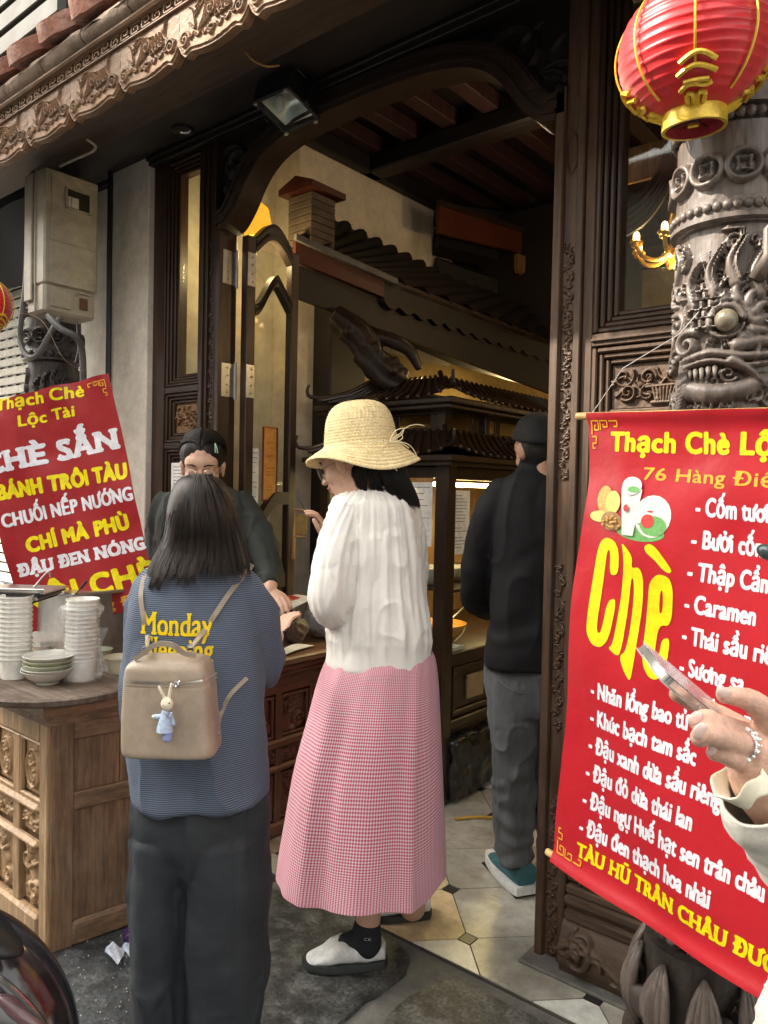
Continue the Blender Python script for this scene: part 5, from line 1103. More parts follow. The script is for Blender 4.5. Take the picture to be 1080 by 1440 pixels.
def pagoda(z0, z1, o0, o1, nm):
    """hipped roof with ribs; o0 eave overhang, o1 ridge inset"""
    q = MB(); cs = lambda o, z: [(x0-o, y0-o, z), (x1+o, y0-o, z), (x1+o, y1+o, z), (x0-o, y1+o, z)]
    lo, hi = cs(o0, z0), cs(-o1, z1); n = 12
    for s in range(4):
        a, b_, c_, d_ = map(np.array, (lo[s], lo[(s+1) % 4], hi[(s+1) % 4], hi[s])); P = []
        for j in range(5):
            r = []
            for i in range(n+1):
                t = i/n; p = (a+(b_-a)*t)*(1-j/4)+(d_+(c_-d_)*t)*(j/4); p = p+UP*(-.018*math.sin(PI*j/4)+.045*(abs(2*t-1)**6)*(1-j/4)); r.append(p)
            P.append(r)
        q.grid(np.array(P))
    q.build(nm, CWX, dc, 60, fix=False)
    for s in range(2):
        a, b_, c_, d_ = map(np.array, (lo[s], lo[(s+1) % 4], hi[(s+1) % 4], hi[s])); L_ = np.linalg.norm(b_-a); k_ = int(L_/.062)
        for i in range(1, k_):
            t = i/k_; th = min(1, max(0, 1)); e = a+(b_-a)*t; f_ = d_+(c_-d_)*t; e = e+UP*(.045*abs(2*t-1)**6)
            r = MB(); r.tube([e+UP*.006, (e+f_)/2+UP*(-.018+.006), f_+UP*.006], .0085, 6); r.ball(e+UP*.006, .0105, 6); r.build('roof_rib', CW, dc, 60)
        for p, q_ in ((a, d_), (b_, c_)):
            r = MB(); out = nrm((p-q_)*(1, 1, 0)); r.tube(smooth_rows([q_+UP*.02, (p+q_)/2+UP*.0, p+UP*.045, p+out*.03+UP*.075, p+out*.02+UP*.11], 14), list(np.linspace(.014, .007, 14)), 8); r.build('roof_horn', CW, dc, 60)
    r = MB(); r.box(x0-o0, y0-o0, z0-.03, x1+o0, y1+o0, z0-.001, .006); r.box(x0-o0+.02, y0-o0+.02, z0-.05, x1+o0-.02, y1+o0-.02, z0-.03, .004); r.build('eave_board', CWX, dc, 30)
pagoda(1.625, 1.745, .07, .08, 'lower_roof')
for bxs in ((x0+.09, y0+.09, 1.74, x0+.13, y0+.13, 1.85), (x1-.13, y0+.09, 1.74, x1-.09, y0+.13, 1.85), (x1-.13, 3.3, 1.74, x1-.09, 3.34, 1.85), (x1-.13, 3.8, 1.74, x1-.09, 3.84, 1.85)): bx(dc, 'upper_post', CW, bxs)
for (a0, b0, a1, b1) in ((x0+.13, y0+.10, x1-.13, y0+.11),): 
    q = MB(); n = 20; W_ = a1-a0
    q.box(a0, b0, 1.745, a1, b1, 1.765, .002); q.box(a0, b0, 1.825, a1, b1, 1.84, .002); q.box(a0, b0, 1.765, a0+.05, b1, 1.825, .002); q.box(a1-.05, b0, 1.765, a1, b1, 1.825, .002); q.box(a0+W_/2-.04, b0, 1.765, a0+W_/2+.04, b1, 1.825, .002); q.build('fretwork', CWX, dc, 30)
q = MB(); q.box(x1-.115, y0+.13, 1.745, x1-.105, y1-.2, 1.762, .002); q.box(x1-.115, y0+.13, 1.828, x1-.105, y1-.2, 1.845, .002)
for y in np.arange(y0+.13, y1-.3, .22): q.box(x1-.115, y, 1.76, x1-.105, y+.05, 1.83, .002)
q.build('fretwork', CWY, dc, 30)
pagoda(1.89, 2.02, .03, .2, 'upper_roof')
# cabinet lamp (lit strip) and things inside
LT = mat('lit_warm_tube', (1, .9, .6), .5, bump=0, emit=(1, .72, .30), es=9)
tl = thing('cabinet_tube_lamp', 'warm lit tube lamp along the top inside the display cabinet', 'lamp', (x1-.2, 3.4, 1.49))
q = MB(); q.tube([(x1-.22, y0+.2, 1.495), (x1-.22, y1-.3, 1.495)], .011, 8); q.build('tube', LT, tl); q = MB(); q.tube([(x1-.2, y0+.2, .955), (x1-.2, y1-.3, .955)], .007, 8); q.build('lower_tube', LT, tl)
def arealamp(nm, loc, sx, sy, en, col, tgt=(0, 0, -1)):
    en = en*.8
    l = bpy.data.lights.new(nm, 'AREA'); l.shape = 'RECTANGLE'; l.size = sx; l.size_y = sy; l.energy = en; l.color = col
    o = bpy.data.objects.new(nm, l); COL.objects.link(o); o.location = loc; o.rotation_euler = Vector(tgt).to_track_quat('-Z', 'Y').to_euler(); return o
arealamp('cabinet_light', (x1-.28, 3.5, 1.48), .1, 1.3, 5, (1, .74, .36)); arealamp('cabinet_light_low', (x1-.28, 3.5, .975), .1, 1.2, 1.6, (1, .70, .32))
plamp('wall_lamp', (-2.45, 4.3, 2.2), 3, (1, .72, .32)); plamp('chandelier_light', at(950, 340, 3.4)+(0, 0, -.12), 4, (1, .68, .32)); plamp('room_lamp', (-1.9, 3.3, 3.0), .7, (1, .72, .45)); plamp('back_lamp', (-1.2, 6.0, 2.4), 3, (1, .72, .35))
FOODM = [mat('caramel_dessert', (.55, .22, .04), .3, .3, (30, 30, 30), .3, 60, coat=.4), mat('mixed_topping', (.42, .22, .12), .6, .7, (90, 90, 90), .9, 90), mat('cream_dessert', (.7, .6, .42), .4)]
def bowl(c, r, h, m, label, food=None, grp=None):
    t = thing('food_bowl', label, 'bowl', c, grp); q = MB(); q.lathe([(r*.5, 0), (r*.62, .004), (r*.92, h*.6), (r, h), (r*.97, h), (r*.88, h*.6), (r*.55, .008)], 28, c, cap=True); q.build('bowl', m, t, 40)
    if food is not None:
        q = MB(); P = np.array([[(c[0]+r*.9*s*math.cos(a), c[1]+r*.9*s*math.sin(a), c[2]+h*.72+.012*(1-s)+.006*float(vnoise(np.array([s*5+c[0]*9, a*2, 1.])))) for a in np.linspace(0, 2*PI, 25)] for s in np.linspace(0, 1, 6)]); q.grid(P); q.build('food', food, t, 180, fix=False)
    return t
GB = mat('grey_enamel', (.38, .40, .38), .3)
bowl((x1-.19, 3.03, 1.004), .12, .085, GB, 'grey bowl of mixed toppings on the cabinet shelf, nearest the corner post', FOODM[1])
bowl((x1-.17, 3.27, 1.004), .10, .075, GB, 'grey bowl on the cabinet shelf, next behind the first', FOODM[2])
bowl((x1-.2, 3.52, 1.004), .10, .07, WHITEC, 'white bowl of dessert on the upper cabinet shelf, beside the grey bowls', FOODM[0])
bowl((x1-.38, 2.98, 1.004), .10, .10, STEEL, 'steel bowl with pink topping behind the front cabinet glass', FOODM[1])
bowl((x1-.22, 3.10, .703), .15, .10, mat('amber_bowl', (.5, .25, .06), .15, coat=.5), 'large amber bowl of caramel dessert in the lower cabinet compartment', FOODM[0])
tr_ = thing('white_tray', 'small white tray beside the amber bowl at the cabinet floor', 'tray', (x1-.1, 2.99, .703))
q = MB(); q.box(x1-.13, 2.935, .703, x1-.03, 3.06, .708, .002); q.box(x1-.13, 2.935, .708, x1-.125, 3.06, .722, .001); q.box(x1-.035, 2.935, .708, x1-.03, 3.06, .722, .001); q.box(x1-.125, 2.935, .708, x1-.035, 2.94, .722, .001); q.box(x1-.125, 3.055, .708, x1-.035, 3.06, .722, .001); q.build('tray', WHITEC, tr_, 0)
ld = MB(); ld.tube([(x1-.2, 3.08, .76), (x1-.12, 3.3, .93)], .006, 6); ld.ball((x1-.2, 3.07, .765), (.03, .03, .014), 10); tag(ld.build('ladle', STEEL, None), 'steel ladle standing in the amber dessert bowl', 'ladle')
# ---- paper notices
def notice(nm, label, O, U, V, Nn, W, H, lines, m=PAPER, ink=INK, frame=None, title=None):
    t = thing(nm, label, 'notice', O); O, U, V, Nn = map(lambda a: np.asarray(a, float), (O, U, V, Nn))
    S = lambda u, v, l=0: O+U*u+V*v+Nn*(l+.003*math.sin(u/W*3)*math.sin(v/H*3))
    q = MB(); q.grid(np.array([[S(u, v) for u in np.linspace(0, W, 6)] for v in np.linspace(0, H, 6)])); q.grid(np.array([[S(u, v, -.0006) for u in np.linspace(W, 0, 6)] for v in np.linspace(0, H, 6)])); q.build('sheet', m, t, 0, fix=False)
    L_ = []
    for (v, a, b_) in lines:
        u = a
        while u < b_: e = min(b_, u+random.uniform(.006, .018)); L_.append([(u, v), (e, v)]); u = e+.003
    if L_: ribbon('print', L_, .0032, ink, t, S, .0012)
    if frame: 
        ribbon('border', [[(.006, .006), (W-.006, .006), (W-.006, H-.006), (.006, H-.006), (.006, .003)]], .012, frame, t, S, .001)
    return t, S
def lns(H, W, n, skip=()): return [(H*(.08+.86*i/n), W*.1, W*random.uniform(.6, .92)) for i in range(n) if i not in skip]
gy = lambda py, x: on(600, py, 'x', x)
# cabinet side: paper on right face glass; front: paper on front glass
p0 = on(633, 680, 'x', x1-.012); notice('notice', 'white notice taped inside the cabinet side glass beside the man in black', (x1-.014, p0[1]-.0, 1.165), (0, 1, 0), (0, 0, 1), (1, 0, 0), .17, .30, [(.30-v, a, b_) for v, a, b_ in lns(.30, .17, 17, (9, 12))])
p1 = on(579, 676, 'y', y0+.028); notice('notice', 'white notice on the front cabinet glass behind the straw-hatted woman', (p1[0], y0+.026, 1.20), (1, 0, 0), (0, 0, 1), (0, -1, 0), .125, .30, [(.30-v, a, b_) for v, a, b_ in lns(.30, .125, 9, (4, 6))])
LXg = LX+.026
a = on(349, 710, 'x', LXg); b_ = on(364, 628, 'x', LXg); notice('notice', 'white notice taped to the open door leaf glass', (LXg, a[1], a[2]), (0, 1, 0), (0, 0, 1), (1, 0, 0), b_[1]-a[1], b_[2]-a[2]-.01, [(b_[2]-a[2]-.01-v, p, r) for v, p, r in lns(b_[2]-a[2]-.01, b_[1]-a[1], 10, (3, 5, 8))])
a = on(367, 706, 'x', LXg); b_ = on(391, 601, 'x', LXg); W_, H_ = b_[1]-a[1], b_[2]-a[2]
notice('certificate', 'orange certificate with dark red border on the open door leaf glass', (LXg+.001, a[1], a[2]), (0, 1, 0), (0, 0, 1), (1, 0, 0), W_, H_, [(H_*.78, W_*.3, W_*.75), (H_*.62, W_*.25, W_*.8), (H_*.60, W_*.2, W_*.85), (H_*.45, W_*.22, W_*.8), (H_*.40, W_*.25, W_*.75), (H_*.36, W_*.22, W_*.8), (H_*.2, W_*.3, W_*.72), (H_*.16, W_*.3, W_*.72)], m=mat('orange_card', (.66, .30, .06), .5), ink=mat('red_brown_ink', (.35, .06, .02), .6), frame=mat('dark_red_border', (.16, .01, .01), .5))
a = on(238, 722, 'y', FY-.02); notice('notice', 'white notice on the left window panel behind the seller', (a[0], FY-.012, a[2]), (1, 0, 0), (0, 0, 1), (0, -1, 0), .20, .24, [(.24-v, p, r) for v, p, r in lns(.24, .2, 13)])
# carved scroll ornament hanging on inner wall
so_ = thing('hanging_scroll', 'small ochre wooden scroll plaque hanging from a carved staff on the white inner wall', 'ornament', at(411, 770, 3.7))
OW = wood('ochre_ornament', (.34, .20, .07), .5)
q = MB(); q.tube(smooth_rows([tuple(at(411, 786, 3.72))+(.016,), tuple(at(411, 740, 3.72))+(.015,), tuple(at(411, 700, 3.72))+(.013,), tuple(at(411, 672, 3.72))+(.019,), tuple(at(411, 662, 3.72))+(.010,)], 16)[:, :3], list(smooth_rows([(.016,), (.015,), (.013,), (.019,), (.01,)], 16)[:, 0]), 10); q.build('staff', OW, so_)
q = MB(); q.box(0, 0, 0, .055, .01, .10, .002, lambda x, y, z: at(415, 752, 3.68)+RT*x+FW*y+UP*z); q.build('plaque', mat('brass_plaque', (.35, .22, .06), .4, .3, (60, 60, 60)), so_, 0)
for yy in (716, 754): q = MB(); q.tube([at(413, yy, 3.67), at(430, yy+2, 3.67)], .006, 8); q.build('roller', OW, so_)
q = MB(); q.tube([at(415, 716, 3.67), at(418, 698, 3.67), at(429, 717, 3.67)], .0012, 4); q.build('string', BLACKM, so_)
# ================================================================== honey-coloured chest in front
S0 = np.array([-2.463, 1.247, -.13]); S1 = np.array([-2.335, 1.93, -.13]); sd = nrm(S1-S0); sn = np.array([sd[1], -sd[0], 0]); SL = np.linalg.norm(S1-S0)
def cs(u, z, d): return S0+sd*u+UP*z+sn*d          # side face: u along, z up, d outwards
def cf(u, z, d): return S0+np.array([-1., 0, 0])*u+UP*z+np.array([0, -1., 0])*d   # front face, u to the left
ct = thing('carved_chest', 'old honey-brown wooden chest counter with carved front panels, lower left', 'chest', (-2.8, 1.6, -.13))
def B2(par, name, m, M, *bxs, bev=.003, label=None):
    if name in SPLIT and len(bxs) > 1:
        for b_ in bxs: o = B2(par, name, m, M, b_, bev=bev, label=label)
        return o
    q = MB()
    for b_ in bxs: q.box(*b_, bev=bev, M=M)
    o = q.build(name, m, par, 30)
    if label: o['label'] = label
    return o
H0 = .85
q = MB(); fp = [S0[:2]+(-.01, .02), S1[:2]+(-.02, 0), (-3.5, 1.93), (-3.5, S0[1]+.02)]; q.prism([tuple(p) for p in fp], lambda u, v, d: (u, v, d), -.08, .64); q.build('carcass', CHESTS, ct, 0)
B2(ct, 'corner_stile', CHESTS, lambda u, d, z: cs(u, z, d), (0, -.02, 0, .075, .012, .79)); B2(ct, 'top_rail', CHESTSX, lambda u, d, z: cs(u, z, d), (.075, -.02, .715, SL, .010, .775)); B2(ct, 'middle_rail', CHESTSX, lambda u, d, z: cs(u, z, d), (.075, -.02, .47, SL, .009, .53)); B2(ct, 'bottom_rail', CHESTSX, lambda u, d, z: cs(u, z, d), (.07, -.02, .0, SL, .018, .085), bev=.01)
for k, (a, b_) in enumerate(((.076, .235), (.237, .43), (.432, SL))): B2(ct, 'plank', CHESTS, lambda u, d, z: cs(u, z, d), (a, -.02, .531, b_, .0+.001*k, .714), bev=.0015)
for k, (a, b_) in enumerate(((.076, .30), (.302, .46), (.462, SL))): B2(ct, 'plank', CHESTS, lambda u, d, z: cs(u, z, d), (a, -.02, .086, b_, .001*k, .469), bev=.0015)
for k, (o, z0, z1) in enumerate(((.014, .775, .80), (.022, .80, .815))):
    q = MB(); q.prism([tuple((S0+sn*o+(0, -o, 0))[:2]), tuple((S1+sn*o)[:2]), (-3.5, 1.93), (-3.5, S0[1]-o)], lambda u, v, d: (u, v, d-.13), z0, z1-.001); q.build('cornice', CHESTSX, ct, 20)
q = MB(); o = .036; tp = [(S0+sn*o+(0, -o, 0))[:2], (S1+sn*o)[:2], (-3.5, 1.93), (-3.5, S0[1]-o)]; q.prism([tuple(p) for p in tp], lambda u, v, d: (u, v, d-.13), .815, .85); q.build('top_slab', wood('honey_top', (.24, .14, .07), .5, 'y', dirt=(.35, .25, .16)), ct, 20)
q = MB(); q.tube([cs(.0, .8505, .0)+(-.05, .0, 0), cs(.01, .8505, .03)], .0016, 4); q.build('joint', BLACKM, ct, 0)
# front: stiles, mouldings and carvings
FM_ = lambda u, d, z: cf(u, z, d)
B2(ct, 'front_stile', CHESTL, FM_, (0, -.02, 0, .05, .012, .79)); B2(ct, 'front_rail', CHESTL, FM_, (.05, -.02, .70, 1.0, .010, .78), (.05, -.02, .03, 1.0, .02, .11), bev=.01)
B2(ct, 'front_moulding', CHESTL, FM_, (.05, -.01, .46, 1.0, .022, .49), (.05, -.01, .335, 1.0, .024, .365), bev=.012)
for k in range(4):
    a = .05+k*.20
    B2(ct, 'front_stile', CHESTL, FM_, (a+.155, -.02, .11, a+.20, .008, .70)); B2(ct, 'front_moulding', CHESTL, FM_, (a, -.01, .49, a+.155, .006, .505), (a, -.01, .69, a+.155, .006, .70), (a, -.01, .505, a+.012, .006, .69), (a+.143, -.01, .505, a+.155, .006, .69), bev=.004)
    O = cf(a+.14, .51, -.012); relief('carved_panel', CHESTL, ct, O, (1, 0, 0), UP, (0, -1, 0), .125, .175, [(arcs(.0625, .0875, 1, 0, 2*PI, 40)*0+np.stack([.0625+.042*np.cos(np.linspace(0, 2*PI, 40)), .0875+.066*np.sin(np.linspace(0, 2*PI, 40))], 1), .006, 1, 0)]+[(p*np.array([.5, .62])+np.array([.031, .033]), r*.8, a_, t_) for p, r, a_, t_ in vine(.125, .175, 80+k, 1.5, .010)], .016, .0028)
    O = cf(a+.14, .375, -.008); relief('carved_panel', CHESTL, ct, O, (1, 0, 0), UP, (0, -1, 0), .125, .08, vine(.125, .08, 90+k, 1.2, .007), .014, .0028)
    O = cf(a+.14, .125, -.012); relief('carved_panel', CHESTL, ct, O, (1, 0, 0), UP, (0, -1, 0), .125, .20, vine(.125, .20, 100+k, 1.3, .009), .018, .0028)
# red-brown counter
rc = thing('red_counter', 'red-brown carved counter between the two customers, with papers on top', 'counter', (-2.6, 2.3, 0))
CX_ = -2.335; cy0, cy1 = 1.945, 2.74
MC = lambda u, d, z: (CX_+d, cy0+u, z); CL = cy1-cy0
B2(rc, 'carcass', REDW, MC, (0, -.6, 0.0, CL, -.03, .70)); B2(rc, 'top_slab', wood('counter_top', (.17, .085, .045), .35, 'y', dirt=(.25, .18, .13)), MC, (-.01, -.62, .722, CL+.02, .045, .755), bev=.008); B2(rc, 'cornice', REDWX, MC, (-.01, -.6, .695, CL+.01, .030, .721), (-.01, -.6, .672, CL, .015, .694), bev=.006)
B2(rc, 'rail', REDWX, MC, (0, -.03, .60, CL, .0, .672)); B2(rc, 'rail', REDWX, MC, (0, -.03, .37, CL, .010, .41), bev=.01); B2(rc, 'rail', REDWX, MC, (0, -.03, .27, CL, .010, .30), bev=.01); B2(rc, 'rail', REDWX, MC, (0, -.03, .0, CL, .012, .06), bev=.01)
for k in range(4):
    a = k*.20+.005; w1 = .11 if k % 2 == 0 else .075
    B2(rc, 'stile', REDW, MC, (a-.005, -.03, .06, a+.03, .002, .60)); 
    for z0, hh_ in ((.42, .17), (.075, .185)):
        B2(rc, 'panel_frame', REDW, MC, (a+.03, -.02, z0-.008, a+.042, -.004, z0+hh_), (a+.178, -.02, z0-.008, a+.19, -.004, z0+hh_), (a+.042, -.02, z0-.008, a+.178, -.004, z0+.004), (a+.042, -.02, z0+hh_-.012, a+.178, -.004, z0+hh_), bev=.003)
        relief('carved_panel', REDW, rc, (CX_-.022, cy0+a+.045, z0+.005), (0, 1, 0), UP, (1, 0, 0), .13, hh_-.02, vine(.13, hh_-.02, 120+k*3+int(z0*10), 1.3, .008), .016, .0034)
relief('carved_panel', REDW, rc, (CX_-.012, cy0+.01, .302), (0, 1, 0), UP, (1, 0, 0), CL-.02, .066, vine(CL-.02, .066, 131, .9, .006), .014, .0036)

# ================================================================== things on the chest
TZ = .722
TRW = wood('grey_tray_wood', (.10, .068, .048), .7, 'x', dirt=(.25, .21, .17), da=.6, bump=.8)
TC = np.array([-2.62, 1.345])
ty = thing('round_wooden_tray', 'large round weathered wooden tray lying on the chest', 'tray', (TC[0], TC[1], TZ))
q = MB(); q.lathe([(.255, TZ), (.286, TZ+.012), (.292, TZ+.030), (.284, TZ+.036), (.268, TZ+.028), (.02, TZ+.027)], 72, (TC[0], TC[1], 0), fn=lambda a, z: 1+.012*math.sin(a*3+1)+.004*math.sin(a*17)); q.build('tray', TRW, ty, 40)
CZ = TZ+.028
def pos(px, py, z=CZ): return on(px, py, 'z', z)
ORDN = ['lowest', 'second', 'third', 'fourth', 'fifth', 'sixth', 'seventh', 'eighth']
def ORD(k, n): return 'lowest' if k == 0 else 'topmost' if k == n-1 else (ORDN[k]+' from below' if k < n/2 else ORDN[n-1-k]+' from the top')
CUPM = mat('white_paper_cup', (.80, .79, .73), .45, .02, bump=.02)
def stack_cups(px, py, r, n, pitch, hb, lab, grp, tl=0):
    c = pos(px, py); first = None
    for k in range(n):
        if first is None:
            q = MB(); q.lathe([(r*.78, 0), (r*.80, .0), (r*.955, hb-.006), (r, hb-.005), (r*1.012, hb-.001), (r, hb+.002), (r*.96, hb), (r*.80, .006), (.01, .006)], 36, (0, 0, 0)); first = q.build('paper_cup', CUPM, None, 50); o = first
        else: o = first.copy(); COL.objects.link(o)
        o.location = (c[0]+random.uniform(-.0008, .0008)+tl*k, c[1]+random.uniform(-.0008, .0008), c[2]+k*pitch)
        tag(o, lab.replace('white paper cup', 'white paper cup, '+ORD(k, n)+','), 'cup', grp)
    return c
stack_cups(21, 952, .0585, 14, .0170, .075, 'white paper cup in the bare stack left on the tray', 'paper cups stacked bare on the tray')
c2 = stack_cups(114, 955, .0565, 15, .0155, .075, 'white paper cup in the bag-wrapped stack', 'paper cups stacked in a plastic bag', .0006)
BAGM = mat('clear_plastic_bag', (.85, .87, .88), .18, .05, (8, 8, 8), .9, 28, trans=.55, alpha=.42, bdist=.006)
q = MB(); P = np.array([[(c2[0]+(rr+.004*math.sin(a*5+z*60)+.007*float(vnoise(np.array([math.cos(a)*2.4, math.sin(a)*2.4, z*26+3]))))*math.cos(a)+dx, c2[1]+(rr+.004*math.sin(a*4-z*50)+.007*float(vnoise(np.array([math.cos(a)*2.4, math.sin(a)*2.4, z*26+3]))))*math.sin(a), c2[2]+z) for a in np.linspace(0, 2*PI, 65)[:-1]] for z, rr, dx in ((.001, .066, 0), (.02, .072, .003), (.05, .068, .004), (.09, .063, .002), (.13, .064, .002), (.17, .062, 0), (.20, .063, 0), (.225, .070, -.002), (.245, .076, -.002), (.262, .074, 0), (.272, .060, 0), (.262, .0575, 0))])
P2 = np.concatenate([smooth_rows(P[:, j].tolist(), 60)[:, None] for j in range(64)], 1); q.grid(P2, closed=True)
q.grid(np.array([[c2+RT*(.055+.03*s)+UP*z+RT*.012*math.sin(z*40) for s in np.linspace(0, 1, 6)] for z in np.linspace(.03, .19, 14)])*1.0)
tag(q.build('plastic_bag', BAGM, None, 180, fix=False), 'crinkled clear plastic bag pulled round the taller cup stack', 'bag')
def dish(px, py, r, h, m, k, label, grp=None, foot=.45, flare=1.):
    c = pos(px, py)+UP*k; q = MB(); q.lathe([(r*foot, 0), (r*foot, .006), (r*foot*1.15, .008), (r*.82*flare, h*.55), (r*.99, h*.97), (r*1.01, h), (r*.98, h+.0008), (r*.78*flare, h*.6), (r*.4, .012), (.004, .011)], 40, (0, 0, 0), fn=lambda a, z: 1+.004*math.sin(a*3+r*99)); o = q.build('bowl', m, None, 50); o.location = c; return tag(o, label, 'bowl', grp)
CER = mat('grey_white_ceramic', (.62, .62, .56), .25, .08, (3, 3, 90), .05, 40, coat=.4); CER2 = mat('celadon_ceramic', (.55, .57, .42), .25, .10, (3, 3, 60), .05, 40, coat=.4)
dish(67, 960, .088, .048, CER, 0, 'grey-white ceramic bowl at the bottom of the bowl stack', 'bowls stacked on the tray')
for k, m in enumerate((CER, CER2, CER2, CER)): dish(69, 960, (.090, .085, .085, .087)[k], .040, m, .017+.0145*k, ('grey-white ceramic bowl, second from the bottom of the bowl stack', 'greenish ceramic bowl in the middle of the bowl stack', 'greenish ceramic bowl, second from the top of the bowl stack', 'white-rimmed ceramic bowl on top of the bowl stack')[k], 'bowls stacked on the tray')
CRM = mat('cream_ribbed_ceramic', (.55, .51, .38), .35, .1, (3, 3, 120), .3, 60)
o = dish(168, 946, .058, .062, CRM, 0, 'cream ribbed ceramic bowl beside the backpack', None, .72, 1.1)
dish(100, 925, .062, .040, CER, .0, 'wide white bowl behind the wrapped cup stack'); dish(58, 922, .046, .046, CUPM, 0, 'short white tub standing behind the bowl stack', None, .82, 1.08); dish(140, 930, .05, .05, CER2, 0.0, 'cream bowl mostly hidden behind the wrapped cup stack', None, .7, 1.05)
# steel food pan and tools
sp0 = thing('steel_food_pan', 'brushed steel food container behind the cups, below the tilted banner', 'container', (-3.0, 1.72, .72))
BSM = STEEL
pr_ = at(104, 850, 2.98); q = MB(); zt = at(60, 838, 2.98)[2]; ax_, ay_ = pr_[0], pr_[1]
q.box(ax_-.62, ay_+.0, TZ, ax_-.02, ay_+.28, zt, .006); q.build('body', mat('steel_box', (.42, .40, .38), .30, .3, (3, 3, 3), .05, 40, metal=.9), sp0, 30)
q = MB(); q.box(ax_-.64, ay_-.015, zt, ax_+.02, ay_-.005, zt+.014, .003); q.box(ax_-.64, ay_+.285, zt, ax_+.02, ay_+.295, zt+.014, .003); q.box(ax_+.01, ay_-.005, zt, ax_+.02, ay_+.285, zt+.014, .003); q.box(ax_-.64, ay_-.005, zt, ax_+.01, ay_+.285, zt+.003, .001); q.build('rim', STEEL, sp0, 0)
for k in range(4):
    q = MB(); a = .05*k-.1; q.box(-.16, -.11, 0, .16, .11, .006, .002, lambda x, y, z: at(14, 838, 2.9)+RT*(x-.02+.014*k)+FW*y+UP*(z+.012*k-.012-.1*x*a)); q.box(-.16, -.115, .0, .16, -.105, .02, .002, lambda x, y, z: at(14, 838, 2.9)+RT*(x-.02+.014*k)+FW*y+UP*(z+.012*k-.012)); tag(q.build('metal_tray', STEEL if k % 2 else mat('dark_baking_tray', (.05, .05, .05), .35, metal=.7), None, 0), ('dark metal tray lying lowest on the steel container', 'steel tray second from the bottom on the steel container', 'dark metal tray second from the top on the container', 'steel tray lying on top of the pile on the container')[k], 'tray', 'flat trays piled on the steel container')
q = MB(); q.tube(smooth_rows([at(48, 826, 2.95), at(60, 812, 2.95), at(67, 805, 2.95), at(70, 806, 2.95), at(71, 812, 2.95)], 14), .004, 6); tag(q.build('ladle', STEEL, None), 'hooked steel ladle handle sticking up from the steel container', 'ladle')
q = MB(); q.tube([at(106, 836, 2.95), at(115, 826, 2.95)], .0025, 6); q.tube([at(114, 827, 2.95), at(122, 817, 2.95)], .005, 8); tag(q.build('tongs', BLACKM, None), 'black-handled tongs at the right end of the steel container', 'tongs')

# ================================================================== things on the red counter
def card(corners, name, m, label, cat, th=.002, parts=None):
    t = thing(name, label, cat, corners[3]); C4 = [np.asarray(c, float) for c in corners]; n = nrm(np.cross(C4[1]-C4[0], C4[3]-C4[0])); n = n if n[2] > 0 else -n
    S = lambda u, v, l=0: (C4[0]*(1-u)+C4[1]*u)*(1-v)+(C4[3]*(1-u)+C4[2]*u)*v+n*(l+.004*math.sin(PI*u))
    q = MB(); q.grid(np.array([[S(u, v, .001) for u in np.linspace(0, 1, 9)] for v in (0, .5, 1)])); q.grid(np.array([[S(u, v, -.001) for u in np.linspace(1, 0, 9)] for v in (0, .5, 1)])); q.build('sheet', m, t, 0, fix=False); return t, S
t, S = card([at(376, 846, 2.98), at(418, 836, 3.2), at(444, 840, 3.2), at(388, 868, 2.92)], 'menu_card', PAPER, 'red and white laminated menu card held over the counter', 'menu')
flatshape('red_print', [[(.05, .05), (.75, .03), (.80, .5), (.05, .8)]], mat('menu_red', (.50, .03, .02), .4), t, S, .003); ribbon('orange_print', [[(.1, .25), (.6, .18)], [(.12, .36), (.5, .28)]], .05, mat('menu_orange', (.8, .35, .05), .5), t, S, .004); flatshape('pale_print', [disc(.28, .55, .16, .13)], WINK, t, S, .004)
card([on(396, 914, 'z', .762), on(418, 905, 'z', .762), on(442, 908, 'z', .762), on(400, 921, 'z', .762)], 'paper_sheet', PAPER, 'white paper sheet lying near the edge of the red counter', 'paper')
card([at(388, 872, 3.0), at(398, 864, 3.05), at(403, 867, 3.05), at(394, 876, 3.0)], 'blue_card', mat('pale_blue_card', (.35, .55, .65), .5), 'small pale blue card under the red menu', 'card')
pc = on(405, 905, 'z', .757); pg = thing('brown_pouch', 'crumpled dark brown pouch on the counter in front of the menu', 'pouch', pc)
q = MB(); q.ball(pc+(0, .03, .05), (.065, .05, .055), 14); q.ball(pc+(-.02, .05, .085), (.05, .04, .035), 12); q.ball(pc+(.03, .04, .07), (.035, .04, .04), 12)
place(fuse(q, .006, 2, lambda c, n: .006*np.sin(c[:, 0]*160+c[:, 2]*90)+.004*vnoise(c*60)), 'pouch', mat('brown_velvet', (.06, .022, .012), .5, .4, bump=.4, sheen=.5), pg)
pb = thing('grey_plastic_bag', 'translucent grey plastic bag slumped on the counter beside the white blouse', 'bag', on(430, 890, 'z', .757))
pc = on(430, 898, 'z', .757); q = MB(); q.ball(pc+(.03, .09, .075), (.12, .10, .075), 18); q.ball(pc+(-.04, .12, .10), (.07, .07, .06), 14); q.cone(pc+(-.02, .16, .15), pc+(-.03, .2, .21), .03, .012); q.cone(pc+(.0, .17, .15), pc+(.03, .21, .20), .02, .008)
place(fuse(q, .007, 2, lambda c, n: .010*np.abs(fbm(c*22, 3))-.004), 'bag', mat('grey_film', (.30, .31, .33), .22, .15, (9, 9, 9), .8, 30, alpha=.85), pb)

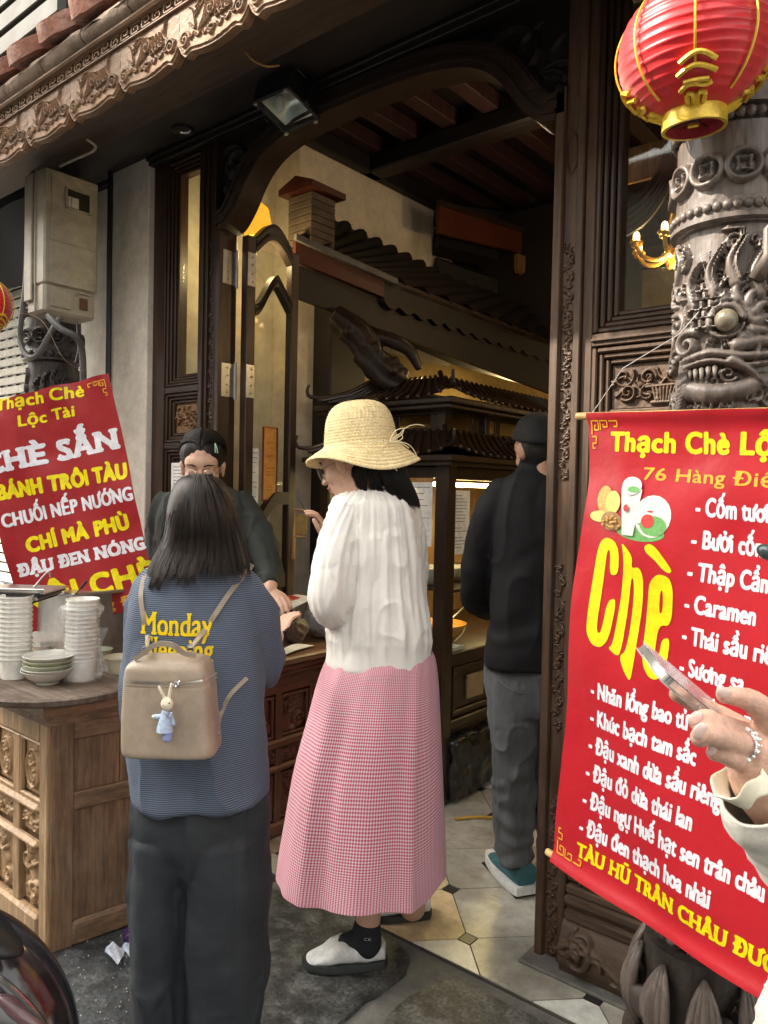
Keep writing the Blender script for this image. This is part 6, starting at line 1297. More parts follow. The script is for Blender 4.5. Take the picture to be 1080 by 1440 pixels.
# ================================================================== street bits
for k, (cn, lab) in enumerate((([(147, 1338), (160, 1325), (176, 1337), (165, 1356)], 'crumpled white receipt on the dark ground, farther left of the two'), ([(171, 1333), (186, 1321), (200, 1330), (185, 1350)], 'second white receipt beside the black trouser leg'))):
    C4 = [on(x, y, 'z', -.124+.02*(i % 2)) for i, (x, y) in enumerate(cn)]; t = thing('receipt', lab, 'paper', C4[0], 'receipts dropped on the ground')
    S = lambda u, v, l=0: (C4[0]*(1-u)+C4[1]*u)*(1-v)+(C4[3]*(1-u)+C4[2]*u)*v+UP*(l+.010*math.sin(PI*u*1.0)*math.sin(v*3+1)+.003*math.sin(u*9+v*4))
    q = MB(); q.grid(np.array([[S(u, v, .001) for u in np.linspace(0, 1, 12)] for v in np.linspace(0, 1, 10)])); q.build('sheet', mat('blue_white_paper', (.60, .68, .82), .7, .02), t, 180, fix=False)
    ribbon('print', [[(.2, .2+.09*j), (.2+random.uniform(.3, .6), .2+.09*j)] for j in range(7)], .016, INK, t, S, .0022)
q = MB(); c = on(186, 1316, 'z', -.10); q.ball(c, (.04, .03, .03), 10); tag(place(fuse(q, .006, 1, lambda c_, n: .006*vnoise(c_*70)), 'litter_bag', mat('dark_purple_film', (.05, .02, .09), .3), None), 'scrunched dark purple bag on the ground under the chest', 'litter')
lt = MB()
for k in range(90): p = on(RNG.uniform(90, 200), RNG.uniform(1300, 1440), 'z', -.128); lt.ball(p, RNG.uniform(.001, .0035), 5)
tag(lt.build('grit', mat('pale_grit', (.4, .4, .38), .8), None), 'pale grit specks scattered over the dark street stones', 'grit', kind='stuff')
# yellow floor cable and black crate inside
q = MB(); q.tube(smooth_rows([on(640, 1152, 'z', .008), on(668, 1149, 'z', .008), on(700, 1150, 'z', .008), on(745, 1150, 'z', .008), on(800, 1146, 'z', .008)], 16), .007, 6); tag(q.build('floor_cable', mat('ochre_cable', (.45, .28, .05), .5), None), 'yellow cable lying on the tiles behind the man', 'cable')
bc = thing('bagged_crate', 'black plastic-wrapped crate on the floor beneath the display cabinet', 'crate', (x1-.1+.0, 3.3, 0))
q = MB(); q.box(x1-.5, y0+.06, .01, x1+.03, 3.9, .30, .01); o_ = fuse(q, .012, 3, lambda c, n: .014*fbm(c*14, 3)); place(o_, 'crate', mat('black_film', (.012, .012, .013), .25, .3, bump=.6, bsc=30), bc)
# ================================================================== scooter, lower left corner
mc = thing('scooter', 'glossy black scooter with dusty reflections parked at the lower left corner', 'scooter', (*at(-60, 1500, 1.35)[:2], -.13))
GBK = mat('glossy_black_paint', (.012, .011, .013), .12, .3, (4, 4, 4), .04, 12, coat=1, dirt=(.07, .055, .055), dirt_sc=5, dirt_amt=.5)
def mp_(px, py, d=0): return at(px-16, py+12, 1.32+d)
q = MB(); rows = [(-190, 1290, .03), (-120, 1300, .08), (-50, 1345, .12), (0, 1400, .135), (30, 1465, .13), (45, 1540, .10), (50, 1620, .05)]
cen = smooth_rows([tuple(mp_(x, y, .12))+(r,) for x, y, r in rows], 26); q.tube(cen[:, :3], cen[:, 3], 30, ell=(1, .85)); me_ = fuse(q, .009, 4); place(me_, 'body', GBK, mc)
q = MB(); cen = smooth_rows([tuple(mp_(x, y, .02))+(r,) for x, y, r in ((-150, 1235, .03), (-70, 1262, .055), (-20, 1290, .055), (25, 1318, .035), (50, 1330, .008))], 20); q.tube(cen[:, :3], cen[:, 3], 20, ell=(.5, 1)); place(fuse(q, .007, 3), 'seat', mat('black_vinyl', (.012, .012, .012), .45, .2), mc)
q = MB(); q.tube(smooth_rows([mp_(-60, 1322, -.01), mp_(0, 1352, -.025), mp_(48, 1392, -.02), mp_(84, 1440, .0), mp_(98, 1500, .02)], 20), list(.0018+.0035*np.sin(np.linspace(0.05, 3.0, 20))), 8); q.build('chrome_trim', mat('dull_chrome', (.35, .34, .33), .25, metal=1), mc)
q = MB(); q.ball(mp_(46, 1412, -.012), (.050, .016, .014), 18, ax=(nrm(RT-.75*UP), FW, nrm(UP+.75*RT))); q.build('tail_lamp', mat('dusty_pink_lens', (.14, .075, .08), .2, .2, coat=.4), mc)
q = MB(); wc = mp_(-60, 1500, .12); wc[2] = .10
q.tube([wc+np.array([math.cos(a)*RT[0]*.2, math.cos(a)*RT[1]*.2, .2*math.sin(a)]) for a in np.linspace(0, 2*PI, 33)], .035, 10, cap=False); q.build('tyre', mat('tyre_rubber', (.02, .02, .02), .8), mc)
q = MB(); q.tube([wc-FW*.03, wc+FW*.03], .14, 20); q.build('rim', STEEL, mc, 30)
# ================================================================== people
from mathutils.bvhtree import BVHTree
SKIN = mat('skin', (.60, .37, .27), .5, .08, (14, 14, 14), .15, 260, sss=.12, fine=.08, fsc=6)
SKIN2 = mat('skin_tan', (.50, .29, .20), .5, .06, (12, 12, 12), .08, 160, sss=.1)
HAIR = mat('black_hair', (.014, .011, .010), .42, .4, (40, 40, 4), .2, 90, spec=.28)
HAIRB = mat('brown_black_hair', (.026, .018, .014), .42, .6, (50, 50, 3), .2, 90, spec=.28)
LIP = mat('lip', (.50, .18, .15), .4, .05); LENS = mat('clear_lens', (.95, .95, .95), .03, 0, bump=0, alpha=.12); WIRE = mat('gold_wire', (.6, .5, .35), .25, metal=1, bump=0)
def pw(v, e): return math.copysign(abs(v)**e, v)
def wrap(q, t, rows, n=60, seg=72, ex=1.0, fn=None, dy0=0.):
    """closed body ring stack. rows: (py, xl, xr, ry, dy): outline in the picture at distance t+dy, half depth ry"""
    R_ = smooth_rows(rows, n); P = []
    for i, (py, xl, xr, ry, dy) in enumerate(R_):
        c = at((xl+xr)/2, py, t+dy+dy0); rx = (xr-xl)/2/F_PX*(t+dy+dy0); s = i/(n-1); r = []
        for j in range(seg):
            a = 2*PI*j/seg; k = 1+(fn(a, s) if fn else 0); r.append(c+RT*rx*k*pw(math.cos(a), ex)+FW*ry*k*pw(math.sin(a), ex))
        P.append(r)
    P = np.array(P); k0 = q.n(); q.grid(P, closed=True); q.f.append(tuple(k0+j for j in range(seg))); q.f.append(tuple(k0+(n-1)*seg+j for j in reversed(range(seg)))); return P
def arm(q, t, rows, n=24, seg=20, ell=None):
    """rows: (px, py, dy, r)"""
    R_ = smooth_rows(rows, n); q.tube([at(a, b, t+d) for a, b, d, r in R_], [r for *_, r in R_], seg, ell=ell); q.ball(at(R_[0][0], R_[0][1], t+R_[0][2]), R_[0][3], seg); q.ball(at(R_[-1][0], R_[-1][1], t+R_[-1][2]), R_[-1][3], seg)
def person(label, px, t, z, grp=None): c = on(px, 1200, 'z', z); p = at(px, 700, t); return thing('person', label, 'person', (p[0], p[1], z), grp)
def head(c, f, up=UP, k=1., eyes=True):
    f = nrm(f); up = nrm(up-f*(up@f)); r = np.cross(f, up); A = np.array([r, f, up]); L = lambda x, y, z: c+(r*x+f*y+up*z)*k; q = MB(); b = lambda x, y, z, *R: q.ball(L(x, y, z), [v*k for v in R], 18, A)
    b(0, -.012, .038, .074, .094, .082); b(0, .020, -.018, .064, .068, .085); b(0, .030, -.068, .050, .052, .044); b(0, .066, -.093, .020, .016, .014); b(0, .045, .028, .062, .046, .045)
    q.cone(L(0, .086, .008), L(0, .106, -.030), .0075*k, .0115*k, 12); b(-.012, .094, -.034, .008, .010, .007); b(.012, .094, -.034, .008, .010, .007)
    for s in (-1, 1):
        b(s*.034, .052, -.028, .026, .028, .030); b(s*.030, .068, .003, .016, .016, .012); q.cone(L(s*.014, .083, .022), L(s*.05, .066, .024), .008*k, .006*k, 8); b(s*.075, -.004, -.012, .008, .018, .030); b(s*.080, -.006, .004, .007, .016, .016)
    b(0, .082, -.052, .022, .014, .008); b(0, .080, -.066, .019, .013, .009)
    q.cone(L(0, -.012, -.06), L(0, -.012, -.06)-UP*.10*k+r*0-f*np.array([1, 1, 0])*.02, .049*k, .052*k, 20)
    return q, L, A
def facebits(par, L, k=1., lip=True, glasses=None, closed=True):
    if lip:
        q = MB(); q.tube([L(-.021, .086, -.057), L(-.007, .096, -.0545), L(0, .0965, -.056), L(.007, .096, -.0545), L(.021, .086, -.057)], [.0015*k, .004*k, .0036*k, .004*k, .0015*k], 8); q.tube([L(-.018, .086, -.062), L(0, .094, -.0645), L(.018, .086, -.062)], [.0015*k, .005*k, .0015*k], 8); q.build('lips', LIP, par)
    for s in (-1, 1):
        q = MB(); q.tube([L(s*.014, .081, -.004), L(s*.024, .086, -.0085), L(s*.036, .083, -.008), L(s*.046, .074, -.003)], .0013*k, 6); q.build('eyelashes', BLACKH, par)
        q = MB(); q.tube([L(s*.013, .093, .026), L(s*.028, .091, .031), L(s*.052, .074, .026)], [.0022*k, .0028*k, .0012*k], 6); q.build('eyebrow', HAIR, par)
    if glasses:
        for s in (-1, 1):
            q = MB(); q.tube([L(s*.033+.023*math.cos(a), .101-.010*abs(math.cos(a)*.5+s*.5)**2, -.006+.021*math.sin(a)) for a in np.linspace(0, 2*PI, 28)], .0012*k, 6, cap=False); q.tube([L(s*.056, .090, -.002), L(s*.078, .02, .002), L(s*.08, -.01, -.005)], .001*k, 6); q.build('glasses_frame', glasses, par)
            q = MB(); q.lathe([(.001, 0), (.0225*k, 0)], 20, (0, 0, 0), cap=False); P0 = L(0, 0, 0); ax = L(1, 0, 0)-P0, L(0, 0, 1)-P0; cc_ = L(s*.033, .0975, -.006); q.v = [tuple(cc_+nrm(ax[0])*v[0]+nrm(ax[1])*v[1]) for v in q.v]; q.build('lens', LENS, par, 0)
        q = MB(); q.tube([L(-.010, .099, -.002), L(0, .104, .001), L(.010, .099, -.002)], .0012*k, 6); q.build('bridge', glasses, par)
def bvh(me): return BVHTree.FromPolygons([v.co[:] for v in me.vertices], [p.vertices[:] for p in me.polygons])
def surf_on(tree, O):
    def S(u, v, l=0):
        o = O+RT*u-UP*v-FW*.6; h = tree.ray_cast(Vector(o), Vector(FW)); p = np.array(h[0]) if h[0] is not None else O+RT*u-UP*v; return p-FW*l
    return S
def cloth(c, n, amp=.005, f=(9, 9, 3.2), ridge=.5):
    p = c*np.array(f); a = vnoise(p+np.stack([vnoise(p*.7+9)*.9, vnoise(p*.7+30)*.9, vnoise(p*.7+50)*.4], -1)); return amp*((1-2*np.abs(a))*ridge+a*(1-ridge))+amp*.14*fbm(c*24, 3)+amp*.9*(1-np.abs(vnoise(p*1.7+3)))**7-amp*.5*(1-np.abs(vnoise(p*1.3+13)))**6
def fingers(q, base, d, n, s, k=1., curl=.6, spread=.12, n_=4, th=True):
    """a small hand: palm plus four separate fingers and a thumb. d towards fingertips, n palm side, s towards the thumb"""
    d, n, s = nrm(d), nrm(n), nrm(s); q.ball(base+d*.042*k, (.040*k, .048*k, .017*k), 14, np.array([s, d, n]))
    for i in range(n_):
        o = (i-1.5)*-.0195*k; p = base+d*(.082-.004*abs(i-1))*k+s*o; a = 0; L_ = (.036, .024, .019) if i in (1, 2) else (.033, .021, .017) if i == 0 else (.027, .017, .015); r0 = .0088*k; P = [base+d*.04*k+s*o*.8, p]
        for j, l in enumerate(L_): a += curl*(1, 1.1, .8)[j]; v = d*math.cos(a)+n*math.sin(a)+s*(-.5*spread*(i-1.5)); P.append(P[-1]+nrm(v)*l*k)
        q.tube(P, [r0, r0, r0*.95, r0*.86, r0*.72], 10); q.ball(P[-1], r0*.74, 10)
    if th:
        P = [base+d*.015*k+s*.02*k, base+d*.04*k+s*.045*k+n*.006*k, base+d*.066*k+s*.056*k+n*.016*k, base+d*.09*k+s*.054*k+n*.026*k]; q.tube(P, [.013*k, .0115*k, .010*k, .008*k], 10); q.ball(P[-1], .0082*k, 10)

# ------------------------------------------------ woman with the backpack (t about 1.9)
NT = 1.90
DEN = mat('striped_navy_jersey', (.048, .068, .110), .85, .10, (5, 5, 5), .25, 160)
N, Lk, Bs = nodes_of(DEN)
tc = N.new('ShaderNodeTexCoord'); wv = N.new('ShaderNodeTexWave'); wv.wave_type = 'BANDS'; wv.bands_direction = 'Z'; wv.inputs['Scale'].default_value = 66; wv.inputs['Distortion'].default_value = .4; wv.inputs['Detail Scale'].default_value = 2; Lk(tc.outputs['Object'], wv.inputs['Vector'])
cr = N.new('ShaderNodeValToRGB'); cr.color_ramp.elements[0].position = .60; cr.color_ramp.elements[1].position = .78; Lk(wv.outputs['Fac'], cr.inputs[0]); mx_ = N.new('ShaderNodeMixRGB'); Lk(cr.outputs[0], mx_.inputs[0])
src = Bs.inputs['Base Color'].links[0].from_socket; Lk(src, mx_.inputs[1]); mx_.inputs[2].default_value = (.17, .21, .27, 1); Lk(mx_.outputs[0], Bs.inputs['Base Color'])
pn = person('woman with long dark hair in a navy striped shirt, beige backpack on her back', 285, NT, -.13)
q = MB()
wrap(q, NT, [(786, 258, 306, .045, .0), (797, 222, 334, .075, .0), (812, 198, 352, .10, .0), (845, 184, 362, .116, .0), (900, 178, 367, .122, .0), (960, 177, 366, .127, .0), (1030, 180, 368, .132, .0), (1080, 184, 371, .136, .0), (1104, 187, 374, .138, .0), (1114, 190, 373, .134, .0)], 70, 96, .85)
arm(q, NT, [(342, 830, .0, .050), (358, 862, .02, .056), (364, 900, .05, .058), (368, 928, .09, .056), (370, 938, .16, .050)]); arm(q, NT, [(210, 830, .0, .045), (203, 870, .03, .050), (203, 912, .06, .052), (212, 922, .15, .048)])
def nfold(c, n):
    z = c[:, 2]; u = (c-at(285, 900, NT))@RT; lo = np.clip((1.25-z)/.5, 0, 1)
    return cloth(c, n, .012, (5.5, 5.5, 3.8), .5)*(.5+.5*lo)+.004*np.sin(u*42+z*9+2*vnoise(c*4))*lo+.006*np.exp(-((u-.135+.10*(z-1.1))/.018)**2)*np.clip((1.3-z)*4, 0, 1)
me_n = fuse(q, .0065, 3, nfold); tree_n = bvh(me_n); place(me_n, 'shirt', DEN, pn)
SN = surf_on(tree_n, at(240, 900, NT))
def uvn(px, py): p = at(px, py, NT-.14); o = p-at(240, 900, NT); return o@RT, -(o@UP)
a, b_ = uvn(191, 912), uvn(288, 905); YT = mat('yellow_shirt_print', (.85, .62, .0), .6, .05)
lettering('shirt_print', 'Monday', YT, pn, SN, a[0], a[1]-.030, .0555, b_[0]-a[0]+.012, 1, serif=2, vdir=-1, lift=.0022, cap=40)
a, b_ = uvn(196, 945), uvn(291, 942); lettering('shirt_print', 'Sleeping', YT, pn, SN, a[0], a[1]-.026, .0555, b_[0]-a[0]+.010, 1, serif=2, vdir=-1, lift=.0022, cap=40)
q = MB(); ring = [at(282+26*math.cos(a), 789-6*math.sin(a)*1, NT-.0-.06*math.sin(a)) for a in np.linspace(0, 2*PI, 30)]; q.tube(ring, .008, 8, cap=False); q.build('collar', DEN, pn)
TR_ = mat('charcoal_trousers', (.021, .026, .032), .75, .22, (4, 4, 9), .3, 220)
q = MB()
wrap(q, NT, [(1095, 196, 368, .10, .0), (1130, 189, 374, .115, .0), (1165, 187, 375, .118, 0), (1200, 194, 370, .10, 0), (1245, 215, 352, .07, 0)], 16, 72, .9)
wrap(q, NT, [(1165, 189, 280, .115, 0), (1240, 189, 272, .115, 0), (1330, 192, 268, .11, .0), (1440, 195, 260, .10, .0), (1500, 196, 257, .10, .02), (1556, 198, 256, .10, .03)], 50, 60)
wrap(q, NT, [(1165, 268, 375, .12, 0), (1240, 264, 375, .12, 0), (1330, 260, 372, .112, .0), (1440, 256, 364, .105, .01), (1500, 258, 358, .105, .02), (1556, 262, 354, .10, .03)], 50, 60)
def tfold(c, n):
    z = c[:, 2]; u = (c-at(270, 1300, NT))@RT
    return cloth(c, n, .010, (9, 9, 1.3), .3)+cloth(c, n, .003, (3, 3, 6), .4)+.005*np.sin(z*22+u*30+3*vnoise(c*3))*np.exp(-((z-.45)/.35)**2)*.7+.006*np.sin(u*55+2*vnoise(c*np.array([3, 3, .8])))
place(fuse(q, .0075, 3, tfold), 'trousers', TR_, pn)
for px, k in ((228, -1), (312, 1)):
    q = MB(); c = at(px, 1570, NT+.06); c[2] = -.13+.035; q.ball(c, (.045, .12, .035), 14, np.array([RT, nrm(FW+.2*k*RT), UP])); q.ball(c-FW*.07+UP*.01, (.036, .05, .045), 12); place(fuse(q, .006, 2), 'shoe', mat('white_sneaker', (.6, .62, .66), .5), pn)
q, Lh, Ah = head(at(284, 744, NT+.02), FW*1+RT*.12-UP*.30, k=.88); place(fuse(q, .005, 3), 'head', SKIN, pn); facebits(pn, Lh, .88, True, None)
# her right hand holding the menu
q = MB(); arm(q, NT, [(372, 928, .16, .034), (382, 908, .26, .026), (390, 895, .36, .020)], 10, 12); q2 = MB(); fingers(q, at(393, 890, NT+.37), RT*.1+UP*.5+FW*.9, RT, UP*-.2-RT, .72, .35); place(fuse(q, .0038, 2), 'hand', SKIN, pn)
# hair
HR = [(666, 268, 296, .030, 0), (672, 252, 312, .062, 0), (682, 243, 322, .082, 0), (700, 236, 331, .098, 0), (722, 232, 337, .106, 0), (748, 229, 341, .106, 0), (775, 221, 347, .100, -.01), (795, 211, 351, .102, -.02), (812, 204, 354, .108, -.03), (830, 196, 358, .113, -.03)]
HRS = smooth_rows(HR, 120)
q = MB(); wrap(q, NT, [(r[0], r[1]+4, r[2]-4, r[3]-.010, r[4]) for r in HR[:8]], 46, 64); place(fuse(q, .006, 2), 'hair_cap', HAIRB, pn)
lines = []
rg = np.random.default_rng(11)
def hairpath(u, lay, endpy, phase, wob):
    K = 22; out = []
    for s in np.linspace(0, 1, K):
        py = 667+(endpy-667)*s**1.0; i = (py-666)/(830-666)*119; i = min(max(i, 0), 118.9); r = HRS[int(i)]+(HRS[int(i)+1]-HRS[int(i)])*(i-int(i))
        uu = u+wob*s*math.sin(phase+s*3.2); x = (r[1]+r[2])/2+(r[2]-r[1])/2*uu*(1+.02*lay); d = r[4]-(r[3]+.002+.004*lay)*math.sqrt(max(0, 1-min(1, abs(uu))**2.2))
        out.append(at(x, py, NT+d))
    return out
for k in range(7500):
    u = float(np.clip(rg.uniform(-1.02, 1.02), -1, 1)); cl = round(u*13+rg.normal()*.18)/13; uu = u*.78+cl*.22
    if uu < -.62: e = 826+rg.normal()*5
    elif uu < -.38: e = 806+rg.normal()*7
    elif uu < -.05: e = 812+rg.normal()*9
    elif uu < .25: e = 790+rg.normal()*9
    else: e = 800+rg.normal()*8
    e -= 7*abs(math.sin(cl*23)); lines.append(hairpath(uu, rg.random(), e, cl*40, .035))
for k in range(160):
    L0_ = hairpath(float(rg.uniform(-1.05, 1.05)), rg.uniform(1, 5), rg.uniform(790, 832), rg.random()*6, .10); lines.append(L0_)
V, F = strands(lines, .00075); fast_mesh('hair', V, F, HAIRB, pn)
# backpack
BP_ = mat('taupe_leather', (.36, .285, .215), .42, .05, (3, 3, 3), .18, 260, coat=.1); STR = mat('taupe_strap', (.33, .27, .21), .5, .05)
bp = thing('backpack', 'taupe leather backpack with silver zip and a rabbit charm', 'backpack', at(242, 1055, 1.72))
q = MB(); wrap(q, 1.70, [(922, 200, 286, .030, .0), (926, 192, 291, .045, .0), (934, 184, 295, .055, .0), (946, 181, 298, .058, .0), (957.2, 180, 299, .059, .0), (957.6, 181, 298, .057, 0), (960, 181, 298, .057, 0), (960.4, 180, 300, .059, 0), (1000, 178, 303, .062, .0), (1040, 178, 307, .064, .0), (1052, 179, 307, .062, .0), (1056, 183, 303, .056, .0)], 90, 120, .38)
P0 = at(242, 990, 1.70); q.v = [tuple(np.array(v)) for v in q.v]; me_b = None; ob_ = q.build('body', BP_, bp, 60)
tree_b = BVHTree.FromPolygons(q.v, q.f); SB = surf_on(tree_b, P0)
def uvb(px, py): o = at(px, py, 1.645)-P0; return (o@RT), -(o@UP)
def onbag(pts): return [uvb(*p) for p in pts]
ribbon('zip', [smooth_rows(onbag([(181, 958.5), (210, 959.5), (240, 960), (270, 958.5), (298, 956)]), 30)], .0035, mat('zip_silver', (.6, .58, .55), .3, metal=.9), bp, SB, .002)
for yy in (955, 962.5): ribbon('piping', [smooth_rows(onbag([(180, yy-.5), (210, yy+1), (240, yy+1.5), (270, yy), (299, yy-2)]), 30)], .0022, STR, bp, SB, .0028)
def flatband(name, pts, w, m, par, nrm_=-FW, th=.0025):
    pts = np.array(pts, float); T = np.gradient(pts, axis=0); q = MB(); P = []
    for p, t in zip(pts, T):
        s = nrm(np.cross(t, nrm_)); n = nrm(np.cross(s, t)); n = n if n@nrm_ > 0 else -n; P.append([p+s*w/2+n*th, p-s*w/2+n*th, p-s*w/2-n*th, p+s*w/2-n*th])
    q.grid(np.array(P), closed=True); return q.build(name, m, par, 40)
flatband('handle', smooth_rows([at(189, 927, 1.66), at(204, 917, 1.655), at(216, 908, 1.65), at(232, 905, 1.65), at(246, 909, 1.65), at(258, 918, 1.655), at(276, 922, 1.66)], 30), .011, STR, bp)
for (x, y) in ((204, 915), (268, 913)):
    q = MB(); c = at(x, y, 1.66); q.tube([c+RT*.007*math.cos(a)+UP*.009*math.sin(a) for a in np.linspace(0, 2*PI, 20)], .0016, 6, cap=False); q.build('ring', METALG, bp)
def strap(px, w, nm='strap'):
    P = []
    for (x, y, d) in px:
        if d is None: u, v = uvn(x, y); P.append(SN(u, v, .004))
        else: P.append(at(x, y, d))
    flatband(nm, smooth_rows(P, 40), w, STR, bp)
strap([(207, 917, 1.66), (203, 900, None), (196, 870, None), (190, 840, None), (189, 815, None)], .011); strap([(268, 913, 1.66), (284, 890, None), (300, 865, None), (318, 836, None), (334, 812, None), (341, 801, None)], .012)
strap([(304, 1034, 1.70), (307, 1010, None), (318, 985, None), (330, 972, None), (341, 962, None)], .010)
q = MB(); q.tube([at(253, 958, 1.637), at(248, 962, 1.633), at(246, 968, 1.63)], .002, 6); c = at(247, 963, 1.63); q.tube([c+RT*.006*math.cos(a)+UP*.006*math.sin(a) for a in np.linspace(0, 2*PI, 18)], .0022, 6, cap=False); q.build('zip_pull', mat('silver', (.75, .75, .75), .2, metal=1, bump=0), bp)
rk = thing('rabbit_charm', 'small plush rabbit charm in a pale blue coat hanging on the backpack zip', 'keychain', at(233, 1040, 1.62))
CRM_ = mat('cream_plush', (.72, .64, .50), .9, .05, bump=.5, bsc=400); BLU = mat('pale_blue_print', (.42, .52, .68), .8, .25, (140, 140, 140), .3, 200); BL2 = mat('periwinkle', (.30, .38, .66), .8, .06)
RQ = lambda x, y, d=0: at(x, y, 1.618+d)
q = MB(); q.ball(RQ(235, 990), (.0155, .012, .0150), 16); q.cone(RQ(231, 981), RQ(224, 966), .0036, .0028); q.cone(RQ(238, 980), RQ(241, 962), .0040, .0028); q.cone(RQ(224, 967), RQ(228, 976, -.002), .003, .003); q.ball(RQ(217, 1008), (.006, .006, .005), 10); place(fuse(q, .0012, 1), 'head', CRM_, rk)
q = MB(); q.cone(RQ(236, 1030), RQ(235, 1037), .010, .0105, 14); q.build('trousers', BL2, rk)
q = MB(); q.lathe([(.007, .018), (.010, .008), (.014, -.008), (.018, -.026), (.016, -.026)], 20, RQ(232, 1011)); q.cone(RQ(226, 1008), RQ(219, 1008), .006, .0055); q.cone(RQ(240, 1008), RQ(244, 1018), .0055, .0045); q.build('coat', BLU, rk)
q = MB(); q.ball(RQ(238, 989, -.0125), .0016, 8); q.ball(RQ(229, 992, -.011), .0010, 6); q.build('eye', BLACKH, rk)
q = MB(); q.ball(RQ(234, 1003, -.012), .0035, 8); q.ball(RQ(239, 1007, -.012), .0035, 8); q.ball(RQ(241, 1003, -.012), .003, 8); q.build('bow', BLU, rk)

# ------------------------------------------------ woman in straw hat (t about 2.355)
HT = 2.355
ph_ = person('woman in straw bucket hat, white gathered blouse and long red gingham skirt', 505, HT, 0)
BLO = mat('white_cotton_gauze', (.82, .80, .75), .85, .015, (5, 5, 5), .22, 70, sss=.05, fine=.04)
q = MB()
wrap(q, HT, [(690, 492, 556, .060, 0), (698, 478, 566, .078, 0), (712, 469, 578, .10, 0), (740, 466, 585, .108, 0), (790, 464, 592, .118, 0), (850, 466, 599, .128, 0), (900, 463, 604, .138, 0), (930, 458, 607, .148, 0), (936, 460, 606, .145, 0)], 70, 110, .95)
arm(q, HT, [(490, 718, -.04, .048), (480, 755, -.07, .056), (473, 800, -.09, .064), (471, 838, -.085, .068), (474, 854, -.06, .058), (478, 862, .02, .038)], 34, 24); arm(q, HT, [(566, 722, .05, .05), (574, 780, .10, .06), (570, 840, .12, .06)])
ax0 = at(520, 800, HT)
def hfold(c, n):
    d = c-ax0; u = d@RT; w_ = d@FW; th = np.arctan2(w_, u-.0); z = c[:, 2]; s = np.clip((1.46-z)/.45, 0, 1)
    tx, ty = np.cos(th), np.sin(th); wz = vnoise(np.stack([tx*3, ty*3, z*4], -1))*.25
    g_ = 1-np.abs(vnoise(np.stack([tx*7+wz, ty*7-wz, z*1.3], -1)))*1.6; g2 = 1-np.abs(vnoise(np.stack([tx*15+wz*2, ty*15, z*2.2+7], -1)))*1.6
    fine = (1-np.abs(np.sin(th*34+2.4*vnoise(np.stack([th*3, th*0+4, z*5], -1)))))*np.exp(-((z-1.42)/.10)**2)
    hb_ = np.clip((z-.93)/.07, .0, 1)**1.5
    return hb_*(g_*(.003+.008*s)+g2*(.0045-.002*s))+fine*.0018+cloth(c, n, .005, (11, 11, 6))*np.clip(hb_, .1, 1)
me_h = fuse(q, .0058, 2, hfold); place(me_h, 'blouse', BLO, ph_)
q = MB(); P = []
for r_, dz in ((1.0, .0), (1.04, .008), (1.0, .018)):
    P.append([at(524, 697, HT)+RT*(.090*r_)*math.cos(a)+FW*.072*r_*math.sin(a)+UP*(dz*.7+.0018*math.sin(a*19)+.0012*math.sin(a*31+2))+(RT*math.cos(a)+FW*math.sin(a))*.0022*math.sin(a*29+r_*3) for a in np.linspace(0, 2*PI, 160)[:-1]])
q.grid(np.array(P), closed=True); o = q.build('neck_frill', BLO, ph_, 180, fix=False); o.modifiers.new('s', 'SOLIDIFY').thickness = .0012
# skirt with its own gingham weave in uv
SKR = [(916, 466, 608, .135, 0), (930, 458, 612, .148, 0), (960, 446, 615, .160, 0), (1010, 432, 617, .18, 0), (1080, 413, 619, .205, 0), (1150, 400, 621, .225, 0), (1200, 391, 622, .24, 0), (1226, 387, 622, .25, 0)]
SG = bpy.data.materials.new('red_gingham'); SG.use_nodes = True; N = SG.node_tree.nodes; Lk = SG.node_tree.links.new; Bs = N['Principled BSDF']; Bs.inputs['Roughness'].default_value = .85; Bs.inputs['Sheen Weight'].default_value = .15
uvn_ = N.new('ShaderNodeUVMap'); sx = N.new('ShaderNodeSeparateXYZ'); Lk(uvn_.outputs[0], sx.inputs[0]); ss = []
for k, cnt in ((0, 190), (1, 106)):
    m1 = N.new('ShaderNodeMath'); m1.operation = 'MULTIPLY'; m1.inputs[1].default_value = cnt; Lk(sx.outputs[k], m1.inputs[0]); m2 = N.new('ShaderNodeMath'); m2.operation = 'FRACT'; Lk(m1.outputs[0], m2.inputs[0]); m3 = N.new('ShaderNodeMath'); m3.operation = 'GREATER_THAN'; m3.inputs[1].default_value = .47; Lk(m2.outputs[0], m3.inputs[0]); ss.append(m3)
ad = N.new('ShaderNodeMath'); ad.operation = 'ADD'; Lk(ss[0].outputs[0], ad.inputs[0]); Lk(ss[1].outputs[0], ad.inputs[1]); hv = N.new('ShaderNodeMath'); hv.operation = 'MULTIPLY'; hv.inputs[1].default_value = .5; Lk(ad.outputs[0], hv.inputs[0])
cr = N.new('ShaderNodeValToRGB'); cr.color_ramp.elements[0].color = (.84, .74, .76, 1); cr.color_ramp.elements[1].color = (.52, .06, .13, 1); e_ = cr.color_ramp.elements.new(.5); e_.color = (.74, .34, .43, 1); Lk(hv.outputs[0], cr.inputs[0]); Lk(cr.outputs[0], Bs.inputs['Base Color'])
bp3 = N.new('ShaderNodeBump'); bp3.inputs['Distance'].default_value = .0012; bp3.inputs['Strength'].default_value = .5; Lk(hv.outputs[0], bp3.inputs['Height']); Lk(bp3.outputs[0], Bs.inputs['Normal'])
q = MB(); nR, sg = 110, 220
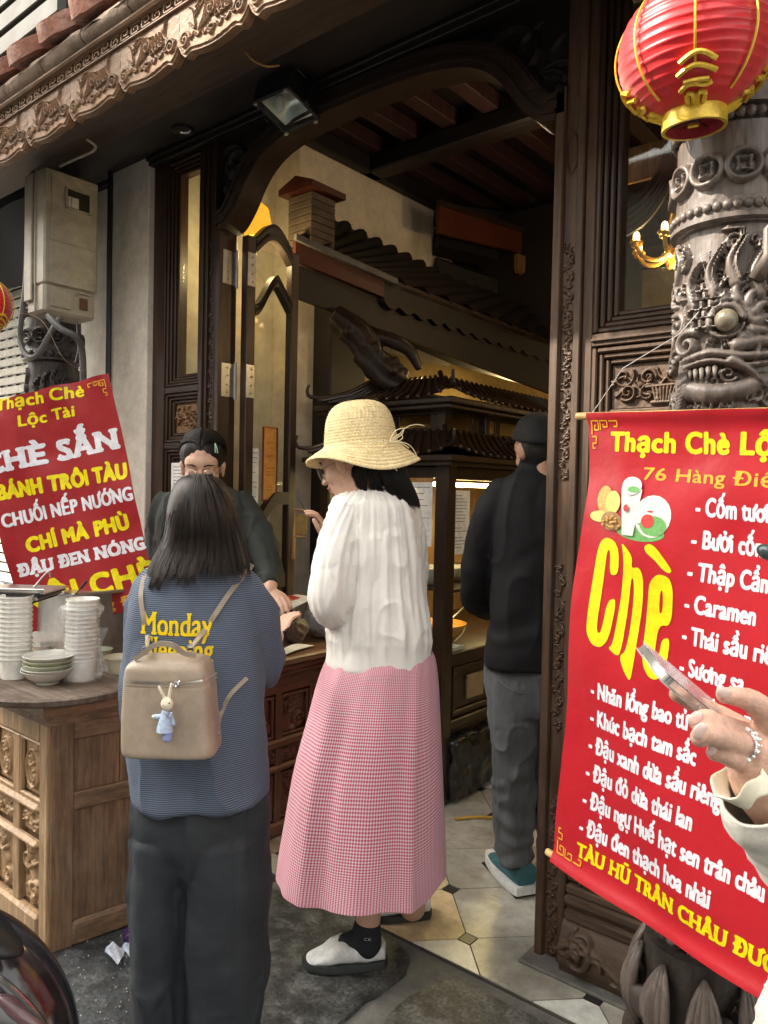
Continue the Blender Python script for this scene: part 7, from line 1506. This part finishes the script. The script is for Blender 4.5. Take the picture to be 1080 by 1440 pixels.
def sfold(a, s):
    g_ = s**.8
    return g_*(.042*math.sin(3*a+.6)+.038*math.sin(5*a+2.0)+.030*math.sin(8*a+1+s)+.010*math.sin(13*a+2*s)+.055*math.exp(-((a-3.95-.12*s)/.10)**2)-.035*math.exp(-((a-4.2-.12*s)/.10)**2)+.03*math.exp(-((a-5.35)/.09)**2))+.006*math.sin(21*a+4*s)*(1-s)+.010*float(vnoise(np.array([math.cos(a)*3, math.sin(a)*3, s*5])))
R_ = smooth_rows(SKR, nR); P = []
for i, (py, xl, xr, ry, dy) in enumerate(R_):
    c = at((xl+xr)/2, py, HT+dy); rx = (xr-xl)/2/F_PX*HT; s = i/(nR-1); P.append([c+RT*rx*(1+sfold(2*PI*j/sg, s)*(.35+.65*abs(math.sin(2*PI*j/sg))))*math.cos(2*PI*j/sg)+FW*ry*(1+sfold(2*PI*j/sg, s))*math.sin(2*PI*j/sg)+UP*(.012*math.sin(3*2*PI*j/sg+.6)+.008*math.sin(5*2*PI*j/sg+2))*s for j in range(sg)])
P = np.array(P); Pc = np.concatenate([P, P[:, :1]], 1); q.grid(Pc); o = q.build('skirt', SG, ph_, 180, fix=False)
uvl = o.data.uv_layers.new(name='UVMap'); wv_ = sg+1; vi = np.empty(len(o.data.loops), np.int32); o.data.loops.foreach_get('vertex_index', vi); uvs = np.stack([(vi % wv_)/sg, (vi//wv_)/(nR-1)], 1).astype(np.float32)
uvl.data.foreach_set('uv', uvs.ravel()); o.modifiers.new('s', 'SOLIDIFY').thickness = .0015
# head, hat, hair
hc = at(492, 652, HT+.0); hf = -RT*.95+FW*.42-UP*.36
q, Lh, Ah = head(hc, hf, UP+RT*.1, .95); place(fuse(q, .0042, 3), 'head', SKIN, ph_); facebits(ph_, Lh, .95, True, mat('dark_wire', (.15, .13, .12), .3, metal=.8, bump=0))
STW = mat('straw_raffia', (.82, .66, .36), .7, .16, (60, 60, 60), .6, 200)
hat = thing('straw_hat', 'cream crocheted straw bucket hat with raffia bow', 'hat', at(508, 640, HT+.02)); hco = at(508, 628, HT+.02)
hu = nrm(UP-RT*.10+FW*.02); hr = nrm(np.cross(FW, hu)); hr = hr if hr@RT > 0 else -hr; hf2 = np.cross(hu, hr); hf2 = hf2 if hf2@FW > 0 else -hf2
prof = smooth_rows([(.004, .138), (.045, .135), (.078, .118), (.097, .085), (.105, .045), (.109, .012), (.112, .0), (.122, -.014), (.140, -.036), (.152, -.056), (.154, -.060)], 150)
q = MB(); seg = 260; P = []; arc_ = np.r_[0, np.cumsum(np.linalg.norm(np.diff(prof, axis=0), axis=1))]
for i, (r_, z_) in enumerate(prof):
    row = arc_[i]/.0092; rr = []
    for j in range(seg):
        a = 2*PI*j/seg; kn = max(3, int(r_*2*PI/.0115)); ph3 = a*kn/2+(int(row) % 2)*PI/2; bmp = .0038*abs(math.sin(PI*row))**.8*(.25+.75*abs(math.sin(ph3)))+.0008*math.sin(a*91+row*5)
        b2 = max(0, (-z_)/.06); rim = b2*(.012*math.sin(a*2+.8)+.008*math.sin(a*3+2)); ext = 1+b2*(.16 if math.cos(a) > .2 else .0)*max(0, math.cos(a))**2+b2*.13*max(0, -math.cos(a))**2
        rr.append(hco+(hr*math.cos(a)*1.0+hf2*math.sin(a)*.98)*(r_*ext+bmp)+hu*(z_+rim+bmp*.5-(.014*b2*math.cos(a))))
    P.append(rr)
q.grid(np.array(P), closed=True); o = q.build('crown_and_brim', STW, hat, 180, fix=False); o.modifiers.new('s', 'SOLIDIFY').thickness = .003
RAF = mat('raffia_cord', (.78, .68, .42), .5, .1)
def ht(px, py, d=-.10): return at(px, py, HT+d)
for L_, r in (([(549, 618), (556, 606), (567, 603), (564, 612), (550, 620)], .0016), ([(549, 619), (562, 610), (566, 616), (556, 622), (548, 621)], .0016), ([(548, 620), (562, 622), (575, 630)], .0018), ([(548, 621), (566, 622), (578, 628), (586, 640)], .0014), ([(545, 620), (530, 622), (515, 628), (520, 634), (532, 632)], .0012), ([(545, 622), (536, 632), (545, 650), (559, 662)], .0014), ([(556, 618), (570, 602), (585, 597), (597, 599)], .0012)):
    q = MB(); q.tube(smooth_rows([ht(x, y, -.10+.02*(x-549)/40) for x, y in L_], 20), r, 6); q.build('raffia_bow', RAF, hat)
q = MB(); q.tube([hco+(hr*math.cos(a)+hf2*math.sin(a))*.1145+hu*.004 for a in np.linspace(0, 2*PI, 60)], .0022, 6, cap=False); q.build('hat_cord', RAF, hat)
lines = []; HB = [(640, 498, 566, .080), (660, 484, 572, .088), (680, 486, 577, .086), (698, 492, 583, .074), (712, 545, 585, .06)]; HBS = smooth_rows(HB, 60)
for k in range(3000):
    u = rg.uniform(-1, 1); front = u < -.15; gap_ = -.25 < u < .12
    e = (702+rg.normal()*2 if u < -.25 else 690+rg.normal()*5 if gap_ else 706+6*(u-.2)+rg.normal()*2.5); side = 1 if rg.random() < .86 else -1; o_ = []
    for s in np.linspace(0, 1, 14):
        py = 640+(e-640)*s; i = min((py-640)/(712-640)*59, 58.9); r = HBS[int(i)]; xc, rw = (r[1]+r[2])/2, (r[2]-r[1])/2
        sh = 8*s*s*(1 if u > .1 else -.9 if u < -.25 else .3); o_.append(at(xc+rw*u*1.0+sh-2*s, py, HT+.01-side*r[3]*math.sqrt(max(0, 1-u*u*.95))+(.0015*rg.normal())))
    lines.append(o_)
V, F = strands(lines, .0010); fast_mesh('hair', V, F, HAIR, ph_)
q = MB(); wrap(q, HT, [(628, 490, 560, .07, .01), (650, 490, 568, .078, .01), (668, 500, 572, .075, .01), (684, 520, 576, .055, .02)], 24, 40); place(fuse(q, .006, 2), 'hair_cap', HAIR, ph_)
# forearm, phone and fingertips in front of her
q = MB(); arm(q, HT, [(470, 850, .08, .030), (462, 800, .20, .026), (458, 765, .28, .022)], 12, 12); fingers(q, at(458, 764, HT+.28), UP*.8-RT*.1-FW*.2, -RT, FW*-1, .95, .55); place(fuse(q, .004, 2), 'hand', SKIN, ph_)
hp = thing('smartphone', 'dark smartphone held in front of the straw-hatted woman', 'phone', at(452, 760, HT+.26)); q = MB(); q.box(-.036, -.005, -.06, .036, .005, .06, .004, lambda x, y, z: at(454, 752, HT+.27)+FW*x*1+nrm(UP-.5*RT)*z+RT*y); q.build('body', BLACKM, hp, 30)
# leg, sock and clog
q = MB(); arm(q, HT, [(520, 1230, -.02, .050), (519, 1270, -.02, .042), (517, 1300, -.02, .037), (515, 1318, -.02, .040), (495, 1332, -.02, .036)], 20, 20); place(fuse(q, .005, 2), 'leg', SKIN, ph_)
SOCK = mat('black_sock', (.010, .011, .016), .8, .2, bump=.5, bsc=300)
q = MB(); c0 = at(516, 1322, HT-.02); q.cone(at(516, 1306, HT-.02), at(515, 1326, HT-.02), .044, .048, 22); q.cone(at(515, 1326, HT-.02), at(490, 1330, HT-.02), .046, .040, 22); mk = fuse(q, .004, 2); place(mk, 'sock', SOCK, ph_)
WSH = mat('scuffed_white_canvas', (.66, .67, .66), .7, .08, (9, 9, 9), .3, 120, dirt=(.45, .45, .44), dirt_sc=14, dirt_amt=.5); SOL = mat('dark_green_grey_sole', (.030, .036, .034), .6)
fdir = nrm(-RT*.985-FW*.17); fs_ = np.array([-fdir[1], fdir[0], 0]); 
def clog(hx, hy, tt, par, sc=1.):
    hb = on(hx, hy, 'z', 0); hb = hb+fs_*0
    L_ = .250*sc; q = MB(); nn = 40; P = []
    def prof_(s): w = .036+.014*math.sin(PI*min(1, s*1.15+.05))+.006*math.exp(-((s-.72)/.15)**2); w *= (1-max(0, (s-.86)/.14)**2.2)**.5*.98+.02; w *= min(1, (s/.06)**.5+.35) if s < .06 else 1; return w*sc
    def top_(s): return (.064+.020*math.sin(PI*min(1, max(0, (s-.25)/.5)))-.034*max(0, (s-.58)/.42))*sc
    for s in np.linspace(0, 1, nn):
        c = hb+fdir*(s*L_); w = prof_(s); tz = top_(s); ring = []
        for a in np.linspace(0, 2*PI, 25)[:-1]:
            ring.append(c+fs_*w*pw(math.cos(a), .75)+UP*(.018+(tz-.018)*.5+(tz-.018)*.5*pw(math.sin(a), .8)))
        P.append(ring)
    q.grid(np.array(P), closed=True); q.f.append(tuple(range(24))); q.f.append(tuple((nn-1)*24+j for j in range(24))); up_m = fuse(q, .0035, 2, lambda c, n: .0022*vnoise(c*38)+.0012*np.sin(c[:, 0]*160)*np.clip((c[:, 2]-.05)*40, 0, 1)); place(up_m, 'clog_upper', WSH, par)
    q = MB(); P = []
    for s in np.linspace(-.02, 1.025, nn):
        sc_ = min(1, max(0, s)); c = hb+fdir*(s*L_); w = prof_(sc_)+.005; lift_ = .006*max(0, (s-.8)/.2)**2; ring = [c+fs_*w*e+UP*z for e, z in ((-1, .004+lift_), (-1.02, .016), (-.98, .026+lift_), (.98, .026+lift_), (1.02, .016), (1, .004+lift_), (.9, .001+lift_), (-.9, .001+lift_))]; P.append(ring)
    q.grid(np.array(P), closed=True); q.f.append(tuple(range(8))); q.f.append(tuple((nn-1)*8+j for j in range(8))); q.build('sole', SOL, par, 50)
    return hb
hb = clog(541, 1351, HT, ph_)
q = MB(); c = hb+fdir*.128+UP*.079; q.box(-.012, -.008, -.002, .012, .008, .008, .002, lambda x, y, z: c+fdir*x+fs_*y+UP*z); q.build('pull_tab', mat('brown_leather_tab', (.05, .035, .025), .5), ph_, 0)
hb2 = clog(604, 1285, 2.6, ph_, .9)
q = MB(); arm(q, 2.55, [(575, 1220, 0, .048), (578, 1260, .0, .040), (580, 1275, .02, .045)], 10, 16); place(fuse(q, .006, 2), 'leg', SKIN, ph_)
def SS(u, v, l=0):
    tr = BVHTree.FromPolygons([v_.co[:] for v_ in mk_v], mk_f) if False else None
    return None
lettering('sock_print', 'CK', mat('sock_grey', (.45, .45, .45), .7), ph_, lambda u, v, l: at(512, 1323, HT-.071)+RT*(u+0)-UP*v-FW*l, 0, 0, .009, .022, 0, vdir=-1, cap=14, lift=.0)

# ------------------------------------------------ man in black by the cabinet (t about 2.775)
MT = 2.775
pm = person('man in black jacket, black cap and grey jeans facing the display cabinet', 735, MT, 0)
JK = mat('black_softshell', (.0095, .010, .012), .7, .15, (4, 4, 4), .1, 90, spec=.25); JE = mat('washed_grey_denim', (.085, .093, .102), .85, .4, (9, 9, 3), .5, 260, dirt=(.13, .135, .14), dirt_sc=7, dirt_amt=.4)
q = MB()
wrap(q, MT, [(646, 731, 782, .062, .01), (654, 729, 784, .066, .01), (664, 722, 790, .078, .01), (676, 704, 806, .095, 0), (700, 692, 818, .115, 0), (745, 688, 822, .13, 0), (800, 690, 820, .13, 0), (860, 688, 820, .13, 0), (915, 683, 822, .135, 0), (936, 683, 822, .135, 0)], 60, 90, .85)
arm(q, MT, [(704, 694, .0, .062), (684, 735, .02, .066), (672, 785, .05, .064), (666, 825, .08, .060), (676, 850, .16, .056), (690, 850, .26, .050)], 30, 22)
arm(q, MT, [(806, 694, .0, .062), (826, 760, .02, .062), (834, 820, .10, .056)], 20, 18)
q.cone(at(756, 655, MT), at(756, 640, MT-.01), .060, .062, 20)
def jf(c, n): z = c[:, 2]; return cloth(c, n, .008, (4.5, 4.5, 2.2), .35)+.006*np.sin(z*40+6*vnoise(c*5))*np.exp(-((z-1.08)/.12)**2)
place(fuse(q, .007, 3, jf), 'jacket', JK, pm)
q = MB(); wrap(q, MT, [(915, 688, 818, .10, 0), (940, 685, 818, .12, 0), (975, 685, 816, .12, 0), (1000, 688, 812, .11, 0)], 14, 60, .9)
wrap(q, MT, [(960, 685, 760, .105, 0), (1030, 689, 756, .10, 0), (1090, 693, 752, .088, .01), (1150, 694, 750, .082, .02), (1185, 697, 747, .074, .02), (1208, 700, 746, .072, .02)], 40, 50); wrap(q, MT, [(960, 746, 818, .105, 0), (1060, 752, 812, .09, 0.02), (1150, 755, 806, .08, .05), (1215, 758, 804, .075, .06)], 40, 50)
place(fuse(q, .0065, 2, lambda c, n: cloth(c, n, .009, (9, 9, 6))+.0035*np.sin(c[:, 2]*75+5*vnoise(c*7))*np.clip((.75-c[:, 2])*2, 0, 1)), 'jeans', JE, pm)
q = MB(); Wm = lambda px, py: at(px, py, MT-.118); q.tube(smooth_rows([at(700, 955, MT-.09), at(716, 968, MT-.118), at(736, 975, MT-.128)], 12), .0015, 5); q.build('pocket_stitching', mat('denim_seam', (.12, .13, .14), .8), pm)
q, Lh, Ah = head(at(756, 634, MT), FW*.95-RT*.5-UP*.28, k=.97); q.ball(Lh(-.082, -.004, -.004), (.011, .021, .034), 14, Ah); place(fuse(q, .0045, 2), 'head', SKIN2, pm); facebits(pm, Lh, .97, True, None)
q = MB(); q.ball(at(758, 628, MT-.008), (.073, .088, .074), 22); place(fuse(q, .006, 1, lambda c, n: .002*vnoise(c*200)), 'hair', mat('short_black_hair', (.022, .019, .017), .7, .4, (90, 90, 90), .8, 300), pm)
cp = thing('baseball_cap', 'black baseball cap on the man by the cabinet', 'cap', at(756, 625, MT)); q = MB()
ca_ = nrm(UP*1-FW*.28*-1*-1+RT*.06); cfw = nrm(FW-RT*.5); P = []; hcp = at(757, 619, MT)
for i, s in enumerate(np.linspace(0, PI/2, 18)):
    P.append([hcp+(RT*math.cos(a)*.093+FW*math.sin(a)*.106)*math.cos(s)*(1+.01*math.cos(6*a))+UP*(.104*math.sin(s)+.20*(math.sin(a)*.100*math.cos(s))) for a in np.linspace(0, 2*PI, 49)[:-1]])
q.grid(np.array(P), closed=True); o = q.build('crown', mat('black_cap_cloth', (.010, .010, .011), .8, .2, bump=.4, bsc=260), cp, 180, fix=False); o.modifiers.new('s', 'SOLIDIFY').thickness = .002
q = MB(); q.grid(np.array([[hcp+cfw*(.085+.075*t)+np.cross(UP, cfw)*w*(1-.35*t*t)*.075+UP*(.016-.018*w*w-.015*t) for w in np.linspace(-1, 1, 16)] for t in np.linspace(0, 1, 8)])); o = q.build('peak', MATS['black_cap_cloth'], cp, 180, fix=False); o.modifiers.new('s', 'SOLIDIFY').thickness = .003
ribbon('embroidered_logo', [arcs(0, 0, .005, .5, 5.5, 14)*np.array([1.6, 1])+np.array([0, 0]), [(.006, .004), (.018, .004), (.018, -.004)]], .002, mat('pale_green_thread', (.4, .6, .45), .6), cp, lambda u, v, l: at(764, 599, MT-.080)+RT*u+UP*v-FW*l, .0)
# trainers
TEAL = mat('teal_knit', (.035, .13, .16), .7, .2, (30, 30, 30), .4, 260); MID = mat('white_foam', (.66, .68, .68), .6, .05)
def trainer(toe, heel, par, lab=True):
    T_, H_ = on(*toe, 'z', 0), on(*heel, 'z', 0); d = nrm(H_-T_)*-1; sdv = np.array([-d[1], d[0], 0]); L_ = .285; Hh_ = H_
    q = MB(); P = []
    W_ = lambda s: (.038+.018*math.sin(PI*min(1, .1+s)))*(1-max(0, (s-.85)/.16)**2.2)**.5
    for s in np.linspace(0.02, .985, 34):
        top = .118-.060*min(1, max(0, (s-.30)/.40))-.018*max(0, (s-.6)/.4); P.append([Hh_+d*s*L_+sdv*W_(s)*.93*pw(math.cos(a), .8)+UP*(.03+(top-.03)*.5+(top-.03)*.5*pw(math.sin(a), .85)) for a in np.linspace(0, 2*PI, 25)[:-1]])
    q.grid(np.array(P), closed=True); q.f.append(tuple(range(24))); q.f.append(tuple(33*24+j for j in range(24))); place(fuse(q, .004, 2), 'shoe_upper', TEAL, par)
    q = MB(); P = []
    for s in np.linspace(-.02, 1.0, 34):
        w = W_(min(.99, max(0.0, s)))+.006; l = .012*max(0, (s-.82)/.18)**2+.006*max(0, (.08-s)/.1); P.append([Hh_+d*s*L_+sdv*w*e+UP*z for e, z in ((-.94, .006+l), (-1.03, .018+l), (-1, .040+l*.6), (1, .040+l*.6), (1.03, .018+l), (.94, .006+l))])
    q.grid(np.array(P), closed=True); q.f.append(tuple(range(6))); q.f.append(tuple(33*6+j for j in range(6))); q.build('midsole', MID, par, 50)
    q = MB(); q.box(0, -W_(0.5)*1.0, 0.0005, L_*.96, W_(.5)*1.0, .008, .003, lambda x, y, z: Hh_+d*x+sdv*y*.92+UP*z); q.build('outsole', BLACKM, par, 0)
    q = MB(); q.box(0, 0, 0, .05, .004, .016, .001, lambda x, y, z: Hh_+d*(.03+x)-sdv*(.040+y)*(-1 if (sdv@FW) > 0 else 1)*-1*-1+UP*(.058+z)); q.build('heel_tab', BLACKM, par, 0)
trainer((686, 1205), (742, 1262), pm); trainer((770, 1215), (800, 1268), pm)

# ------------------------------------------------ seller behind the counter (t about 3.2)
WT = 3.2
pwr = person('seller with hair tied back, round glasses and black shirt behind the counter', 285, WT, 0)
BSH = mat('dark_green_black_shirt', (.022, .026, .023), .8, .15, (5, 5, 5), .3, 120)
q = MB(); wrap(q, WT, [(680, 268, 306, .055, 0), (690, 248, 330, .08, 0), (702, 228, 350, .10, 0), (730, 219, 364, .12, 0), (780, 222, 366, .12, 0), (860, 226, 362, .12, 0), (960, 230, 360, .12, 0), (1060, 228, 362, .12, 0)], 50, 80, .85)
arm(q, WT, [(340, 712, 0, .060), (362, 755, -.05, .062), (378, 800, -.12, .056), (380, 820, -.18, .048)], 24, 20); arm(q, WT, [(232, 712, 0, .055), (222, 770, -.0, .056), (228, 840, -.08, .05)], 20, 20)
place(fuse(q, .0075, 3, lambda c, n: cloth(c, n, .011, (8, 8, 5))), 'shirt', BSH, pwr)
q = MB(); wrap(q, WT, [(1040, 230, 360, .11, 0), (1110, 232, 358, .11, 0), (1170, 240, 350, .10, 0)], 20, 40); place(fuse(q, .012, 2), 'trousers', TR_, pwr)
wf = -FW*.93+RT*.12-UP*.30; q, Lh, Ah = head(at(285, 656, WT), wf, k=1.10); place(fuse(q, .0042, 3), 'head', SKIN, pwr); facebits(pwr, Lh, 1.10, True, WIRE)
q = MB(); L_ = Lh; A2 = Ah
q.ball(Lh(0, -.028, .050), (.098, .112, .099), 24, Ah); me_hr = fuse(q, .005, 1); place(me_hr, 'hair_cap', HAIR, pwr)
lines = []
for k in range(1500):
    side = -1 if rg.random() < .5 else 1; t0 = rg.uniform(-.35, 1.0); a0 = rg.uniform(.02, 1.0); o_ = []
    for s in np.linspace(0, 1, 14):
        ang = s*1.55*a0+.03; y = .062*math.cos(t0*1.2)-.13*s*.9*abs(t0)*.3-.02; x = side*.086*math.sin(ang*1.05); z = .048+.092*math.cos(ang)
        fy = -.028+.098*math.sin((t0-.1)*1.3)*(1-.62*s)-.02*s; r_ = math.sqrt(max(0, 1-((fy+.030)/.104)**2)); o_.append(Lh(x*r_*1.05, fy+.008, .048+(z-.048)*r_*1.02+.001*rg.normal()))
    lines.append(o_)
V, F = strands(lines, .0012); fast_mesh('hair', V, F, HAIR, pwr)
q = MB(); q.ball(Lh(0, -.14, .0), (.04, .04, .04), 12); place(fuse(q, .006, 1), 'hair_bun', HAIR, pwr)
q = MB(); q.tube([Lh(-.052, .045, .105), Lh(-.060, .060, .088), Lh(-.063, .066, .072), Lh(-.054, .064, .074), Lh(-.052, .045, .105)], .0022, 6); q.build('hair_clip', mat('mint_clip', (.45, .65, .55), .3), pwr)
q = MB(); arm(q, WT, [(380, 822, -.20, .030), (378, 832, -.24, .026)], 6, 10); fingers(q, at(376, 828, WT-.22), RT*.55-UP*.4-FW*.8, -UP, RT, 1.0, .45); place(fuse(q, .004, 2), 'hand', SKIN, pwr)
# ================================================================== hand with phone reaching in from the right
PT = .70
FH = person('person at the right edge in white jacket holding a phone, silver ring on one finger', 1230, .78, -.13)
q = MB()
def ch(rows, seg=16):
    rows = [(a+12, b+4, d, r*.94) for a, b, d, r in rows]; R_ = smooth_rows(rows, 8*(len(rows)-1)); q.tube([at(a, b, d) for a, b, d, r in R_], [r for *_, r in R_], seg); q.ball(at(*R_[0][:3]), R_[0][3], seg); q.ball(at(*R_[-1][:3]), R_[-1][3], seg)
# palm and wrist
ch([(1052, 1052, .70, .020), (1050, 1080, .705, .026), (1062, 1110, .71, .026), (1085, 1140, .72, .027), (1120, 1175, .73, .030)])
ch([(1040, 1035, .705, .014), (1060, 1050, .71, .019), (1078, 1085, .715, .024)]); ch([(1070, 1010, .72, .012), (1085, 1050, .72, .02), (1095, 1100, .72, .024)])
# thumb over the phone
ch([(1078, 1040, .70, .0135), (1066, 1003, .695, .0135), (1048, 984, .69, .0120), (1026, 976, .688, .0098), (1007, 974, .688, .0082)])
# index lies behind the phone, middle, ring and little finger curl round its edge
ch([(1040, 1022, .735, .010), (1000, 1000, .745, .0095), (965, 985, .74, .009), (940, 972, .735, .0082)])
ch([(1044, 1030, .715, .0115), (1022, 1022, .70, .0108), (998, 1014, .685, .0100), (980, 1006, .682, .0095), (970, 1012, .684, .0088)])
ch([(1046, 1046, .705, .0115), (1022, 1040, .685, .0112), (998, 1032, .672, .0104), (980, 1028, .668, .0098), (972, 1034, .670, .0090)])
ch([(1046, 1066, .705, .0105), (1024, 1064, .690, .0100), (1004, 1056, .680, .0092), (993, 1054, .680, .0084)])
me_f = fuse(q, .0021, 3, lambda c, n: .0004*fbm(c*120, 3)); place(me_f, 'hand', mat('hand_skin', (.62, .38, .28), .42, .10, (30, 30, 30), .25, 420, sss=.15), FH)
NAIL = mat('glossy_nail', (.72, .52, .46), .12, .03, coat=.6, bump=0)
for (x, y, d, dx, dy, r) in ((966, 1006, .676, -6, 6, .0068), (972, 1024, .662, -6, 8, .0072), (990, 1049, .674, -5, 6, .0062), (1006, 970, .682, -8, -1, .0064)):
    q = MB(); c = at(x+12, y+4, d); ax = nrm(RT*dx-UP*dy); q.ball(c, (r*1.15, .0022, r*.8), 12, np.array([ax, FW, nrm(np.cross(ax, FW))])); q.build('fingernail', NAIL, FH)
rg_ = thing('silver_ring', 'chunky silver ring with clear stones on the finger holding the phone', 'ring', at(1036, 1052, .68)); SV = mat('polished_silver', (.85, .85, .87), .12, 0, metal=1, bump=0); GEM = mat('clear_stone', (.92, .95, .97), .05, 0, bump=0, spec=1, metal=.35)
rc_ = at(1046, 1047, .695); fd = nrm(at(1046, 1046, .705)-at(1022, 1040, .685)); e1 = nrm(np.cross(fd, UP)); e2 = np.cross(fd, e1)
for s in (-.0035, .0035):
    q = MB(); q.tube([rc_+fd*s+(e1*math.cos(a)+e2*math.sin(a))*.0127 for a in np.linspace(0, 2*PI, 30)], .0013, 8, cap=False); q.build('band', SV, rg_)
for k in range(13):
    a = -2.6+k*.4; 
    for s in (-.0035, .003):
        q = MB(); q.ball(rc_+fd*s+(e1*math.cos(a)+e2*math.sin(a))*.0142, .0024 if (k+(s > 0)) % 2 else .0017, 6); q.build('stone', GEM, rg_, 0)
# phone
ph2 = thing('smartphone', 'silver smartphone in a clear case held up at the right edge', 'phone', at(985, 990, .70)); A0, B0 = at(934, 952, .700), at(1100, 1092, .730); dl_ = nrm(B0-A0); wd_ = nrm(nrm(ray(1000, 1000))+UP*.05+RT*.10); wd_ = nrm(wd_-dl_*(wd_@dl_)); nn_ = np.cross(dl_, wd_); nn_ = nn_ if nn_[2] > 0 else -nn_
PM = lambda x, y, z: A0+dl_*x+wd_*y+nn_*z; PL = .150
def rr(L, W, r, n=6): return [(cx_+r*math.cos(a), cy_+r*math.sin(a)) for cx_, cy_, a0 in ((L-r, W-r, 0), (r, W-r, PI/2), (r, r, PI), (L-r, r, 3*PI/2)) for a in np.linspace(a0, a0+PI/2, n)]
q = MB(); q.prism(rr(PL, .072, .011), PM, -.0035, .0035); o = q.build('metal_frame', mat('phone_silver', (.72, .72, .70), .22, .03, metal=.85, bump=0), ph2, 40)
q = MB(); q.prism([(a+.0015, b*.958+.0015) for a, b in rr(PL-.003, .072, .010)], PM, .0036, .0042); q.build('screen', mat('dark_screen', (.03, .03, .035), .05, 0, bump=0, coat=1), ph2, 40)
q = MB(); q.prism([(a-.002, b-.002) for a, b in rr(PL+.004, .076, .013)], PM, -.0052, -.0036); q.prism([(a-.002, b-.002) for a, b in rr(PL+.004, .076, .013)], PM, .0043, .0050); q.build('clear_case', mat('clear_case', (.9, .9, .86), .1, 0, bump=0, alpha=.3), ph2, 40)
for x in (.045, .062, .085): q = MB(); q.box(x, -.0038, -.0012, x+.010, -.0005, .0012, .0006, PM); q.build('button', SV, ph2, 0)
q = MB(); q.box(.010, .012, -.0075, .040, .046, -.0052, .003, PM); q.build('camera_bump', SV, ph2, 0)
# white sleeve, inner cuff and jacket
JW = mat('ivory_cotton', (.76, .74, .66), .85, .03, (6, 6, 6), .4, 160); 
q = MB(); R_ = smooth_rows([(1066, 1106, .705, .037), (1080, 1122, .715, .046), (1110, 1158, .73, .050), (1150, 1210, .75, .054), (1200, 1270, .80, .068)], 40); q.tube([at(a, b, d) for a, b, d, r in R_], [r for *_, r in R_], 40, cap=False); 
me_s = bpy.data.meshes.new('sl'); me_s.from_pydata(q.v, [], q.f); n_ = len(me_s.vertices); co = np.array([v.co[:] for v in me_s.vertices]); no = np.array([v.normal[:] for v in me_s.vertices]); co = co+no*(.004*vnoise(co*28)+.0035*vnoise(co*60))[:, None]; me_s.vertices.foreach_set('co', co.ravel()); o = place(me_s, 'sleeve', JW, FH); o.modifiers.new('s', 'SOLIDIFY').thickness = .003
q = MB(); P = []
for s in np.linspace(0, 1, 8):
    c = at(1034+20*s, 1090+16*s, .70); P.append([c+(nrm(RT*.7+UP*.7)*math.cos(a)*(.026-.005*s)+FW*math.sin(a)*.024) + nrm(RT-UP)*(.003*math.sin(a*5+s)) for a in np.linspace(0, 2*PI, 33)[:-1]])
q.grid(np.array(P), closed=True); o = q.build('inner_cuff', mat('cream_cuff', (.80, .74, .58), .6, .05, bump=.2), FH, 180, fix=False); o.modifiers.new('s', 'SOLIDIFY').thickness = .002
# the rest of the person stands just outside the picture
FL = mat('white_fleece', (.74, .72, .66), .95, .05, (9, 9, 9), 1, 300, bdist=.004)
q = MB(); oP = at(1470, 700, .98); base = lambda x, y, z: np.array([oP[0], oP[1], 0])+RT*x+FW*y+UP*z
for (z0, z1, r0, r1) in ((.72, 1.02, .19, .17), (1.02, 1.32, .17, .18)): q.cone(base(0, 0, z0), base(0, 0, z1), r0, r1, 24)
q.cone(base(-.14, 0, 1.33), base(.14, 0, 1.33), .085, .085, 16); q.cone(base(-.17, -.0, 1.30), base(-.19, .02, 1.10), .062, .058, 16); q.cone(base(-.19, .02, 1.10), at(1200, 1262, .80), .056, .056, 16)
q.cone(base(.18, 0, 1.30), base(.2, .02, 1.0), .06, .05, 16)
place(fuse(q, .008, 3, lambda c, n: .004*fbm(c*12, 3)+.003*np.abs(vnoise(c*70))), 'jacket', FL, FH)
q = MB(); q.cone(base(-.08, 0, .70), base(-.09, 0, -.02), .10, .07, 18); q.cone(base(.08, 0, .70), base(.09, 0, -.02), .10, .07, 18); place(fuse(q, .01, 2, lambda c, n: cloth(c, n, .008)), 'trousers', TR_, FH)
for s in (-1, 1): q = MB(); q.ball(base(.09*s, .04, -.09), (.045, .12, .04), 12, np.array([RT, FW, UP])); place(fuse(q, .008, 2), 'shoe', BLACKM, FH)
q, Lh, Ah = head(base(0, .02, 1.50), FW*.8-RT*.45-UP*.3, k=1.0); place(fuse(q, .005, 3), 'head', SKIN, FH); facebits(FH, Lh, 1.0, True, None)
q = MB(); q.ball(Lh(0, -.025, .045), (.085, .10, .088), 20, Ah); q.ball(Lh(0, -.07, -.05), (.075, .05, .10), 18, Ah); place(fuse(q, .006, 2, lambda c, n: .002*vnoise(c*120)), 'hair', HAIR, FH)
fb = thing('fluffy_bag', 'white fleece bag edge at the lower right corner', 'bag', at(1150, 1460, .8)); q = MB(); q.ball(at(1135, 1470, .80), (.050, .05, .085), 24, np.array([RT, FW, UP])); q.ball(at(1150, 1400, .80), (.05, .04, .05), 20, np.array([RT, FW, UP])); place(fuse(q, .005, 2, lambda c, n: .0035*np.abs(fbm(c*95, 3))), 'bag', FL, fb)
# thin tip that shows at the right border
mcx = thing('handheld_microphone', 'dark rounded tip poking in at the right edge over the menu banner', 'gadget', at(1080, 777, .8)); q = MB(); q.ball(at(1079, 777, .80), (.0105, .012, .0085), 16, np.array([nrm(RT*.95-UP*.25), FW, UP])); q.cone(at(1080, 777, .80), at(1130, 790, .80), .0085, .010, 14); q.build('body', mat('dark_teal_plastic', (.035, .06, .065), .25, .1, coat=.4), mcx)
